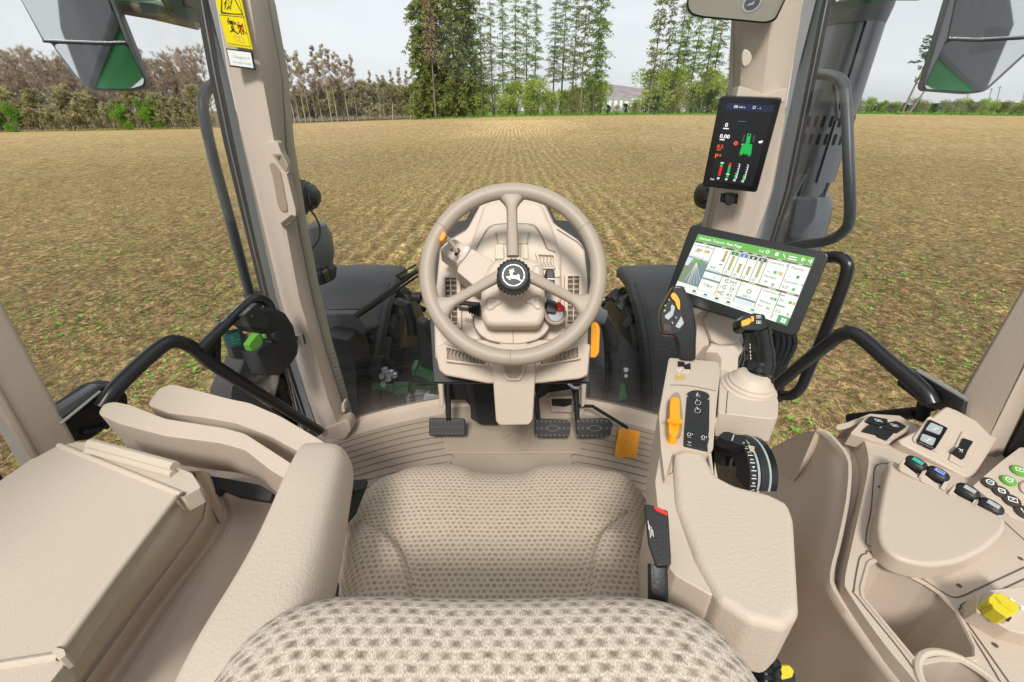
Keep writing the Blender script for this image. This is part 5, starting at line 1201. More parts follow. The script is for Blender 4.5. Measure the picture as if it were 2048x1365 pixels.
b = MB(); b.tube([D(824, 593, 1.02), D(842, 594, 1.02)], [.009, .012], 10); b.tube([D(842, 594, 1.02), D(900, 604, 1.05), D(960, 610, 1.06)], .006, 8); b.build('light_stalk', M['black'], dash)
# shuttle lever
t = thing('shuttle_lever', 'small chrome lever with orange knob left of the steering hub', 'lever', PL(*Q([(285, 530)])[0], lhp))
MB().tube(cr([PL(*Q([(285, 535)])[0], lhp, -.01), PL(*Q([(262, 485)])[0], lhp, .05), PL(*Q([(235, 450)])[0], lhp, .085), PL(*Q([(205, 428)])[0], lhp, .105)], 5), .0052, 10).build('shaft', M['steel'], t)
b = MB(); b.slab(rc(Q([(160, 430), (185, 380), (210, 388), (215, 412), (195, 448), (170, 455)]), 4), (lhp[0] + lhp[1] * .118, lhp[1]), .022); b.build('knob', M['orange'], t, bevel=.006)
# lower box, pedestal, mouldings
LP = plane(D(1026, 735, 1.04), (0, -.90, .44))
b = MB(); b.slab(rc([(868, 696), (900, 680), (1150, 680), (1182, 690), (1176, 752), (1160, 759), (1075, 768), (1060, 768), (990, 768), (975, 768), (890, 752), (878, 742)], 5), LP, .16); b.build('lower_cowl', M['beige'], dash, bevel=.016, seg=4)
QV = lambda pts: Q(pts)
LVP = (LP[0] + LP[1] * .0125, LP[1])
vent('lower_vent', Q([(200, 1158), (500, 1245), (496, 1310), (204, 1274)]), Q([(216, 1178), (484, 1258), (480, 1294), (217, 1260)]), LVP, .002, 11, False, dk='beige_dark')
vent('lower_vent', Q([(840, 1250), (1132, 1152), (1136, 1256), (842, 1310)]), Q([(858, 1264), (1112, 1176), (1114, 1248), (858, 1294)]), LVP, .002, 9, False, dk='beige_dark')
for sx, xs in ((-1, (872, 884, 880, 868)), (1, (1163, 1176, 1180, 1170))):
    b = MB(); b.slab([(xs[0], 740), (xs[1], 740), (xs[1] + (4 if sx < 0 else -6), 812), (xs[0] + (8 if sx < 0 else 0), 818)], plane((0, 1.30, 1.9), (0, -1, .25)), .03); b.build('side_leg', M['beige'], dash, bevel=.006)
PP = plane(D(1026, 760, 1.02), (0, -.94, .30))
b = MB(); b.slab(rc([(984, 720), (1072, 720), (1070, 770), (1066, 840), (1058, 851), (1000, 852), (992, 845), (988, 790)], 5), PP, .14); b.build('pedestal', M['beige'], dash, bevel=.010, seg=4)
pe = dash.children[-1]
b = MB(); b.slab(rc([(1000, 718), (1054, 718), (1046, 752), (1040, 762), (1015, 762), (1008, 754)], 4), PP, .008, .010); b.build('pocket_rim', M['beige'], pe, bevel=.004)
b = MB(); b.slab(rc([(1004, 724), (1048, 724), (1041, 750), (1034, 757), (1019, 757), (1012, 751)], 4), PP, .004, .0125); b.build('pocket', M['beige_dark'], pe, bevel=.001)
b = MB(); b.slab([(945, 762), (985, 766), (994, 850), (956, 848), (950, 800)], plane((0, 1.33, 1.8), (0, -1, .2)), .03); b.build('black_panel', M['black'], dash)
b = MB(); b.slab([(930, 762), (948, 764), (958, 846), (942, 838), (940, 806)], plane((0, 1.34, 1.8), (0, -1, .1)), .03); b.build('grey_flange', M['soft'], dash)
b = MB(); b.slab([(890, 750), (990, 760), (990, 800), (940, 812), (930, 800), (890, 800)], plane((0, 1.42, 1.8), (0, -1, .1)), .02); b.build('cavity_shade', M['black'], dash); b = MB(); b.slab([(1066, 762), (1180, 750), (1165, 775), (1072, 790)], plane((0, 1.40, 1.8), (0, -1, .1)), .02); b.build('cavity_shade', M['black'], dash)  # black sheets stand in for the shade under the dash
b = MB(); b.slab([(1070, 770), (1160, 765), (1170, 818), (1155, 850), (1072, 850)], plane((0, 1.43, 1.8), (0, -1, .25)), .02); b.build('firewall', M['beige'], dash, bevel=.004)
fw = dash.children[-1]
b = MB(); b.slab(rc([(1098, 795), (1148, 793), (1146, 826), (1102, 826)], 3), plane((0, 1.40, 1.8), (0, -1, .25)), .025); b.build('socket_box', M['beige'], fw, bevel=.004)
b = MB(); b.slab([(1103, 799), (1144, 798), (1143, 810), (1130, 814), (1104, 812)], plane((0, 1.398, 1.8), (0, -1, .25)), .002); b.build('socket_hole', M['ink'], fw)
b = MB(); b.tube(cr([PY(1146, 766, 1.30), PY(1160, 757, 1.30), PY(1168, 764, 1.30), PY(1162, 775, 1.29), PY(1148, 776, 1.28), PY(1138, 768, 1.28)], 5), .006, 10); b.build('steel_hook', M['steel'], dash)
# orange handle at the right of the dash
t = thing('orange_handle', 'bright orange upright plastic handle right of the dashboard', 'handle', PL(1190, 716, DP, -.05))
op = plane(D(1190, 680, 1.14), (.12, -.9, .4))
MB().slab(rc([(1180, 652), (1190, 643), (1198, 648), (1201, 660), (1199, 706), (1192, 717), (1178, 716)], 4), op, .05).build('body', M['amber'], t, bevel=.007)
MB().strip([PL(1190, 650, op, .0012), PL(1192, 680, op, .0012), PL(1190, 712, op, .0012)], .002, op[1]).build('rib', M['orange'], t, recalc=False)

# steering wheel --------------------------------------------------------------
WC = D(1026, 545, .925); WN = Vector((0, -.82, .57)).normalized(); wx, wy, _ = frame_of(WN); WR = .181
t = thing('steering_wheel', 'beige leather steering wheel with three spokes and black hub knob', 'steering wheel', WC)
wpt = lambda a, r, h=0: WC + (wx * math.cos(R(a)) + wy * math.sin(R(a))) * r + WN * h
if wx.x < 0: wx = -wx; wy = -wy
b = MB(); b.tube([wpt(a, WR) for a in range(0, 360, 4)], .0168, 18, closed=True); b.build('rim', M['leather'], t)
rim_ = t.children[-1]
for a0, a1 in ((12, 78), (102, 168)):
    b = MB()
    for k in range(40):
        a = a0 + (a1 - a0) * k / 39; b.tube([wpt(a, WR - .0155, .0075), wpt(a + .55, WR - .0168, .0025)], .0009, 4)
    b.build('stitches', M['beige_dark'], rim_)
b = MB()
for a in (33, 147, 268):
    b.tube([wpt(a, WR) + ((wx * math.cos(R(a)) + wy * math.sin(R(a))) * math.cos(R(q)) + WN * math.sin(R(q))) * .0169 for q in range(0, 360, 20)], .0009, 5, closed=True)
b.build('leather_joints', M['beige_dark'], rim_)
for a in (91, 207, 335):
    b = MB(); rings = []
    dr_ = (wx * math.cos(R(a)) + wy * math.sin(R(a))); tg = dr_.cross(WN)
    for r_, w_, h_, z_ in ((.025, .013, .008, .030), (.05, .0125, .008, .026), (.09, .0115, .0075, .016), (.135, .0115, .007, .006), (.142, .0125, .0075, .005), (.150, .0165, .009, .003), (.163, .027, .011, .001), (.174, .030, .011, 0)):
        c_ = WC + dr_ * r_ + WN * z_; rings.append([c_ + tg * w_ * x + WN * h_ * y for x, y in ((-1, -.5), (-.8, .7), (-.5, 1), (.5, 1), (.8, .7), (1, -.5), (.7, -1), (-.7, -1))])
    b.loft(rings).build('spoke', M['leather'], t, ang=60)
b = MB(); b.tube([WC + wy * -.01 + WN * -.05, WC + WN * .03], [.035, .028], 24); b.build('hub_base', M['beige'], t)
hc = D(1027, 551, .885); hub = MB()
hub.lathe(hc, WN, [(-.034, .030), (-.030, .034), (-.010, .0355), (-.002, .0340), (.0015, .029), (.001, .0262), (-.0005, .0258), (-.0005, .001)], 48); hb = hub.build('hub_knob', M['rubber'], t, ang=28)
b = MB()
for k in range(26):
    a = 2 * math.pi * k / 26; d_ = wx * math.cos(a) + wy * math.sin(a); b.tube([hc + d_ * .0348 - WN * .031, hc + d_ * .0358 - WN * .010, hc + d_ * .0345 - WN * .003], .0022, 5)
b.build('grip_ribs', M['black'], hb)
E = zc(985, 505, 15.167); ep = (hc + WN * .0005, WN)
b = MB(); b.disc(hc, WN, .0256, 40, 0)
cen = PL(*E([(645, 585)])[0], ep); er = .0224
b.ring([hc + (wx * math.cos(2 * math.pi * k / 48) + wy * math.sin(2 * math.pi * k / 48)) * er + WN * .0006 for k in range(48)], [hc + (wx * math.cos(2 * math.pi * k / 48) + wy * math.sin(2 * math.pi * k / 48)) * (er - .0012) + WN * .0006 for k in range(48)], WN * .0003, 1)
kx = .0222 / 330; ecx, ecy = 640, 585
def em(pts): b.poly([hc + wx * (x - ecx) * kx * .99 - wy * (y - ecy) * kx * 1.04 + WN * .0011 for x, y in pts], 1)
em([(560, 500), (520, 508), (512, 518), (545, 530), (560, 540), (540, 590), (520, 630), (530, 660), (600, 680), (700, 680), (745, 700), (790, 720), (830, 740), (862, 748), (880, 765), (900, 785), (908, 772), (890, 738), (850, 725), (830, 700), (815, 640), (800, 612), (770, 606), (690, 596), (620, 592), (605, 570), (602, 520), (605, 496), (580, 490)])
em([(530, 640), (470, 618), (428, 634), (424, 646), (445, 654), (500, 700), (538, 730), (550, 718), (490, 655), (470, 640), (530, 664)])
em([(775, 606), (762, 570), (790, 555), (800, 580), (820, 590), (820, 605), (800, 614)])
em([(600, 500), (618, 480), (640, 440), (636, 395), (620, 385), (626, 430), (610, 460), (590, 484)])
em([(585, 490), (600, 462), (580, 440), (572, 400), (560, 395), (568, 440), (574, 462), (572, 486)])
em([(580, 470), (520, 455), (500, 462), (540, 470), (570, 480)]); em([(560, 460), (530, 430), (512, 422), (540, 455)]); em([(608, 492), (640, 490), (668, 484), (664, 474), (645, 480), (612, 482)])
em([(640, 440), (655, 465), (648, 470), (632, 450)])
b.build('emblem', [M['ink'], M['silver']], hb, smooth=False, recalc=False)

# pedals ----------------------------------------------------------------------
def pedal(name, label, px, Y, nrm, armpts, armr, kind):
    c_ = PY(sum(p[0] for p in px) / len(px), sum(p[1] for p in px) / len(px), Y); pl = plane(c_, nrm)
    t = thing('pedal', label, 'pedal', c_)
    b = MB(); b.slab(rc(px, 5), pl, .012); b.build('pad', M['amber'] if kind == 'gas' else M['rubber'], t, bevel=.004)
    pd = t.children[-1]
    xs = [p[0] for p in px]; ys = [p[1] for p in px]; x0, x1, y0, y1 = min(xs) + 5, max(xs) - 5, min(ys) + 4, max(ys) - 4; b = MB()
    if kind == 'dots':
        for j in range(3):
            for i in range(10): b.lathe(PL(x0 + (x1 - x0) * i / 9, y0 + 2 + (y1 - y0 - 4) * j / 2, pl), pl[1], [(0, .0028), (.0025, .002), (.003, .001)], 6)
    elif kind == 'studs':
        for j in range(3):
            for i in range(8):
                if j == 1 and 2 < i < 5: continue
                for dx in (-2, 2): b.strip([PL(x0 + (x1 - x0) * i / 7 - dx, y0 + 1 + (y1 - y0 - 2) * j / 2 - 2.4, pl, .001), PL(x0 + (x1 - x0) * i / 7 + dx, y0 + 1 + (y1 - y0 - 2) * j / 2 + 2.4, pl, .001)], .0018, pl[1], h=.002)
        b.ring([PL(x, y, pl, 0) for x, y in cr([((x0 + x1) / 2 + 13 * math.cos(k), (y0 + y1) / 2 + 6 * math.sin(k)) for k in (0, 1, 2, 3.1, 4.2, 5.2)], 3, True)], [PL(x, y, pl, 0) for x, y in cr([((x0 + x1) / 2 + 11.5 * math.cos(k), (y0 + y1) / 2 + 5 * math.sin(k)) for k in (0, 1, 2, 3.1, 4.2, 5.2)], 3, True)], pl[1] * .002)
    else:
        for i in range(8):
            f = (i + .5) / 8; A, B_, C_, D_ = [Vector((*p, 0)) for p in px[:4]]
            p, q = A.lerp(B_, f), D_.lerp(C_, f); b.tube([PL(p.x, p.y + 2, pl, .0005), PL(q.x, q.y - 3, pl, .0005)], .0022, 6)
    b.build('tread', M['amber'] if kind == 'gas' else (M['grey'] if kind == 'studs' else M['greyd']), pd, recalc=kind != 'studs')
    MB().tube(armpts, armr, 8).build('arm', M['black'], t, ang=60)
    return t
pedal('pedal', 'black clutch pedal with dotted pad, leftmost of the pedals', [(858, 836), (930, 838), (931, 870), (926, 873), (858, 873)], 1.235, (0, -.86, .5), [PY(893, 756, 1.38), PY(896, 800, 1.33), PY(897, 840, 1.245)], [.014, .011, .009], 'dots')
pedal('pedal', 'black studded brake pedal directly right of the beige pedestal', [(1070, 842), (1076, 838), (1136, 841), (1142, 846), (1139, 876), (1078, 876), (1069, 868)], 1.225, (0, -.86, .5), [PY(1088, 768, 1.36), PY(1085, 785, 1.34), PY(1073, 797, 1.32), PY(1077, 842, 1.24)], [.02, .017, .009, .008], 'studs')
pedal('pedal', 'black studded brake pedal beside the orange accelerator', [(1151, 842), (1160, 838), (1217, 837), (1227, 848), (1222, 871), (1214, 874), (1156, 877)], 1.225, (0, -.86, .5), [PY(1148, 772, 1.36), PY(1152, 790, 1.34), PY(1155, 842, 1.24)], [.018, .011, .009], 'studs')
pedal('pedal', 'ribbed orange accelerator pedal on the floor at the right', [(1238, 856), (1281, 862), (1272, 919), (1228, 914)], 1.20, (0, -.62, .78), [PY(1150, 812, 1.38), PY(1185, 813, 1.36), PY(1255, 856, 1.24)], [.007, .0065, .006], 'gas')

# ================================================================== OPERATOR SEAT
seat = thing('operator_seat', 'beige patterned operator seat with cushion and backrest in the front centre', 'seat', (-.02, .45, FZ))
def outline_fn(pts, z):
    P = sorted([(PZ(x, y, z).y, PZ(x, y, z).x) for x, y in pts]); ys = [p[0] for p in P]; xs = [p[1] for p in P]
    return lambda Y: float(np.interp(Y, ys, xs))
CZ = 2.035
Lp = cr([(664, 1260), (668, 1190), (667, 1130), (676, 1065), (700, 1000), (728, 960), (756, 938), (790, 924)], 6); Rp = cr([(1340, 1260), (1334, 1190), (1328, 1110), (1316, 1030), (1292, 972), (1264, 942), (1234, 926), (1205, 918)], 6)
fL, fR = outline_fn([(p.x, p.y) for p in Lp], CZ), outline_fn([(p.x, p.y) for p in Rp], CZ)
topx = cr([(790, 927), (830, 915), (880, 910), (915, 911), (938, 918), (955, 925), (1000, 927), (1045, 925), (1062, 918), (1085, 911), (1125, 910), (1170, 914), (1205, 922)], 6)
tp = sorted([(PZ(p.x, p.y, CZ).x, PZ(p.x, p.y, CZ).y) for p in topx]); tX = [p[0] for p in tp]; tY = [p[1] for p in tp]
Yb = .17
sl_ = outline_fn([(p.x, p.y) for p in cr([(690, 1040), (740, 1062), (785, 1100), (815, 1140), (829, 1190), (832, 1260)], 5)], CZ); sr_ = outline_fn([(p.x, p.y) for p in cr([(1296, 1000), (1250, 1035), (1208, 1075), (1183, 1120), (1172, 1190), (1168, 1260)], 5)], CZ)
NU, NV = 120, 110
rings = []; uvs = []
for j in range(NV + 1):
    v = j / NV; row = []
    for i in range(NU + 1):
        u = i / NU
        # front edge follows the outline, sides follow the left and right curves
        Yc = Yb + (PZ(790, 927, CZ).y - Yb) * v
        xl, xr = fL(Yc), fR(Yc); x = xl + (xr - xl) * u
        yf = float(np.interp(x, tX, tY)); y = Yb + (yf + .010 - Yb) * v
        e = min(u, 1 - u) * 2; d = min(e * .5 * (xr - xl), (1 - v) * (yf - Yb))   # distance to the edge in metres
        df = (1 - v) * (yf - Yb); ds = e * .5 * (xr - xl); drop = .040 * max(0, 1 - df / .085) ** 2.2 + .034 * max(0, 1 - ds / .05) ** 2.2
        z = CZ + .004 - drop + .018 * math.sin(min(1, d / .20) * math.pi / 2) - .004 * math.exp(-((u - .5) / .20) ** 2) * (1 - v) ** .7
        for fs, sgn in ((sl_, 1), (sr_, -1)):
            q = (fs(y) - x) * sgn                       # positive on the side bolster
            if y < PZ(690, 1040, CZ).y + .01:
                z += (.026 / (1 + math.exp(-q / .0045)) * min(1, max(0, (PZ(690, 1035, CZ).y - y) / .06)) - .009 * math.exp(-(q / .004) ** 2)) * min(1, d / .045)
        row.append((x, y, z)); uvs.append((x, y))
    rings.append(row)
# skirt
for k, (dz, ins) in enumerate(((-.03, .006), (-.06, .004), (-.10, -.01))):
    pass
b = MB(); b.loft(rings, closed=False, cap=False)
per = [(0, i) for i in range(NU + 1)] + [(j, NU) for j in range(1, NV + 1)] + [(NV, i) for i in range(NU - 1, -1, -1)] + [(j, 0) for j in range(NV - 1, 0, -1)]
prev = [j * (NU + 1) + i for j, i in per]; base = [Vector(b.v[k]) for k in prev]; cen_ = Vector((-.015, .42, CZ))
for dz, sc in ((-.018, 1.008), (-.045, 1.006), (-.085, .985)):
    o = len(b.v)
    for p in base:
        q = cen_ + (p - cen_) * sc; b.v.append((q.x, q.y, p.z + dz)); uvs.append((q.x + dz, q.y + dz))
    for k in range(len(prev)): b.f.append((prev[k], prev[(k + 1) % len(prev)], o + (k + 1) % len(prev), o + k)); b.m.append(0)
    prev = [o + k for k in range(len(base))]
b.uv = uvs; b.build('cushion', M['fabric'], seat, ang=180)
b = MB(); b.box((-.015, .40, 1.86), (.40, .42, .20)); b.build('suspension', M['beige_dark'], seat, bevel=.03)
b = MB(); b.box((-.015, .40, 1.93), (.47, .44, .05)); b.build('seat_pan', M['black'], seat, bevel=.01)
# backrest
NB, NP = 110, 90; XC = -.022; HW = .252; rings = []; uvs = []
prof = cr([(.262, 2.00, 0), (.268, 2.10, 0), (.266, 2.17, 0), (.262, 2.225, 0), (.248, 2.256, 0), (.22, 2.270, 0), (.17, 2.270, 0), (.13, 2.256, 0), (.095, 2.225, 0), (.075, 2.17, 0), (.068, 2.08, 0)], 9)
plen = [0]
for k in range(1, len(prof)): plen.append(plen[-1] + (prof[k] - prof[k - 1]).length)
for i in range(NB + 1):
    a = -math.pi / 2 + math.pi * i / NB; s = math.sin(a)
    s = math.copysign(abs(s) ** .92, s); k = max(0.0, 1 - abs(s) ** 7.0) ** .38
    col = []
    for j, p in enumerate(prof):
        yy = .165 + (p.x - .165) * (.12 + .88 * k) - .050 * abs(s) ** 6; zz = 2.00 + (p.y - 2.00) * (.34 + .66 * k)
        zz -= .008 * math.exp(-(s / .5) ** 2) * max(0, (p.y - 2.15) / .11)
        x = XC + s * HW
        col.append((x, yy, zz)); uvs.append((x * 1.0, plen[j]))
    rings.append(col)
b = MB(); b.loft(rings, closed=False, cap=False); b.uv = uvs; b.build('backrest', M['fabric_back'], seat, ang=180)
# black bracket and bolt between left armrest and cushion
bpn = plane(PZ(695, 1010, 2.08), (.75, -.25, .6))
b = MB(); b.slab(rc([(688, 966), (700, 962), (738, 962), (730, 985), (712, 1030), (690, 1055), (664, 1076), (654, 1074)], 4), bpn, .02); b.build('arm_bracket', M['black'], seat, bevel=.004)
br_ = seat.children[-1]
b = MB(); b.slab(rc([(690, 962), (735, 958), (730, 975), (712, 982), (690, 980)], 3), bpn, .02, .012); b.build('upper_cover', M['soft'], br_, bevel=.005)
b = MB(); b.lathe(PL(667, 1066, bpn, .0), bpn[1], [(0, .006), (.008, .006), (.009, .003)], 6); b.build('bolt', M['steel'], br_)
b = MB(); b.slab(rc([(655, 1080), (690, 1050), (700, 1060), (690, 1190), (640, 1190), (640, 1110)], 4), zpl(1.98), .06); b.build('side_rail', M['beige'], seat, bevel=.008)
b = MB(); b.lathe(PZ(675, 1180, 2.0), (1, 0, 0), [(-.01, .01), (.01, .01)], 8); b.build('latch', M['black'], seat)
# left armrest
arm = MB()
secs = ((648, 884, 2.200, .030, .024), (648, 887, 2.212, .037, .034), (645, 905, 2.216, .040, .038), (626, 960, 2.222, .042, .042), (598, 1060, 2.225, .043, .044), (560, 1160, 2.225, .046, .046), (520, 1250, 2.225, .050, .048), (480, 1360, 2.222, .054, .05), (440, 1500, 2.215, .056, .05), (420, 1600, 2.21, .05, .045))
sh = [(-1, -.9), (-1.0, .45), (-.95, .80), (-.80, .98), (-.3, 1.02), (.25, 1.0), (.60, .90), (.80, .62), (.96, .05), (1.0, -.9)]
rings = []
for k, (x, y, z, wd, ht) in enumerate(secs):
    c_ = PZ(x, y, z - ht * .0); rings.append([(c_.x + wd * a, c_.y, c_.z - .03 + ht * q * (1.0 if q > 0 else 1.25)) for a, q in sh])
arm.loft(rings); arm.build('left_armrest', M['beige_pad'], seat, sub=2, ang=180)

# seat belt buckle
t = thing('belt_buckle', 'black seat belt buckle with red button between cushion and right armrest', 'buckle', PZ(1318, 1150, 2.05))
bk = plane(PZ(1316, 1080, 2.262), (-.30, -.45, .84))
b = MB(); b.slab(rc([(1288, 1012), (1296, 1008), (1336, 1022), (1342, 1120), (1336, 1132), (1312, 1134), (1296, 1090)], 4), bk, .032); b.build('housing', M['black'], t, bevel=.004)
b = MB(); b.slab(rc([(1306, 1014), (1318, 1015), (1336, 1026), (1334, 1032), (1312, 1022)], 2), bk, .004, .0025); b.build('red_button', M['red'], t, bevel=.0008)
b = MB()
for x, y, l in ((1296, 1042, 18), (1299, 1050, 26), (1302, 1054, 18), (1305, 1060, 14)): b.strip([PL(x, y, bk, .0012), PL(x + 2, y + l, bk, .0012)], .0007, bk[1])
b.build('moulded_marks', M['print'], t, recalc=False)
b = MB(); b.tube([PL(1315, 1130, bk, -.016), PL(1316, 1185, bk, -.02), PL(1316, 1215, bk, -.03)], .010, 8, flat=.5); b.build('strap', M['rubber'], t)

# instructor seat, folded --------------------------------------------------------
ins = thing('instructor_seat', 'folded beige instructor seat with two padded cushions left of the armrest', 'folded seat', PZ(430, 960, 1.95))
ip = plane(D(380, 865, .775), (.10, -.25, .96)); ip2 = plane(D(460, 815, .875), (.10, -.22, .97))
def pad3(name, px, pl, thick, bev, off=0.0):
    b = MB(); b.slab(rc(px, 9, 4), pl, thick, off); return b.build(name, M['beige_pad'], ins, bevel=bev, seg=6, bang=40)
pad3('backrest_pad', [(294, 810), (318, 776), (345, 768), (400, 782), (460, 798), (500, 806), (560, 832), (652, 886), (660, 925), (600, 905), (540, 872), (470, 846), (400, 834), (335, 826)], ip2, .075, .020)
pad3('seat_pad', [(195, 828), (206, 808), (228, 803), (262, 810), (330, 837), (450, 856), (490, 867), (560, 912), (610, 945), (600, 975), (540, 940), (490, 900), (440, 886), (330, 872), (240, 848)], ip, .10, .022)
b = MB(); b.slab(rc([(404, 950), (440, 955), (520, 970), (545, 985), (540, 1002), (500, 996), (470, 990), (440, 978), (432, 988), (410, 982), (412, 966)], 3), plane(D(460, 965, .80), (.2, -.5, .84)), .03); b.build('hinge_mechanism', M['black'], ins, bevel=.004)
b = MB(); b.box(PZ(470, 985, 1.66), (.35, .3, .15), Matrix.Rotation(R(25), 3, 'Z')); b.build('base_box', M['beige_dark'], ins, bevel=.02)

# left storage box ------------------------------------------------------------
box = thing('storage_box', 'large beige storage box with sloping lid in the lower left corner', 'storage box', (-.6, .35, FZ))
def poly_z(px, z): return [PZ(x, y, z) for x, y in px]
NS = 14
def rail(px, z): 
    c_ = cr([Vector((*p, 0)) for p in px], 8); L_ = [0]
    for k in range(1, len(c_)): L_.append(L_[-1] + (c_[k] - c_[k - 1]).length)
    out = []
    for k in range(NS + 1):
        s_ = L_[-1] * k / NS; i_ = max(1, next((q for q in range(len(L_)) if L_[q] >= s_ - 1e-6), len(L_) - 1)); f_ = (s_ - L_[i_ - 1]) / max(1e-6, L_[i_] - L_[i_ - 1])
        p = c_[i_ - 1].lerp(c_[i_], f_); out.append(PZ(p.x, p.y, z))
    return out
TZ = 2.14
r0 = rail([(-140, 1010), (-160, 1150), (-200, 1300), (-260, 1500)], TZ + .0)
r0b = rail([(66, 916), (0, 1100), (-60, 1300), (-100, 1500)], TZ + .012)
r1 = rail([(345, 932), (240, 1090), (90, 1300), (-20, 1480)], TZ + .010)
r2 = rail([(372, 990), (250, 1155), (128, 1312), (30, 1450)], TZ - .004)
r3 = rail([(378, 944), (398, 972), (300, 1120), (180, 1270), (60, 1440)], TZ - .018)
r4 = rail([(394, 952), (414, 1004), (385, 1068), (285, 1200), (168, 1360), (90, 1470)], TZ - .075)
r5 = rail([(397, 954), (418, 1010), (392, 1070), (292, 1204), (176, 1364), (98, 1475)], TZ - .078)
r6 = rail([(408, 956), (438, 1014), (418, 1080), (325, 1200), (210, 1362), (130, 1480)], TZ - .16)
r7 = rail([(424, 958), (466, 1010), (460, 1052), (380, 1160), (248, 1360), (170, 1480)], TZ - .166)
r8 = rail([(430, 958), (472, 1012), (468, 1056), (390, 1165), (262, 1362), (180, 1480)], TZ - .168)
r9 = rail([(520, 955), (530, 1000), (500, 1052), (430, 1175), (330, 1362), (250, 1500)], TZ - .18)
r10 = rail([(660, 950), (600, 1100), (540, 1220), (460, 1400), (400, 1550)], TZ - .24)
rails = [r1, r3, r4, r5, r6, r7, r8, r9, r10]; prof_ = [cr([r_[k] for r_ in rails], 6) for k in range(NS + 1)]
b = MB(); b.loft(prof_, closed=False, cap=False); b.build('body', M['beige'], box, ang=60)
b = MB(); fr = prof_[0]
b.loft([fr, [p + Vector((0, .03, -.03)) for p in fr], [Vector((p.x, p.y + .05, FZ)) for p in fr]], closed=False, cap=False); b.build('front_wall', M['beige'], box, ang=40)
b = MB(); b.prism(poly_z([(-200, 1060), (-140, 1010), (0, 962), (64, 918), (110, 905), (66, 918), (-60, 1300), (-100, 1500), (-300, 1500)], TZ + .012), (0, 0, -.3)); b.build('side_fill', M['beige'], box)
lidp = zpl(TZ + .014)
b = MB(); b.slab(rc([(66, 918), (112, 893), (152, 884), (182, 886), (345, 931), (384, 946), (402, 975), (366, 994), (345, 990), (118, 1306), (128, 1330), (40, 1440), (-200, 1440), (-200, 1060), (0, 962)], 5), lidp, .03); b.build('lid', M['beige'], box, bevel=.008)
ld = box.children[-1]
b = MB(); b.tube([PL(118, 891, lidp, .0), PL(240, 940, lidp, .0), PL(364, 990, lidp, 0)], .0042, 8); b.build('lid_bead', M['beige_light'], ld); b = MB(); b.tube([PL(-40, 1338, lidp, 0), PL(60, 1322, lidp, 0), PL(124, 1312, lidp, 0)], .0042, 8); b.build('lid_bead', M['beige_light'], ld)
b = MB(); b.tube([PL(348, 996, lidp, .002), PL(230, 1150, lidp, .002), PL(120, 1300, lidp, .002)], .0052, 10); b.build('edge_rib', M['beige_light'], ld)
b = MB(); b.slab(rc([(106, 1294), (128, 1298), (132, 1310), (118, 1320), (104, 1306)], 3), lidp, .02, .010); b.build('rib_end', M['beige_light'], ld, bevel=.003)
b = MB(); P = [PL(180, 888, lidp, .006), PL(270, 912, lidp, .006), PL(350, 934, lidp, .006)]
b.tube(P, .0085, 8); b.tube([p + Vector((.004, -.012, -.003)) for p in P], .0055, 8); b.build('front_lip', M['beige_light'], ld)
b = MB()
for x, y in ((364, 990), (122, 1315)): b.lathe(PL(x, y, lidp, .002), (0, 0, 1), [(0, .004), (.002, .0035), (.0025, .001)], 8)
b.build('screw', M['seam'], ld)
# rear wall of the cab and headrest, seen in the interior mirror
t = thing('rear_wall', 'beige padded rear wall of the cab, seen reflected in the interior mirror', 'wall', (0, -.75, FZ))
MB().box((0, -1.15, 2.3), (1.7, .06, 1.3), Matrix.Rotation(R(25), 3, 'X')).build('panel', M['beige_light'], t, bevel=.02)
MB().box((.42, -.92, 2.62), (.10, .10, .7)).build('strut', M['beige_light'], t, bevel=.03)
HRX, HRY, HRZ = -.20, -.84, 2.60
t = thing('headrest', 'beige perforated headrest with round emblem, seen reflected in the interior mirror', 'headrest', (HRX, HRY - .06, 2.3))
HRT = Matrix.Rotation(R(38), 3, 'X'); HRC = Vector((HRX, HRY - .06, 2.58))
hr3 = lambda x, y, z: HRC + HRT @ Vector((x, y, z))
MB().box(HRC, (.60, .12, .62), HRT).build('pad', M['beige_light'], t, bevel=.04, seg=5)
b = MB(); EX, EZ = .14, -.07
b.disc(hr3(EX, .0615, EZ), HRT @ Vector((0, 1, 0)), .05, 28, 0); b.ring([hr3(EX + .05 * math.cos(k * .2618), .062, EZ + .05 * math.sin(k * .2618)) for k in range(24)], [hr3(EX + .042 * math.cos(k * .2618), .062, EZ + .042 * math.sin(k * .2618)) for k in range(24)], HRT @ Vector((0, .002, 0)), 1)
b.poly([hr3(EX + (ecx - x) * 1.1e-4, .0635, EZ - (y - ecy) * 1.1e-4) for x, y in ((560, 500), (512, 518), (545, 530), (520, 630), (600, 680), (745, 700), (862, 748), (908, 772), (830, 700), (800, 612), (620, 592), (605, 496))], 1)
b.build('emblem', [M['greyd'], M['steel']], t, smooth=False, recalc=False)
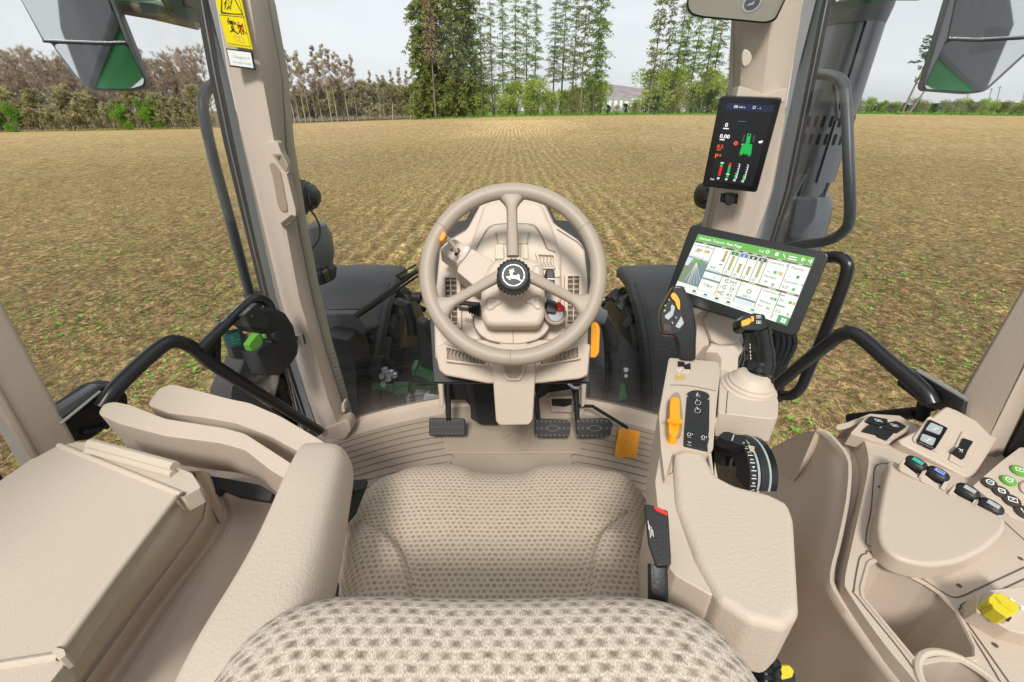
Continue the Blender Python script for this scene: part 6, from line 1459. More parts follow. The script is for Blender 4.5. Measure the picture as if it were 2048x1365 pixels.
# ================================================================== RIGHT ARMREST CONSOLE
AZ_ = 2.24
ac = thing('armrest_console', 'beige right armrest console with black key panel and padded rear half', 'armrest', (.27, .45, 1.9))
ap = zpl(AZ_)
b = MB(); b.slab(rc([(1345, 903), (1372, 896), (1410, 905), (1432, 948), (1470, 968), (1538, 984), (1578, 1004), (1590, 1035), (1602, 1225), (1572, 1256), (1500, 1240), (1440, 1200), (1392, 1115), (1352, 1005)], 12), ap, .085, .0); b.build('arm_pad', M['beige_pad'], ac, bevel=.016, seg=6, bang=40)
b = MB(); b.slab(rc([(1345, 905), (1410, 905), (1440, 965), (1540, 990), (1588, 1040), (1600, 1225), (1570, 1254), (1500, 1238), (1440, 1198), (1392, 1113), (1352, 1003)], 12), zpl(AZ_ - .088), .03); b.build('lower_shell', M['beige'], ac, bevel=.010)
b = MB(); b.slab(rc([(1338, 716), (1436, 724), (1441, 742), (1434, 800), (1426, 900), (1412, 906), (1370, 897), (1345, 905), (1330, 960), (1322, 900), (1318, 830)], 5), ap, .14, .002); b.build('control_body', M['beige'], ac, bevel=.010, seg=4)
b = MB(); b.slab(rc([(1346, 905), (1420, 902), (1440, 965), (1560, 1000), (1580, 1200), (1500, 1220), (1440, 1170), (1372, 1080)], 8), zpl(AZ_ - .10), .22); b.build('inner_body', M['beige'], ac, bevel=.010)
b = MB(); b.slab(rc([(1310, 962), (1320, 905), (1346, 898), (1376, 905), (1400, 1010), (1440, 1120), (1470, 1190), (1420, 1190), (1350, 1150), (1325, 1120)], 4), zpl(AZ_ - .008), .26); b.build('left_flank', M['beige'], ac, bevel=.010)
b = MB(); s_ = lambda pts, w_=.0013: b.strip(PLS(pts, ap, .0028), w_, (0, 0, 1))
s_(cr([(1340, 770), (1380, 772), (1432, 782)], 4)); s_([(1349, 910), (1345, 945), (1337, 950)])
b.build('seams', M['seam'], ac, recalc=False)
CZ2 = zc(1250, 680, 4.55)
b = MB(); b.slab(rc(CZ2([(565, 515), (770, 545), (765, 830), (758, 870), (765, 900), (750, 960), (755, 1010), (535, 960), (540, 830)]), 1.5), ap, .003, .0045); b.build('key_panel', M['ink'], ac, bevel=.0008)
kpn = ac.children[-1]
b = MB(); b.slab([(p.x, p.y) for p in cr([Vector((*q, 0)) for q in CZ2([(568, 485), (610, 462), (670, 460), (740, 480), (770, 515), (740, 535), (670, 532), (600, 515)])], 4, True)], ap, .003, .0055); b.build('oval_key', M['ink'], ac, bevel=.0008)
b = MB(); P = PLS(cr(CZ2([(562, 485), (605, 458), (670, 455), (745, 476), (776, 515), (742, 542), (668, 538), (596, 521)]), 4, True), ap, .0035); b.strip(P + [P[0]], .0016, (0, 0, 1)); b.build('oval_rim', M['beige_light'], ac, recalc=False)
b = MB(); h_ = .0062
def ks(pts, w_=.0010, mi=0): b.strip(PLS(CZ2(pts), ap, h_), w_, (0, 0, 1), mi)
def ktext(s, x, y, dx, dy, size):
    """lettering on the armrest top, (dx, dy) = text direction on the enlarged view"""
    c_ = [PL(*CZ2([p])[0], ap, 0) for p in ((x, y), (x + dx * 10, y + dy * 10))]
    X_ = (c_[1] - c_[0]).normalized(); Y_ = Vector((0, 0, 1)).cross(X_); p0 = c_[0]; xx = 0
    for ch in s:
        vs, fs, wd = GL[ch]; b.add([p0 + X_ * (xx + vx * size) + Y_ * vy * size + Vector((0, 0, h_)) for vx, vy in vs], fs, 0); xx += (wd + .1) * size
ktext('1', 653, 588, 1, .02, .0085); ktext('2', 646, 662, 1, .02, .0085)
def kbox(x, y, rx, ry):
    P = cr([(x - rx, y - ry * .6), (x - rx * .6, y - ry), (x + rx * .6, y - ry), (x + rx, y - ry * .6), (x + rx, y + ry * .6), (x + rx * .6, y + ry), (x - rx * .6, y + ry), (x - rx, y + ry * .6), (x - rx, y - ry * .6)], 1); ks([(p.x, p.y) for p in P], .0005)
kbox(664, 573, 24, 17); kbox(661, 645, 24, 19)
ks([(650, 510), (662, 480)]); ks([(655, 498), (680, 505)]); ks([(645, 512), (685, 515)], .0006)
for x, y in ((583, 865), (711, 890)): ks([(x - 15, y + 5), (x - 12, y - 12), (x, y - 20), (x + 14, y - 10), (x + 14, y + 8), (x - 15, y + 5)], .0007); ks([(x - 16, y + 18), (x + 20, y + 22)], .0006)
ks([(610, 855), (618, 862)], .0014); ks([(738, 880), (742, 892)], .0012); ks([(574, 925), (586, 940), (600, 930)], .0009); ks([(565, 955), (605, 963)], .0006)
b.build('key_marks', M['white'], kpn, smooth=False, recalc=False)
b = MB(); h_ = .0052
for l in ([(558, 605), (768, 620)], [(555, 745), (768, 770)]):
    ks(l, .0007); b.build('key_gap', M['soft'], kpn, recalc=False); b = MB()
for l in ([(545, 822), (762, 858)], [(540, 895), (762, 935)], [(645, 830), (640, 985)]): ks(l, .0007)
b.build('key_gaps', M['soft'], kpn, recalc=False)
b = MB(); h_ = .0032
b.slab(rc(CZ2([(455, 315), (550, 318), (545, 362), (455, 362)]), 1), ap, .001, .0032, 0); h_ = .0038
c_ = [PL(*CZ2([p])[0], ap, 0) for p in ((485, 350), (525, 352))]; X_ = (c_[1] - c_[0]).normalized(); Y_ = Vector((0, 0, 1)).cross(X_); vs, fs, wd = GL['P']
b.add([c_[0] + X_ * vx * .0075 + Y_ * vy * .0075 + Vector((0, 0, .0038)) for vx, vy in vs], fs, 1)
for x, y in ((482, 270), (508, 268), (495, 284), (545, 292), (572, 300), (575, 275)): b.slab(CZ2([(x - 8, y - 5), (x + 8, y - 5), (x + 6, y + 5), (x - 6, y + 5)]), ap, .0008, .0034, 1)
b.build('park_mark', [M['goldp'], M['white']], ac, smooth=False, recalc=False)
b = MB(); b.slab(CZ2([(480, 195), (540, 200), (545, 225), (595, 210), (598, 268), (545, 262), (530, 240), (480, 242)]), ap, .001, .0032); b.build('gate_slot', M['ink'], ac, smooth=False)
# orange hitch lever in its well
b = MB(); b.slab([(p.x, p.y) for p in cr([Vector((*q, 0)) for q in CZ2([(430, 500), (470, 478), (505, 520), (525, 700), (510, 860), (470, 905), (410, 890), (378, 800), (372, 690), (395, 560)])], 4, True)], ap, .001, .0030); b.build('lever_well', M['beige_dark'], ac, smooth=False)
t = thing('hitch_lever', 'orange rocker lever on the armrest beside the black key panel', 'lever', PL(1350, 835, ap))
b = MB(); b.slab(rc(CZ2([(415, 530), (435, 520), (488, 524), (498, 560), (500, 700), (520, 735), (515, 760), (490, 775), (488, 850), (470, 872), (425, 872), (398, 845), (400, 755), (388, 740), (410, 700), (408, 600)]), 3), ap, .02, .018); b.build('handle', M['amber'], t, bevel=.005, seg=4)
b = MB(); b.tube([PL(*CZ2([(395, 738)])[0], ap, .019), PL(*CZ2([(455, 748)])[0], ap, .023), PL(*CZ2([(512, 748)])[0], ap, .019)], [.003, .005, .003], 10); b.build('ridge', M['amber'], t)
# outboard block with joystick base
b = MB(); b.slab(rc([(1441, 738), (1472, 748), (1545, 780), (1557, 800), (1556, 836), (1542, 838), (1436, 826)], 5), ap, .045, .004); b.build('joystick_block', M['beige'], ac, bevel=.010, seg=4)
b = MB(); b.strip(PLS([(1458, 768), (1454, 800), (1452, 828)], ap, .0048), .0012, (0, 0, 1)); b.build('block_seam', M['seam'], ac, recalc=False)
b = MB(); b.slab(rc([(1437, 828), (1530, 842), (1524, 905), (1516, 960), (1432, 900)], 2), plane(PL(1480, 850, zpl(AZ_ - .03)), (0, -.92, .4)), .02); b.build('recess_wall', M['beige'], ac, bevel=.004)
b = MB(); b.slab([(1426, 836), (1436, 832), (1426, 900), (1438, 960), (1470, 980), (1462, 985), (1424, 960), (1416, 905)], zpl(AZ_ - .004), .10); b.build('recess_edge', M['beige_light'], ac, bevel=.003)
b = MB(); b.slab([(1426, 845), (1525, 855), (1515, 1000), (1440, 985)], zpl(AZ_ - .12), .05); b.build('recess_floor', M['beige'], ac)
b = MB(); b.slab([(1516, 842), (1527, 846), (1520, 985), (1512, 985)], zpl(AZ_ - .05), .12); b.build('outer_cheek', M['beige'], ac, bevel=.003)
# throttle quadrant: a black drum with a scale
t = thing('throttle_drum', 'black throttle drum with white scale in the armrest recess', 'throttle', PL(1480, 920, zpl(AZ_ - .05)))
dcx = PL(1491, 940, zpl(AZ_ - .055)); axd = Vector((1, .05, -.10)).normalized()
def drum(mb, x0, x1, r, mi=0, a0=-30, a1=170):
    c0, c1 = dcx + axd * x0, dcx + axd * x1; yv = Vector((0, 1, 0)); yv = (yv - axd * yv.dot(axd)).normalized(); zv = axd.cross(yv)
    rg_ = []
    for k in range(31):
        a = R(a0 + (a1 - a0) * k / 30); d_ = yv * math.cos(a) + zv * math.sin(a)
        rg_.append([c0 + d_ * (r - .03), c0 + d_ * r, c1 + d_ * r, c1 + d_ * (r - .03)])
    mb.loft(rg_, mi)
DR_ = .049
b = MB(); drum(b, -.026, -.014, DR_); b.build('scale_ring', M['black'], t)
b = MB(); drum(b, -.0135, -.010, DR_ - .001); b.build('grey_ring', M['lgrey'], t)
b = MB(); drum(b, -.0095, .001, DR_ + .001); b.build('centre_ring', M['rubber'], t)
b = MB(); drum(b, .0015, .0042, DR_ + .0015); b.build('white_ring', M['lgrey'], t)
b = MB(); drum(b, .0047, .015, DR_); b.build('outer_ring', M['gloss'], t)
yv = Vector((0, 1, 0)); yv = (yv - axd * yv.dot(axd)).normalized(); zv = axd.cross(yv)
b = MB()
for k in range(16):
    a = R(84 + 6.0 * k); d_ = yv * math.cos(a) + zv * math.sin(a); tg = zv * math.cos(a) - yv * math.sin(a); o_ = dcx + d_ * (DR_ + .0006)
    if k % 2: b.strip([o_ - axd * .024, o_ - axd * .017], .0010, d_)
    else:
        vs, fs, wd = GL['0123456789'[(k // 2) % 10]]; b.add([o_ + axd * (-.0225 + vy * .0065) + tg * (.0022 - vx * .0065) for vx, vy in vs], fs)
b.build('scale_marks', M['white'], t, smooth=False, recalc=False)
CZ3 = zc(1380, 780, 6.205); thp = plane(PL(1465, 872, zpl(AZ_ + .01)), (0, -.35, .94))
b = MB(); b.slab(rc(CZ3([(355, 572), (415, 520), (480, 518), (560, 550), (665, 580), (712, 650), (700, 700), (610, 680), (520, 640), (440, 622)]), 3), thp, .022); b.build('throttle_handle', M['black'], t, bevel=.004)
th = t.children[-1]
b = MB(); b.strip(PLS(CZ3([(545, 558), (520, 632)]), thp, .0008), .0016, thp[1]); b.ring(PLS(cr(CZ3([(650, 660), (664, 650), (678, 660), (664, 672)]), 3, True), thp, .0004), PLS(cr(CZ3([(656, 661), (664, 655), (672, 661), (664, 667)]), 3, True), thp, .0004), thp[1] * .0006); b.build('handle_marks', M['lgrey'], th, recalc=False)
b = MB(); b.slab(rc(CZ3([(715, 665), (800, 680), (808, 760), (740, 750)]), 2), thp, .02, -.008); b.build('speed_tab', M['gloss'], t, bevel=.003)
st_ = t.children[-1]; b = MB()
for k in range(4): b.strip(PLS(CZ3([(720 + k * 8, 692 + k * 20), (800, 712 + k * 20)]), thp, -.0072), .0018, thp[1])
b.build('tab_stripes', M['beige_light'], st_, recalc=False)
# drive lever -------------------------------------------------------------------
LZ2 = zc(1310, 560, 7.583)
jp = plane(D(1358, 650, .80), (-.18, -.90, .40))
t = thing('drive_lever', 'black drive control lever with orange button and grey keys on the armrest', 'lever', PL(1378, 722, jp))
hout_ = LZ2([(290, 100), (330, 88), (400, 90), (440, 110), (490, 210), (540, 310), (590, 470), (620, 640), (628, 850), (622, 1190), (600, 1225), (500, 1235), (380, 1215), (372, 1130), (362, 1020), (320, 880), (270, 850), (125, 838), (108, 800), (80, 620), (82, 490), (110, 410), (180, 280), (250, 160)])
b = MB(); b.slab(rc(hout_, 6), jp, .036); b.build('grip', M['gloss'], t, bevel=.009, seg=5, bang=40)
b = MB(); P = PLS(LZ2([(240, 180), (170, 300), (100, 430), (78, 500), (78, 620), (106, 805), (126, 842), (262, 852)]), jp, -.012); b.tube(P, .0013, 6); P = PLS(LZ2([(268, 852), (318, 885), (358, 1020), (370, 1190)]), jp, -.012); b.tube(P, .0013, 6); b.build('orange_pinstripe', M['orange'], t)
b = MB(); b.slab(rc(LZ2([(290, 135), (330, 180), (400, 300), (415, 520), (465, 680), (370, 810), (125, 830), (85, 600), (95, 480), (230, 250)]), 4), jp, .003, .0028); b.build('face_plate', M['black'], t, bevel=.001)
fpx = t.children[-1]
b = MB(); b.slab(rc(LZ2([(235, 245), (265, 200), (300, 195), (340, 240), (375, 310), (382, 400), (372, 460), (350, 450), (318, 380), (310, 330), (270, 300)]), 3), jp, .006, .0075); b.build('orange_button', M['amber'], t, bevel=.002)
b = MB(); b.slab(rc(LZ2([(262, 370), (310, 420), (290, 470), (275, 540), (200, 612), (150, 580), (148, 545), (240, 470), (240, 400)]), 3), jp, .004, .006); b.slab(rc(LZ2([(400, 550), (440, 660), (370, 742), (305, 710)]), 2), jp, .004, .0055); b.build('grey_keys', M['lgrey'], t, bevel=.001)
b = MB()
for px in ([(195, 300), (225, 280), (235, 310), (210, 340)], [(135, 380), (165, 365), (185, 390), (160, 425), (140, 415)], [(125, 450), (150, 440), (175, 460), (160, 500), (130, 495)], [(240, 640), (275, 615), (285, 650), (265, 680)], [(300, 570), (330, 545), (345, 570), (320, 600)]): b.slab(rc(LZ2(px), 1), jp, .003, .0048)
b.build('small_keys', M['soft'], t, bevel=.0006)
b = MB(); b.slab(rc(LZ2([(140, 660), (245, 700), (235, 785), (125, 770)]), 2), jp, .003, .0046)
for k in range(6): b.strip(PLS(LZ2([(148 + k * 16, 668 + k * 6), (138 + k * 17, 772 + k * 3)]), jp, .005), .0008, jp[1])
b.build('thumb_wheel', M['soft'], t)
b = MB()
for pts in ([(205, 300), (222, 312)], [(150, 385), (170, 395)], [(135, 480), (155, 455), (160, 475)], [(255, 640), (270, 665)], [(310, 565), (328, 585)], [(180, 540), (210, 560)], [(350, 660), (385, 680)]): b.strip(PLS(LZ2(pts), jp, .0072), .0010, jp[1])
b.build('key_symbols', M['white'], fpx, recalc=False)
b = MB(); b.tube([PL(1375, 705, jp, -.018), PL(1374, 745, jp, -.03)], .008, 8); b.build('stem', M['black'], t)
# joystick ----------------------------------------------------------------------
t = thing('joystick', 'black curved joystick with orange switch rising from a beige bellows', 'joystick', PL(1497, 775, ap))
bj = PL(1500, 768, ap, .0)
b = MB(); b.lathe(PL(1496, 778, ap, .0), (.05, -.05, 1), [(-.01, .043), (.004, .043), (.007, .038), (.010, .038), (.013, .034), (.016, .034), (.020, .029), (.026, .026), (.03, .02), (.03, .001)], 30); b.build('bellows', M['beige'], t, ang=50)
path = [D(1507, 768, .735), D(1513, 748, .735), D(1519, 725, .733), D(1519, 700, .728), D(1515, 678, .722), D(1511, 655, .715)]
b = MB(); b.tube(cr(path, 6), [.027 + .0 * k for k in range(7)] + [.0235] * 6 + [.0225] * 6 + [.0215] * 6 + [.0215] * 5 + [.021], 20); b.build('stick', M['gloss'], t)
hpj = plane(D(1512, 642, .705), (-.10, -.80, .58))
b = MB(); b.slab(rc([(1481, 640), (1489, 631), (1510, 626), (1530, 629), (1538, 655), (1530, 662), (1488, 662), (1481, 655)], 3), hpj, .035); b.build('head', M['gloss'], t, bevel=.005)
b = MB(); b.slab(rc([(1483, 643), (1500, 636), (1503, 644), (1497, 650), (1484, 653)], 2), hpj, .004, .004); b.slab(rc([(1502, 633), (1508, 633), (1508, 643), (1503, 644)], 1), hpj, .003, .002); b.build('orange_switch', M['amber'], t, bevel=.0012)
b = MB()
for x, y in ((1517, 634), (1517, 645)): b.slab(rc([(x - 6, y - 4), (x + 7, y - 4), (x + 7, y + 4), (x - 6, y + 4)], 1), hpj, .002, .002)
b.build('keys', M['soft'], t, bevel=.0006)
b = MB()
for x, y in ((1517, 634), (1517, 645)):
    P = PLS([(x - 4, y - 2.6), (x + 4.5, y - 2.6), (x + 4.5, y + 2.6), (x - 4, y + 2.6), (x - 4, y - 2.6)], hpj, .0024); b.strip(P, .0006, hpj[1]); b.strip(PLS([(x - 1, y), (x + 2, y)], hpj, .0024), .0014, hpj[1])
b.build('key_symbols', M['white'], t, recalc=False)
b = MB()
for k, y in enumerate((688, 694, 702, 709, 715)): b.strip([D(1500 + k * .4, y, .706), D(1500 + k * .4, y + 4, .706)], .0010, (-.3, -.9, .3))
b.build('side_marks', M['print'], t, recalc=False)

# ================================================================== DISPLAYS
def screenmat(n, c, s=1.0): M[n] = emis(n, c, s)
for n, c in (('s_white', (226, 232, 222)), ('s_green', (96, 168, 62)), ('s_dark', (60, 66, 58)), ('s_brown', (98, 92, 58)), ('s_olive', (168, 160, 92)), ('s_blue', (70, 110, 190)), ('s_teal', (18, 52, 60)), ('s_slate', (104, 128, 136)), ('s_sky', (196, 212, 224)), ('s_field', (122, 134, 108)), ('s_yel', (236, 204, 50)), ('s_or', (240, 150, 50)), ('s_gry', (150, 158, 152)), ('s_bk', (10, 13, 18)), ('s_navy', (22, 28, 66)), ('s_red', (225, 30, 30)), ('s_orange', (240, 92, 40)), ('s_grn2', (20, 170, 78)), ('s_text', (245, 245, 245)), ('s_dgreen', (62, 120, 48)), ('s_btn', (72, 150, 92))): screenmat(n, c)
KEYS = ['s_white', 's_green', 's_dark', 's_brown', 's_olive', 's_blue', 's_teal', 's_slate', 's_sky', 's_field', 's_yel', 's_or', 's_gry', 's_bk', 's_navy', 's_red', 's_orange', 's_grn2', 's_text', 's_dgreen', 's_btn']
KI = {k: i for i, k in enumerate(KEYS)}; SM = [M[k] for k in KEYS]
dev = pgram([(1382, 448), (1661, 507), (1592, 676), (1329, 597)], .93)
dp = Panel(dev)
t = thing('touch_display', 'large landscape touch display with green title bar, mounted right of the steering wheel', 'display', dp.at(.5, 1))
b = MB(); b.prism(rc([dp.at(0, 0, 0), dp.at(1, 0, 0), dp.at(1, 1, 0), dp.at(0, 1, 0)], .012), -dp.n * .028); b.build('bezel', M['gloss'], t, bevel=.003)
sc4 = [(1396.5, 468.5), (1630, 516), (1574, 652), (1349, 577)]
pl_s = (dev[0] + dp.n * .0006, dp.n); s4 = [PL(x, y, pl_s) for x, y in sc4]
p = Panel(s4); b = MB(); p.rect(b, 0, 0, 1, 1, KI['s_white'], 0); b.build('screen', SM, t, smooth=False, recalc=False)
b = MB()
def Rr(u0, v0, u1, v1, k, h=.0006): p.rect(b, u0, v0, u1, v1, KI[k], h)
def Tt(s, u, v, z, k='s_dark', a='l', bold=.0): p.text(b, s, u, v, z, KI[k], .0009, 0, bold, a)
def Ln(pts, w_, k='s_dark'): p.line(b, pts, w_, KI[k], .0008)
Rr(0, 0, 1, .115, 's_green'); Tt('Default Tractor Run Page', .03, .082, .062, 's_text', 'l', .04); Tt('9:41', .565, .082, .05, 's_text')
p.ringl(b, .635, .055, .022, .0012, KI['s_text'], .0009); Rr(.70, .035, .725, .085, 's_text', .0009); Ln([(.76, .035), (.785, .09)], .0014, 's_text'); Rr(.81, .045, .87, .06, 's_text', .0009); Rr(.805, .08, .875, .095, 's_text', .0009)
for u, d_ in ((.925, -1), (.975, 1)): Ln([(u - .016, .058), (u + .016, .058)], .0016, 's_text'); Ln([(u + d_ * .004, .03), (u + d_ * .016, .058), (u + d_ * .004, .086)], .0016, 's_text')
Ln([(.948, .005), (.948, .11)], .0005, 's_dgreen')
# upper row tiles
cols = [0, .195, .345, .425, .505, .585, .665, .835, 1]
for i in range(len(cols) - 1):
    Rr(cols[i] + .002, .118, cols[i + 1] - .002, .148, 's_brown' if i > 1 else 's_dark'); Rr((cols[i] + cols[i + 1]) / 2 - .02, .128, (cols[i] + cols[i + 1]) / 2 + .02, .138, 's_white', .0009)
    Ln([(cols[i + 1], .118), (cols[i + 1], .535)], .0010)
for u, v, s, z in ((.015, .20, 'Counters A', .045), (.115, .20, 'Machine', .045), (.04, .305, '0,0', .055), (.015, .40, 'Counters A', .045), (.115, .43, 'Machine', .045), (.68, .205, 'Counters A', .055), (.685, .42, 'Machine', .055), (.70, .50, '36', .055), (.86, .215, 'Machine', .055), (.845, .42, 'Counters A', .055), (.85, .51, '0,17', .06)): Tt(s, u, v, z)
for u, v, k in ((.05, .235, 's_gry'), (.075, .235, 's_or'), (.12, .235, 's_or'), (.145, .235, 's_gry'), (.04, .44, 's_gry'), (.065, .44, 's_grn2'), (.13, .47, 's_gry'), (.745, .30, 's_grn2'), (.79, .30, 's_or'), (.925, .29, 's_dgreen'), (.93, .47, 's_grn2'), (.765, .48, 's_gry')): Rr(u, v, u + .022, v + .04, k); Ln([(u - .004, v + .05), (u + .028, v + .05)], .0006, 's_gry')
Ln([(.775, .34), (.785, .29)], .001); Ln([(.69, .335), (.715, .335)], .0012, 's_gry'); Ln([(.86, .325), (.885, .325)], .0012, 's_gry')
Rr(.30, .17, .322, .34, 's_olive'); Rr(.295, .335, .325, .35, 's_dark', .0009); Tt('0H8', .225, .50, .05); Rr(.29, .40, .32, .415, 's_dark'); Ln([(.21, .53), (.33, .53)], .0012, 's_gry')
for i, (k, s) in enumerate((('s_dgreen', 'I'), ('s_blue', 'II'), ('s_dark', 'III'), ('s_teal', 'IV'))):
    u = cols[2 + i] + .040; Rr(u - .032, .158, u + .032, .215, k); Tt(s, u, .208, .052, 's_text', 'c', .03)
    Rr(u - .010, (.24, .33, .34, .23)[i], u + .012, .465, 's_olive'); Rr(u - .012, (.24, .33, .34, .23)[i] - .008, u + .014, (.24, .33, .34, .23)[i] + .004, 's_dark', .0009)
    p.ringl(b, u - .012, .505, .018, .0008, KI['s_dark'], .0009)
# lower left map
Rr(0, .395, .195, .545, 's_sky', .0004); Ln([(0, .395), (.195, .43)], .0008)
p.poly(b, [(0, .40), (.195, .44), (.195, .86), (0, .86)], KI['s_field'], .0005)
p.poly(b, [(0, .41), (.055, .42), (.03, .56), (0, .56)], KI['s_sky'], .0006); p.poly(b, [(.09, .46), (.195, .50), (.195, .86), (.05, .86)], KI['s_slate'], .0007)
Rr(.06, .42, .125, .475, 's_green', .0008)
for k in range(6): Ln([(.095, .475), (.06 + .03 * k, .86 - .02 * abs(k - 2))], .0006, 's_white')
Ln([(.095, .475), (.10, .86)], .0010, 's_yel')
# middle strip and lower row
Rr(.197, .545, .36, .575, 's_slate'); Tt('0', .29, .655, .05); Rr(.20, .675, .36, .705, 's_slate'); Tt('0.0', .235, .80, .055); Rr(.30, .775, .315, .81, 's_or'); Rr(.27, .775, .292, .81, 's_gry')
lc = [.195, .36, .53, .705, .86, 1]
for i, u in enumerate(lc[:-1]):
    if i: Rr(u + .002, .545, lc[i + 1] - .002, .575, 's_brown'); Rr((u + lc[i + 1]) / 2 - .03, .555, (u + lc[i + 1]) / 2 + .03, .565, 's_white', .0009)
    Ln([(u, .545), (u, .90)], .0010)
for i, (s, v) in enumerate((('54.0', .645), ('3.0', .745), ('8.5', .85))):
    Tt(s, .50, v, .062, 's_dark', 'r', .03); Tt('KPH', .50, v + .04, .033, 's_dark', 'r'); p.ringl(b, .415, v - .015, .03, .0012, KI['s_dark'], .0009, 10, 30, 320); Ln([(.412, v - .01), (.42, v - .025)], .0014)
p.circ(b, .383, .835, .022, KI['s_or'], .0009); p.ringl(b, .383, .74, .012, .0008, KI['s_gry'], .0009)
p.ringl(b, .62, .69, .03, .0012, KI['s_dark'], .0009); Tt('268.1 h', .575, .79, .05); Rr(.535, .805, .70, .835, 's_slate'); Rr(.55, .85, .69, .885, 's_sky', .0005); Rr(.54, .60, .548, .64, 's_yel')
Tt('Counters A', .72, .625, .05); Tt('Machine', .73, .79, .05); Tt('0.0', .73, .86, .05); Rr(.80, .675, .825, .715, 's_gry'); Rr(.83, .675, .85, .715, 's_grn2'); Rr(.80, .835, .825, .865, 's_gry')
Rr(.865, .60, .90, .62, 's_gry'); Tt('0,1', .875, .70, .06); Rr(.945, .66, .968, .70, 's_grn2'); Rr(.975, .66, .995, .70, 's_or'); Rr(.865, .75, .93, .775, 's_gry'); Tt('0,5', .875, .865, .06); Rr(.965, .825, .98, .87, 's_or')
Ln([(.195, .90), (1, .90)], .0006, 's_gry'); Ln([(0, .862), (.195, .862)], .0006, 's_gry')
for k in range(7): u = .06 + .105 * k; Rr(u, .925, u + .03, .955, ('s_gry', 's_dark', 's_blue', 's_dark', 's_dark', 's_sky', 's_grn2')[k]); Rr(u - .02, .968, u + .05, .976, 's_gry')
Tt('?', .865, .975, .085, 's_dark', 'c', .04); Rr(.91, .885, 1, 1, 's_btn', .0009)
for a_, c_ in ((.94, .915), (.962, .915), (.94, .95), (.962, .95)): p.rect(b, a_, c_, a_ + .017, c_ + .028, KI['s_text'], .0012)
b.build('screen_marks', SM, t.children[1], smooth=False, recalc=False)
# stand for the display
b = MB(); c0 = dp.at(.42, .99, -.03)
b.slab(rc([(1408, 640), (1432, 612), (1478, 625), (1482, 672), (1470, 690), (1440, 692), (1424, 684)], 4), plane(D(1450, 650, .985), (0, -.9, .4)), .05); b.build('stand_neck', M['beige'], t, bevel=.008)
b = MB(); b.slab(rc([(1396, 630), (1414, 612), (1424, 620), (1418, 690), (1398, 735), (1380, 735), (1392, 680)], 3), plane(D(1405, 670, 1.0), (0, -.95, .3)), .04); b.slab(rc([(1422, 690), (1440, 694), (1470, 692), (1478, 705), (1474, 760), (1392, 735)], 4), plane(D(1435, 720, .97), (0, -.85, .5)), .10); b.build('stand_foot', M['beige'], t, bevel=.008)
sf = t.children[-1]
b = MB(); b.lathe(D(1452, 690, 1.0), (0, -.3, .95), [(-.03, .036), (.0, .036), (.004, .030)], 24); b.build('swivel', M['beige_light'], t)
b = MB(); b.slab(rc([(1412, 705), (1436, 706), (1444, 720), (1440, 745), (1402, 730)], 3), plane(D(1435, 720, .968), (0, -.85, .5)), .004, .002); b.build('foot_recess', M['beige_dark'], sf, bevel=.001)
# corner-post display
dv = pgram([(1440, 192.5), (1564, 197), (1513, 386), (1404, 373)], 1.06); dp2 = Panel(dv)
t = thing('post_display', 'small upright dark display on the right corner post with red and green bars', 'display', dp2.at(.5, 1))
b = MB(); b.prism(rc([dp2.at(0, 0, 0), dp2.at(1, 0, 0), dp2.at(1, 1, 0), dp2.at(0, 1, 0)], .008), -dp2.n * .024); b.build('bezel', M['gloss'], t, bevel=.003)
Z7 = zc(1390, 180, 6.205)
s4 = [PL(x, y, (dv[0] + dp2.n * .0006, dp2.n)) for x, y in Z7([(397, 160), (985, 195), (712, 1195), (180, 1130)])]; p = Panel(s4)
b = MB(); p.rect(b, 0, 0, 1, 1, KI['s_bk'], 0); b.build('screen', SM, t, smooth=False, recalc=False)
b = MB()
p.rect(b, 0, 0, 1, .08, KI['s_navy'], .0004)
Tt('08', .17, .055, .048, 's_text'); Tt('268.1 h', .28, .05, .028, 's_text'); p.ringl(b, .60, .035, .018, .0010, KI['s_text'], .0009, 4, 45, 405); Tt('-.- h', .67, .05, .026, 's_text')
p.line(b, [(.28, .205), (.85, .205)], .0008, KI['s_navy'], .0008); p.line(b, [(.32, .205), (.5, .205)], .0008, KI['s_slate'], .0009)
Tt('0', .07, .285, .070, 's_text', 'l', .06); Rr(.04, .30, .17, .312, 's_text'); Tt('0,00', .01, .425, .070, 's_text', 'l', .06); Rr(.02, .44, .13, .453, 's_text')
Tt('8,5', .0, .555, .066, 's_orange', 'l', .03); Rr(.0, .572, .10, .582, 's_orange'); Tt('P', .0, .685, .080, 's_orange', 'l', .10); Tt('9', .095, .665, .048, 's_orange', 'l', .08)
p.ringl(b, .40, .475, .022, .0020, KI['s_orange'], .0009, 16); p.line(b, [(.375, .475), (.425, .475)], .0020, KI['s_orange'], .0009)
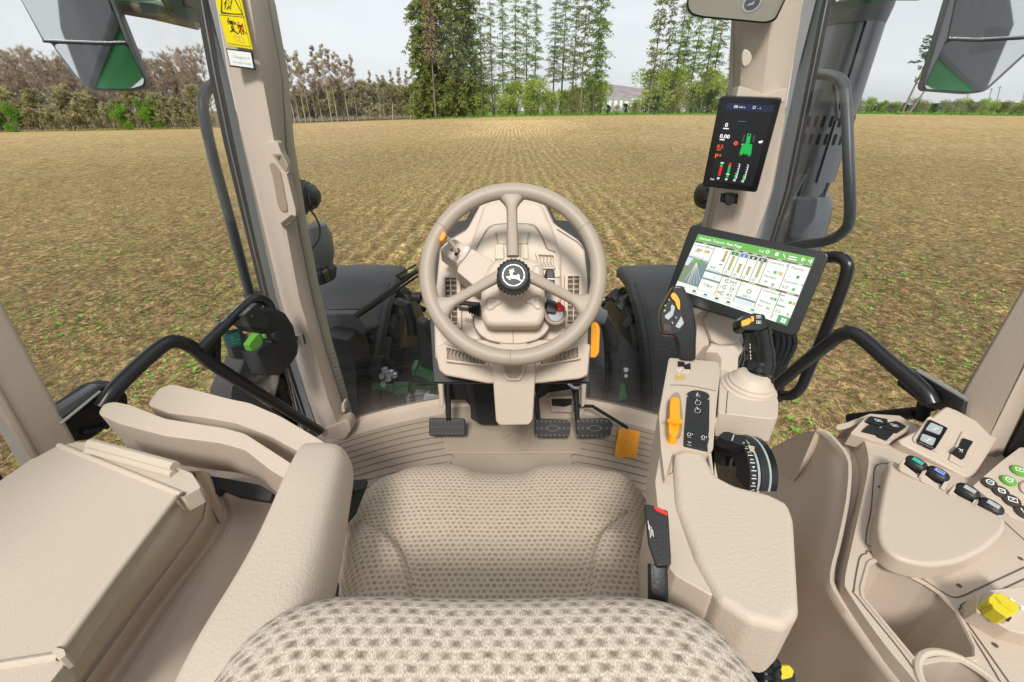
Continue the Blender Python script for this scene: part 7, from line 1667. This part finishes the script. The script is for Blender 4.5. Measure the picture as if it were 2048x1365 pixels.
# tractor pictogram
p.poly(b, [(.60, .345), (.68, .345), (.70, .47), (.61, .47)], KI['s_grn2'], .0009); p.poly(b, [(.55, .47), (.76, .47), (.79, .60), (.74, .62), (.70, .59), (.67, .61), (.63, .59), (.58, .62), (.53, .59)], KI['s_grn2'], .0009)
Rr(.52, .36, .56, .45, 's_dark'); Rr(.74, .355, .78, .44, 's_dark'); Rr(.52, .60, .56, .63, 's_dark'); Rr(.745, .60, .785, .63, 's_dark'); Rr(.53, .475, .55, .49, 's_or', .0011); p.circ(b, .645, .365, .012, KI['s_bk'], .0012)
p.poly(b, [(.87, .43), (.96, .41), (.96, .44), (.90, .45)], KI['s_text'], .0009)
for i in range(4):
    u = .17 + .19 * i
    if i == 0: Rr(u, .73, u + .055, .785, 's_grn2'); Rr(u, .785, u + .055, .915, 's_red'); Rr(u - .01, .735, u + .07, .745, 's_text', .0011)
    elif i == 1: Rr(u, .73, u + .055, .77, 's_red'); Rr(u, .77, u + .055, .925, 's_grn2'); Rr(u - .01, .875, u + .07, .885, 's_text', .0011)
    else:
        Rr(u, .85 + .02 * (i - 2), u + .045, .925, 's_grn2'); Ln([(u + .055, .73), (u + .055, .925)], .0012, 's_text')
        for k in range(7): Ln([(u + .02, .732 + .032 * k), (u + .055, .732 + .032 * k)], .0010, 's_text')
    p.ringl(b, u + .02, .95, .014, .0010, KI['s_text'], .0009, 8); Ln([(u - .005, .95), (u + .05, .95)], .0010, 's_text')
Tt('9:41', .01, .985, .036, 's_text')
b.build('screen_marks', SM, t.children[1], smooth=False, recalc=False)

# ================================================================== RIGHT SIDE CONSOLE
sc = thing('side_console', 'wide beige side console along the right wall with trays, switches and palm rest', 'console', (.62, .45, FZ))
KZ = 2.10; kpl = zpl(KZ)
Aedge = cr([(1636, 858), (1652, 864), (1668, 880), (1690, 908), (1697, 935), (1692, 1000), (1676, 1080), (1660, 1150), (1672, 1190), (1740, 1285), (1810, 1370), (1880, 1460)], 4)
Bedge = cr([(1690, 847), (1704, 848), (1716, 852), (1728, 880), (1736, 910), (1736, 940), (1722, 1010), (1704, 1090), (1690, 1160), (1700, 1190), (1766, 1285), (1836, 1370), (1906, 1460)], 4)
A0 = [PZ(p.x, p.y, KZ - .016) for p in Aedge]; A1 = [p + Vector((.012, 0, -.022)) for p in A0]
B0 = [PZ(p.x, p.y, KZ) for p in Bedge]; B1 = [p + Vector((-.004, 0, -.036)) for p in B0]
def shift(P, dx, dz, dy=0): return [p + Vector((dx * (.45 + .55 * i / (len(P) - 1)), dy, dz)) for i, p in enumerate(P)]
def rail2(px, z, n):
    c_ = cr([Vector((*p, 0)) for p in px], 8); L_ = [0]
    for k in range(1, len(c_)): L_.append(L_[-1] + (c_[k] - c_[k - 1]).length)
    out = []
    for k in range(n):
        s_ = L_[-1] * k / (n - 1); i_ = max(1, next((q for q in range(len(L_)) if L_[q] >= s_ - 1e-6), len(L_) - 1)); f_ = (s_ - L_[i_ - 1]) / max(1e-6, L_[i_] - L_[i_ - 1]); p = c_[i_ - 1].lerp(c_[i_], f_); out.append(PZ(p.x, p.y, z))
    return out
nA = len(A0); A0 = rail2([(p.x, p.y) for p in Aedge], KZ - .016, nA); A1 = [p + Vector((.012, 0, -.022)) for p in A0]
B0 = rail2([(p.x, p.y) for p in Bedge], KZ, nA); B1 = [p + Vector((-.004, 0, -.036)) for p in B0]
W1 = shift(A0, -.006, -.008)
W2 = rail2([(1608, 866), (1648, 915), (1650, 1000), (1622, 1140), (1640, 1205), (1715, 1330), (1800, 1470)], KZ - .06, nA)
W3 = rail2([(1566, 884), (1600, 940), (1600, 1030), (1572, 1150), (1598, 1250), (1668, 1380), (1730, 1500)], KZ - .14, nA)
W4 = rail2([(1500, 922), (1520, 1000), (1520, 1100), (1500, 1200), (1520, 1300), (1560, 1420), (1600, 1520)], KZ - .30, nA)
wp4 = [cr([W1[k], W2[k], W3[k], W4[k]], 6)[::-1] for k in range(nA)]
b = MB(); b.loft([wp4[k] + [A0[k], A0[k] + Vector((.006, 0, 0)), A1[k], B1[k], B0[k]] for k in range(nA)], closed=False, cap=False); b.build('side_wall', M['beige'], sc, ang=60)
b = MB(); e = [W4[0], W3[0], W2[0], W1[0], A0[0], A1[0], B1[0], B0[0]]
b.loft([e, [p + Vector((0, .005, -.3)) for p in e]], closed=False, cap=False); b.build('front_wall', M['beige'], sc)
# top with openings for tray and cup holder
tray = rc([(1736, 1128), (1748, 1121), (1768, 1126), (1850, 1168), (1880, 1188), (1915, 1226), (1950, 1296), (1951, 1318), (1930, 1321), (1880, 1318), (1840, 1326), (1826, 1318), (1724, 1195), (1722, 1178)], 4)
cupc, cupr = PL(1935, 1392, kpl), None
cupc = PL(1935, 1390, kpl); cupr = (PL(1845, 1370, kpl) - cupc).length
cup = [cupc + Vector((math.cos(2 * math.pi * k / 40), math.sin(2 * math.pi * k / 40), 0)) * cupr for k in range(40)]
outer = [PL(p.x, p.y, kpl) for p in Bedge] + [PL(2010, 1560, kpl), PL(2500, 1560, kpl), PL(2300, 900, kpl), PL(2080, 845, kpl), PL(1990, 855, kpl), PL(1912, 818, kpl), PL(1892, 812, kpl), PL(1872, 828, kpl), PL(1845, 862, kpl), PL(1800, 832, kpl), PL(1740, 828, kpl)]
tr3 = [PL(x, y, kpl) for x, y in tray]
loops = [outer, tr3[::-1], cup[::-1]]
tris = tessellate_polygon(loops); flat = [p for l in loops for p in l]
b = MB(); b.add(flat, [tuple(t_) for t_ in tris])
n0 = len(outer); b.prism(outer, (0, 0, -.06), front=False, back=False)
b.build('top', M['beige'], sc, ang=20)
b = MB(); b.loft([tr3, [p + Vector((0, 0, -.012)) for p in tr3], [p.lerp(sum(tr3, Vector()) / len(tr3), .05) + Vector((0, 0, -.115)) for p in tr3], [p.lerp(sum(tr3, Vector()) / len(tr3), .12) + Vector((0, 0, -.124)) for p in tr3]], cap=False)
b.poly([p.lerp(sum(tr3, Vector()) / len(tr3), .12) + Vector((0, 0, -.124)) for p in tr3]); b.build('tray', M['beige'], sc, ang=35)
ty = sc.children[-1]
b = MB(); b.tube(tr3, .0028, 6, closed=True); b.build('tray_lip', M['beige'], ty)
b = MB(); b.loft([cup, [p + Vector((0, 0, -.10)) for p in cup]], cap=False); b.poly([p + Vector((0, 0, -.10)) for p in cup]); b.build('cup_holder', M['beige'], sc)
ch_ = sc.children[-1]
b = MB(); b.tube(cup, .0045, 8, closed=True); b.build('cup_rim', M['beige_light'], ch_)
b = MB()
sl2 = lambda pts, w_=.0016, n=4: b.strip(PLS(cr(pts, n), kpl, .0008), w_, (0, 0, 1))
sl2([(1790, 926), (1760, 928), (1750, 936), (1747, 960), (1742, 1020), (1734, 1060), (1732, 1082), (1738, 1092), (1800, 1128), (1860, 1168), (1900, 1192), (1922, 1193), (1960, 1176), (2060, 1130)])
sl2([(1733, 1107), (1722, 1112), (1716, 1130), (1708, 1180), (1714, 1194), (1800, 1300), (1850, 1372), (1900, 1450)])
sl2([(1733, 1107), (1745, 1106), (1860, 1172), (1900, 1210), (1940, 1265), (1990, 1345), (2020, 1400)])
sl2([(2050, 1158), (1990, 1185), (1930, 1206), (1921, 1216), (1922, 1228), (1960, 1282), (2015, 1360), (2050, 1410)])
sl2([(1948, 980), (1990, 945), (2020, 920)], .0012, 2); sl2([(2005, 1040), (2060, 1090)], .0014, 2)
b.build('seams', M['seam'], sc, recalc=False)
b = MB()
for x, y in ((1759, 975), (1767, 1096), (1918, 1172), (2041, 1118), (1990, 1291)): b.lathe(PL(x, y, kpl, .0), (0, 0, 1), [(0, .0030), (.0008, .0030), (.001, .001)], 8)
b.build('screws', M['seam'], sc)
# palm rest
b = MB(); b.slab([(p.x, p.y) for p in cr([Vector((*q, 0)) for q in [(1790, 922), (1776, 940), (1762, 1000), (1755, 1050), (1762, 1085), (1790, 1112), (1830, 1126), (1870, 1130), (1920, 1122), (1970, 1098), (2004, 1068), (2012, 1046), (1998, 1030), (1900, 980)]], 4, True)], zpl(KZ + .030), .032); b.build('palm_rest', M['beige'], sc, bevel=.022, seg=7, bang=40)
# rocker bays along the palm rest
rp_ = plane(PL(1900, 975, zpl(KZ + .030)), (-.10, -.22, .97))
bays = [(1828, 932, 1.0), (1871, 953, 1.05), (1930, 988, 1.12), (1976, 1018, 1.18)]
b = MB()
for x, y, k in bays:
    b.slab(rc([(x - 32 * k, y + 3), (x - 24 * k, y - 6 * k), (x + 14 * k, y + 24 * k), (x + 8 * k, y + 28 * k), (x - 26 * k, y + 10 * k)], 2), rp_, .02, .004)
    b.slab(rc([(x - 30 * k, y + 0), (x - 16 * k, y - 20 * k), (x - 12 * k, y - 19 * k), (x - 24 * k, y + 3)], 1.5), rp_, .03, .008)
    b.slab(rc([(x + 10 * k, y + 22 * k), (x + 24 * k, y - 1), (x + 29 * k, y + 1), (x + 17 * k, y + 26 * k)], 1.5), rp_, .03, .008)
b.build('rocker_bays', M['beige'], sc, bevel=.002)
tl = ['black rocker with green mark, first in the row above the palm rest', 'black rocker with blue mark, second in the row above the palm rest', 'black rocker with a grey mark, third in the row above the palm rest', 'black rocker with a dark grey mark, last in the row above the palm rest']
for i, (x, y, k) in enumerate(bays):
    c_ = PL(x, y, rp_, .0)
    b = MB(); X_ = (PL(x + 20, y + 12, rp_) - c_).normalized(); Y_ = rp_[1].cross(X_); rg_ = []
    for q in range(9):
        a = -80 + 160 * q / 8; rg_.append([c_ + X_ * (.0148 * math.sin(R(a))) + Y_ * (.0125 * math.cos(R(a)) ** .5 * math.cos(2 * math.pi * s_ / 16)) + rp_[1] * (.004 + .011 * math.cos(R(a)) ** .6 * math.sin(2 * math.pi * s_ / 16)) for s_ in range(16)])
    b.loft(rg_); f = b.build('rocker', M['rubber'], sc); f['label'] = tl[i]
    b = MB(); P = [c_ + X_ * u + Y_ * (v - .003) + rp_[1] * .0152 for u, v in ((-.007, -.0035), (.007, -.0035), (.007, .0045), (-.007, .0045))]
    b.prism(P, rp_[1] * .0006); b.build('mark', M[('teal', 'blue', 'lgrey', 'lgrey')[i]], f, smooth=False)
    b = MB(); b.strip([c_ + X_ * u + Y_ * (v - .0025) + rp_[1] * .0162 for u, v in ((-.005, -.002), (.005, -.002), (.005, .003), (-.005, .003), (-.005, -.002))], .0012, rp_[1]); b.build('symbol', M['print'] if i else M['teal'], f, recalc=False)
# round push buttons
bpl = plane(PL(1995, 985, zpl(KZ + .012)), (-.15, -.25, .95))
b = MB(); b.slab(rc([(1946, 972), (2000, 925), (2040, 895), (2120, 900), (2200, 1000), (2120, 1110), (2060, 1066)], 3), bpl, .03); b.build('button_panel', M['beige'], sc, bevel=.003)
bpn_ = sc.children[-1]
for i, (x, y, r_, g) in enumerate(((1977, 968, .0100, 0), (2000, 985, .0104, 0), (2022, 1003, .0108, 0), (2047, 1026, .0112, 0), (2015, 963, .0096, 1), (2036, 943, .0100, 1))):
    c_ = PL(x, y, bpl); b = MB(); b.lathe(c_, bpl[1], [(-.002, r_), (.003, r_), (.0045, r_ * .88), (.005, r_ * .5), (.005, .001)], 22); f = b.build('push_button', M['green'] if g else M['brown'], sc)
    b = MB(); X_, Y_, n_ = frame_of(bpl[1])
    if i in (0, 2, 4, 5): sq = [(-1, -.7), (-1, .7), (1, .7), (1, -.7), (-1, -.7)] if i in (2, 5) else [(math.cos(q), math.sin(q)) for q in [k * .6 for k in range(10)]] + [(1, .9)]
    elif i == 1: sq = [(math.cos(q * .785) * (1 if q % 2 else .8), math.sin(q * .785) * (1 if q % 2 else .8)) for q in range(9)]
    else: sq = [(-.9, .6), (-.4, -.9), (.8, .8), (.9, .4)]
    b.strip([c_ + X_ * u * r_ * .46 + Y_ * v * r_ * .46 + n_ * .0052 for u, v in sq], r_ * .17, n_); b.strip([c_ + X_ * u * r_ * .16 + Y_ * v * r_ * .16 + n_ * .0053 for u, v in ((-1, 0), (1, .5))], r_ * .16, n_); b.build('symbol', M['white'], f, recalc=False)
b = MB(); b.tube(cr([PL(2052, 962, bpl, .001), PL(2040, 968, bpl, .001), PL(2042, 982, bpl, .001), PL(2054, 990, bpl, .001)], 4), .0012, 6); b.build('dial_edge', M['beige_dark'], bpn_)
# raised front panel with rockers
fp2 = plane(PL(1900, 880, zpl(KZ + .030)), (-.12, -.40, .91))
b = MB(); b.slab(rc([(1893, 812), (1915, 820), (1992, 862), (1998, 876), (1950, 952), (1938, 958), (1802, 888), (1796, 880), (1836, 860), (1872, 828)], 5), fp2, .05); b.build('switch_housing', M['beige'], sc, bevel=.006)
b = MB(); b.slab(rc([(1858, 832), (1906, 852), (1878, 906), (1828, 884), (1826, 876)], 5), fp2, .004, .0035); b.build('raised_frame', M['beige'], sc, bevel=.002)
b = MB(); b.slab(rc([(1859, 838), (1897, 856), (1870, 899), (1834, 883)], 4), fp2, .010, .008); b.build('twin_switch', M['gloss'], sc, bevel=.003)
tw = sc.children[-1]
for pxs in ([(1862, 845), (1887, 855), (1880, 870), (1851, 859)], [(1845, 867), (1873, 877), (1866, 892), (1840, 880)]):
    b = MB(); b.slab(rc(pxs, 3), fp2, .003, .0102); f = b.build('lit_key', M['lgrey'], tw, bevel=.0012)
    b = MB(); cx_, cy_ = sum(q[0] for q in pxs) / 4, sum(q[1] for q in pxs) / 4
    b.strip([PL(cx_ + u, cy_ + v, fp2, .0106) for u, v in ((-5, 2), (-1, 3), (3, -2), (6, -1), (4, 2))], .0010, fp2[1]); b.build('symbol', M['white'], f, recalc=False)
b = MB(); b.slab(rc([(1925, 862), (1958, 876), (1958, 884), (1936, 932), (1926, 934), (1898, 920), (1900, 912)], 3), fp2, .004, .0032); b.build('raised_frame', M['beige'], sc, bevel=.002)
b = MB(); b.slab(rc([(1926, 876), (1947, 883), (1935, 902), (1918, 895)], 2), fp2, .010, .006); b.slab(rc([(1916, 893), (1936, 901), (1928, 918), (1906, 904)], 2), fp2, .012, .010); b.build('single_rocker', M['black'], sc, bevel=.0018)
sg = sc.children[-1]; b = MB(); b.strip([PL(x, y, fp2, .0106) for x, y in ((1917, 897), (1921, 899), (1918, 903), (1926, 899), (1924, 905))], .0013, fp2[1]); b.build('symbol', M['white'], sg, recalc=False)
# window switches at the front corner
wp_ = plane(PL(1775, 860, zpl(KZ + .014)), (-.06, -.18, .98))
b = MB(); b.slab(rc([(1700, 868), (1732, 834), (1750, 830), (1820, 852), (1822, 858), (1780, 886), (1768, 888)], 4), wp_, .03); b.build('window_switch_panel', M['beige'], sc, bevel=.003)
for nm, px, off in (('window_switch', [(1741, 832), (1775, 838), (1776, 845), (1760, 851), (1732, 842)], .006), ('window_switch', [(1777, 845), (1792, 842), (1814, 852), (1796, 864), (1766, 854)], .006), ('window_switch', [(1735, 852), (1742, 848), (1760, 854), (1758, 870), (1724, 862)], .004), ('window_switch', [(1762, 855), (1790, 864), (1774, 880), (1754, 872)], .004)):
    b = MB(); b.slab(rc(px, 2), wp_, .008, off); f = b.build(nm, M['black'], sc, bevel=.0015)
    if off > .005:
        b = MB(); cx_, cy_ = sum(q[0] for q in px) / len(px), sum(q[1] for q in px) / len(px); b.strip([PL(cx_ + u, cy_ + v, wp_, off + .0006) for u, v in ((-8, -4), (5, -1), (9, 3), (-4, 1), (-8, -4))], .0009, wp_[1]); b.strip([PL(cx_ - 3, cy_ - .5, wp_, off + .0006), PL(cx_ + 4, cy_ + .5, wp_, off + .0006)], .0013, wp_[1]); b.build('symbol', M['white'], f, recalc=False)
b = MB(); b.slab([(p.x, p.y) for p in cr([Vector((*q, 0)) for q in [(1672, 852), (1690, 846), (1716, 842), (1714, 848), (1692, 856), (1676, 857)]], 3, True)], zpl(KZ + .002), .004); b.build('front_insert', M['beige_light'], sc, bevel=.001)
# yellow locking switch
yp = plane(PL(2000, 1235, zpl(KZ + .035)), (-.10, -.20, .97))
b = MB(); b.slab(rc([(1955, 1188), (1980, 1180), (2060, 1170), (2120, 1230), (2100, 1280), (2020, 1262), (1952, 1222)], 4), yp, .04, -.006); b.build('switch_base', M['beige'], sc, bevel=.006)
b = MB(); b.slab(rc([(1972, 1190), (1990, 1182), (2045, 1205), (2052, 1222), (2016, 1243), (1968, 1210)], 3), yp, .03, .004); b.build('switch_saddle', M['beige'], sc, bevel=.004)
b = MB(); b.slab([(1968, 1208), (1974, 1198), (2024, 1236), (2017, 1244)], yp, .001, .0052); b.build('switch_gap', M['ink'], sc, smooth=False)
b = MB(); b.slab(rc([(1977, 1196), (1986, 1187), (2002, 1186), (2036, 1208), (2040, 1220), (2024, 1232), (2014, 1236), (1986, 1216), (1984, 1208), (1977, 1204)], 3), yp, .022, .016); b.build('yellow_lock', M['yellow'], sc, bevel=.004)
yl = sc.children[-1]; b = MB()
for k in range(4): b.tube([PL(1992 + 3 * k, 1192 + 4 * k + 3, yp, .0165), PL(2018 + 3 * k, 1208 + 4 * k + 3, yp, .0165)], .0010, 6)
b.build('ribs', M['yellow'], yl)
b = MB()
for pts in ([(1975, 1222), (1982, 1228), (1978, 1225), (1984, 1222), (1988, 1232)], [(1990, 1230), (1996, 1238), (2000, 1240)], [(2020, 1197), (2030, 1203)], [(2040, 1212), (2046, 1214), (2044, 1220)]): b.strip(PLS(pts, yp, .0052 if pts[0][0] > 2010 else -.0052), .0022, yp[1])
b.build('lock_symbols', M['white'], sc, recalc=False)
# black bellows and yellow knob at the bottom edge
t = thing('bellows_lever', 'black ribbed bellows lever with yellow knob below the right armrest', 'lever', D(1540, 1400, .52))
prof = [(0, .022)]
for k in range(9): prof += [(.008 * k + .003, .0235), (.008 * k + .006, .0195)]
a0, a1 = D(1526, 1395, .50), D(1524, 1314, .50)
b = MB(); b.lathe(a0, a1 - a0, [(h - .025, r_ * .82) for h, r_ in prof], 20); b.build('bellows', M['gloss'], t, ang=50)
b = MB(); b.slab(rc([(1545, 1335), (1556, 1330), (1580, 1330), (1590, 1342), (1586, 1356), (1560, 1362), (1544, 1354)], 5), plane(D(1565, 1345, .50), (0, -.5, .86)), .03); b.build('knob', M['yellow'], t, bevel=.006)
b = MB(); b.slab(rc([(1540, 1358), (1590, 1345), (1596, 1420), (1540, 1420)], 4), plane(D(1565, 1370, .51), (0, -.5, .86)), .03); b.build('base', M['black'], t, bevel=.006)
# inner floor wall between the console and the seat, below the armrest
b = MB(); b.box((.36, .55, 1.63), (.16, .5, .10)); b.build('floor_step', M['beige'], sc, bevel=.02)
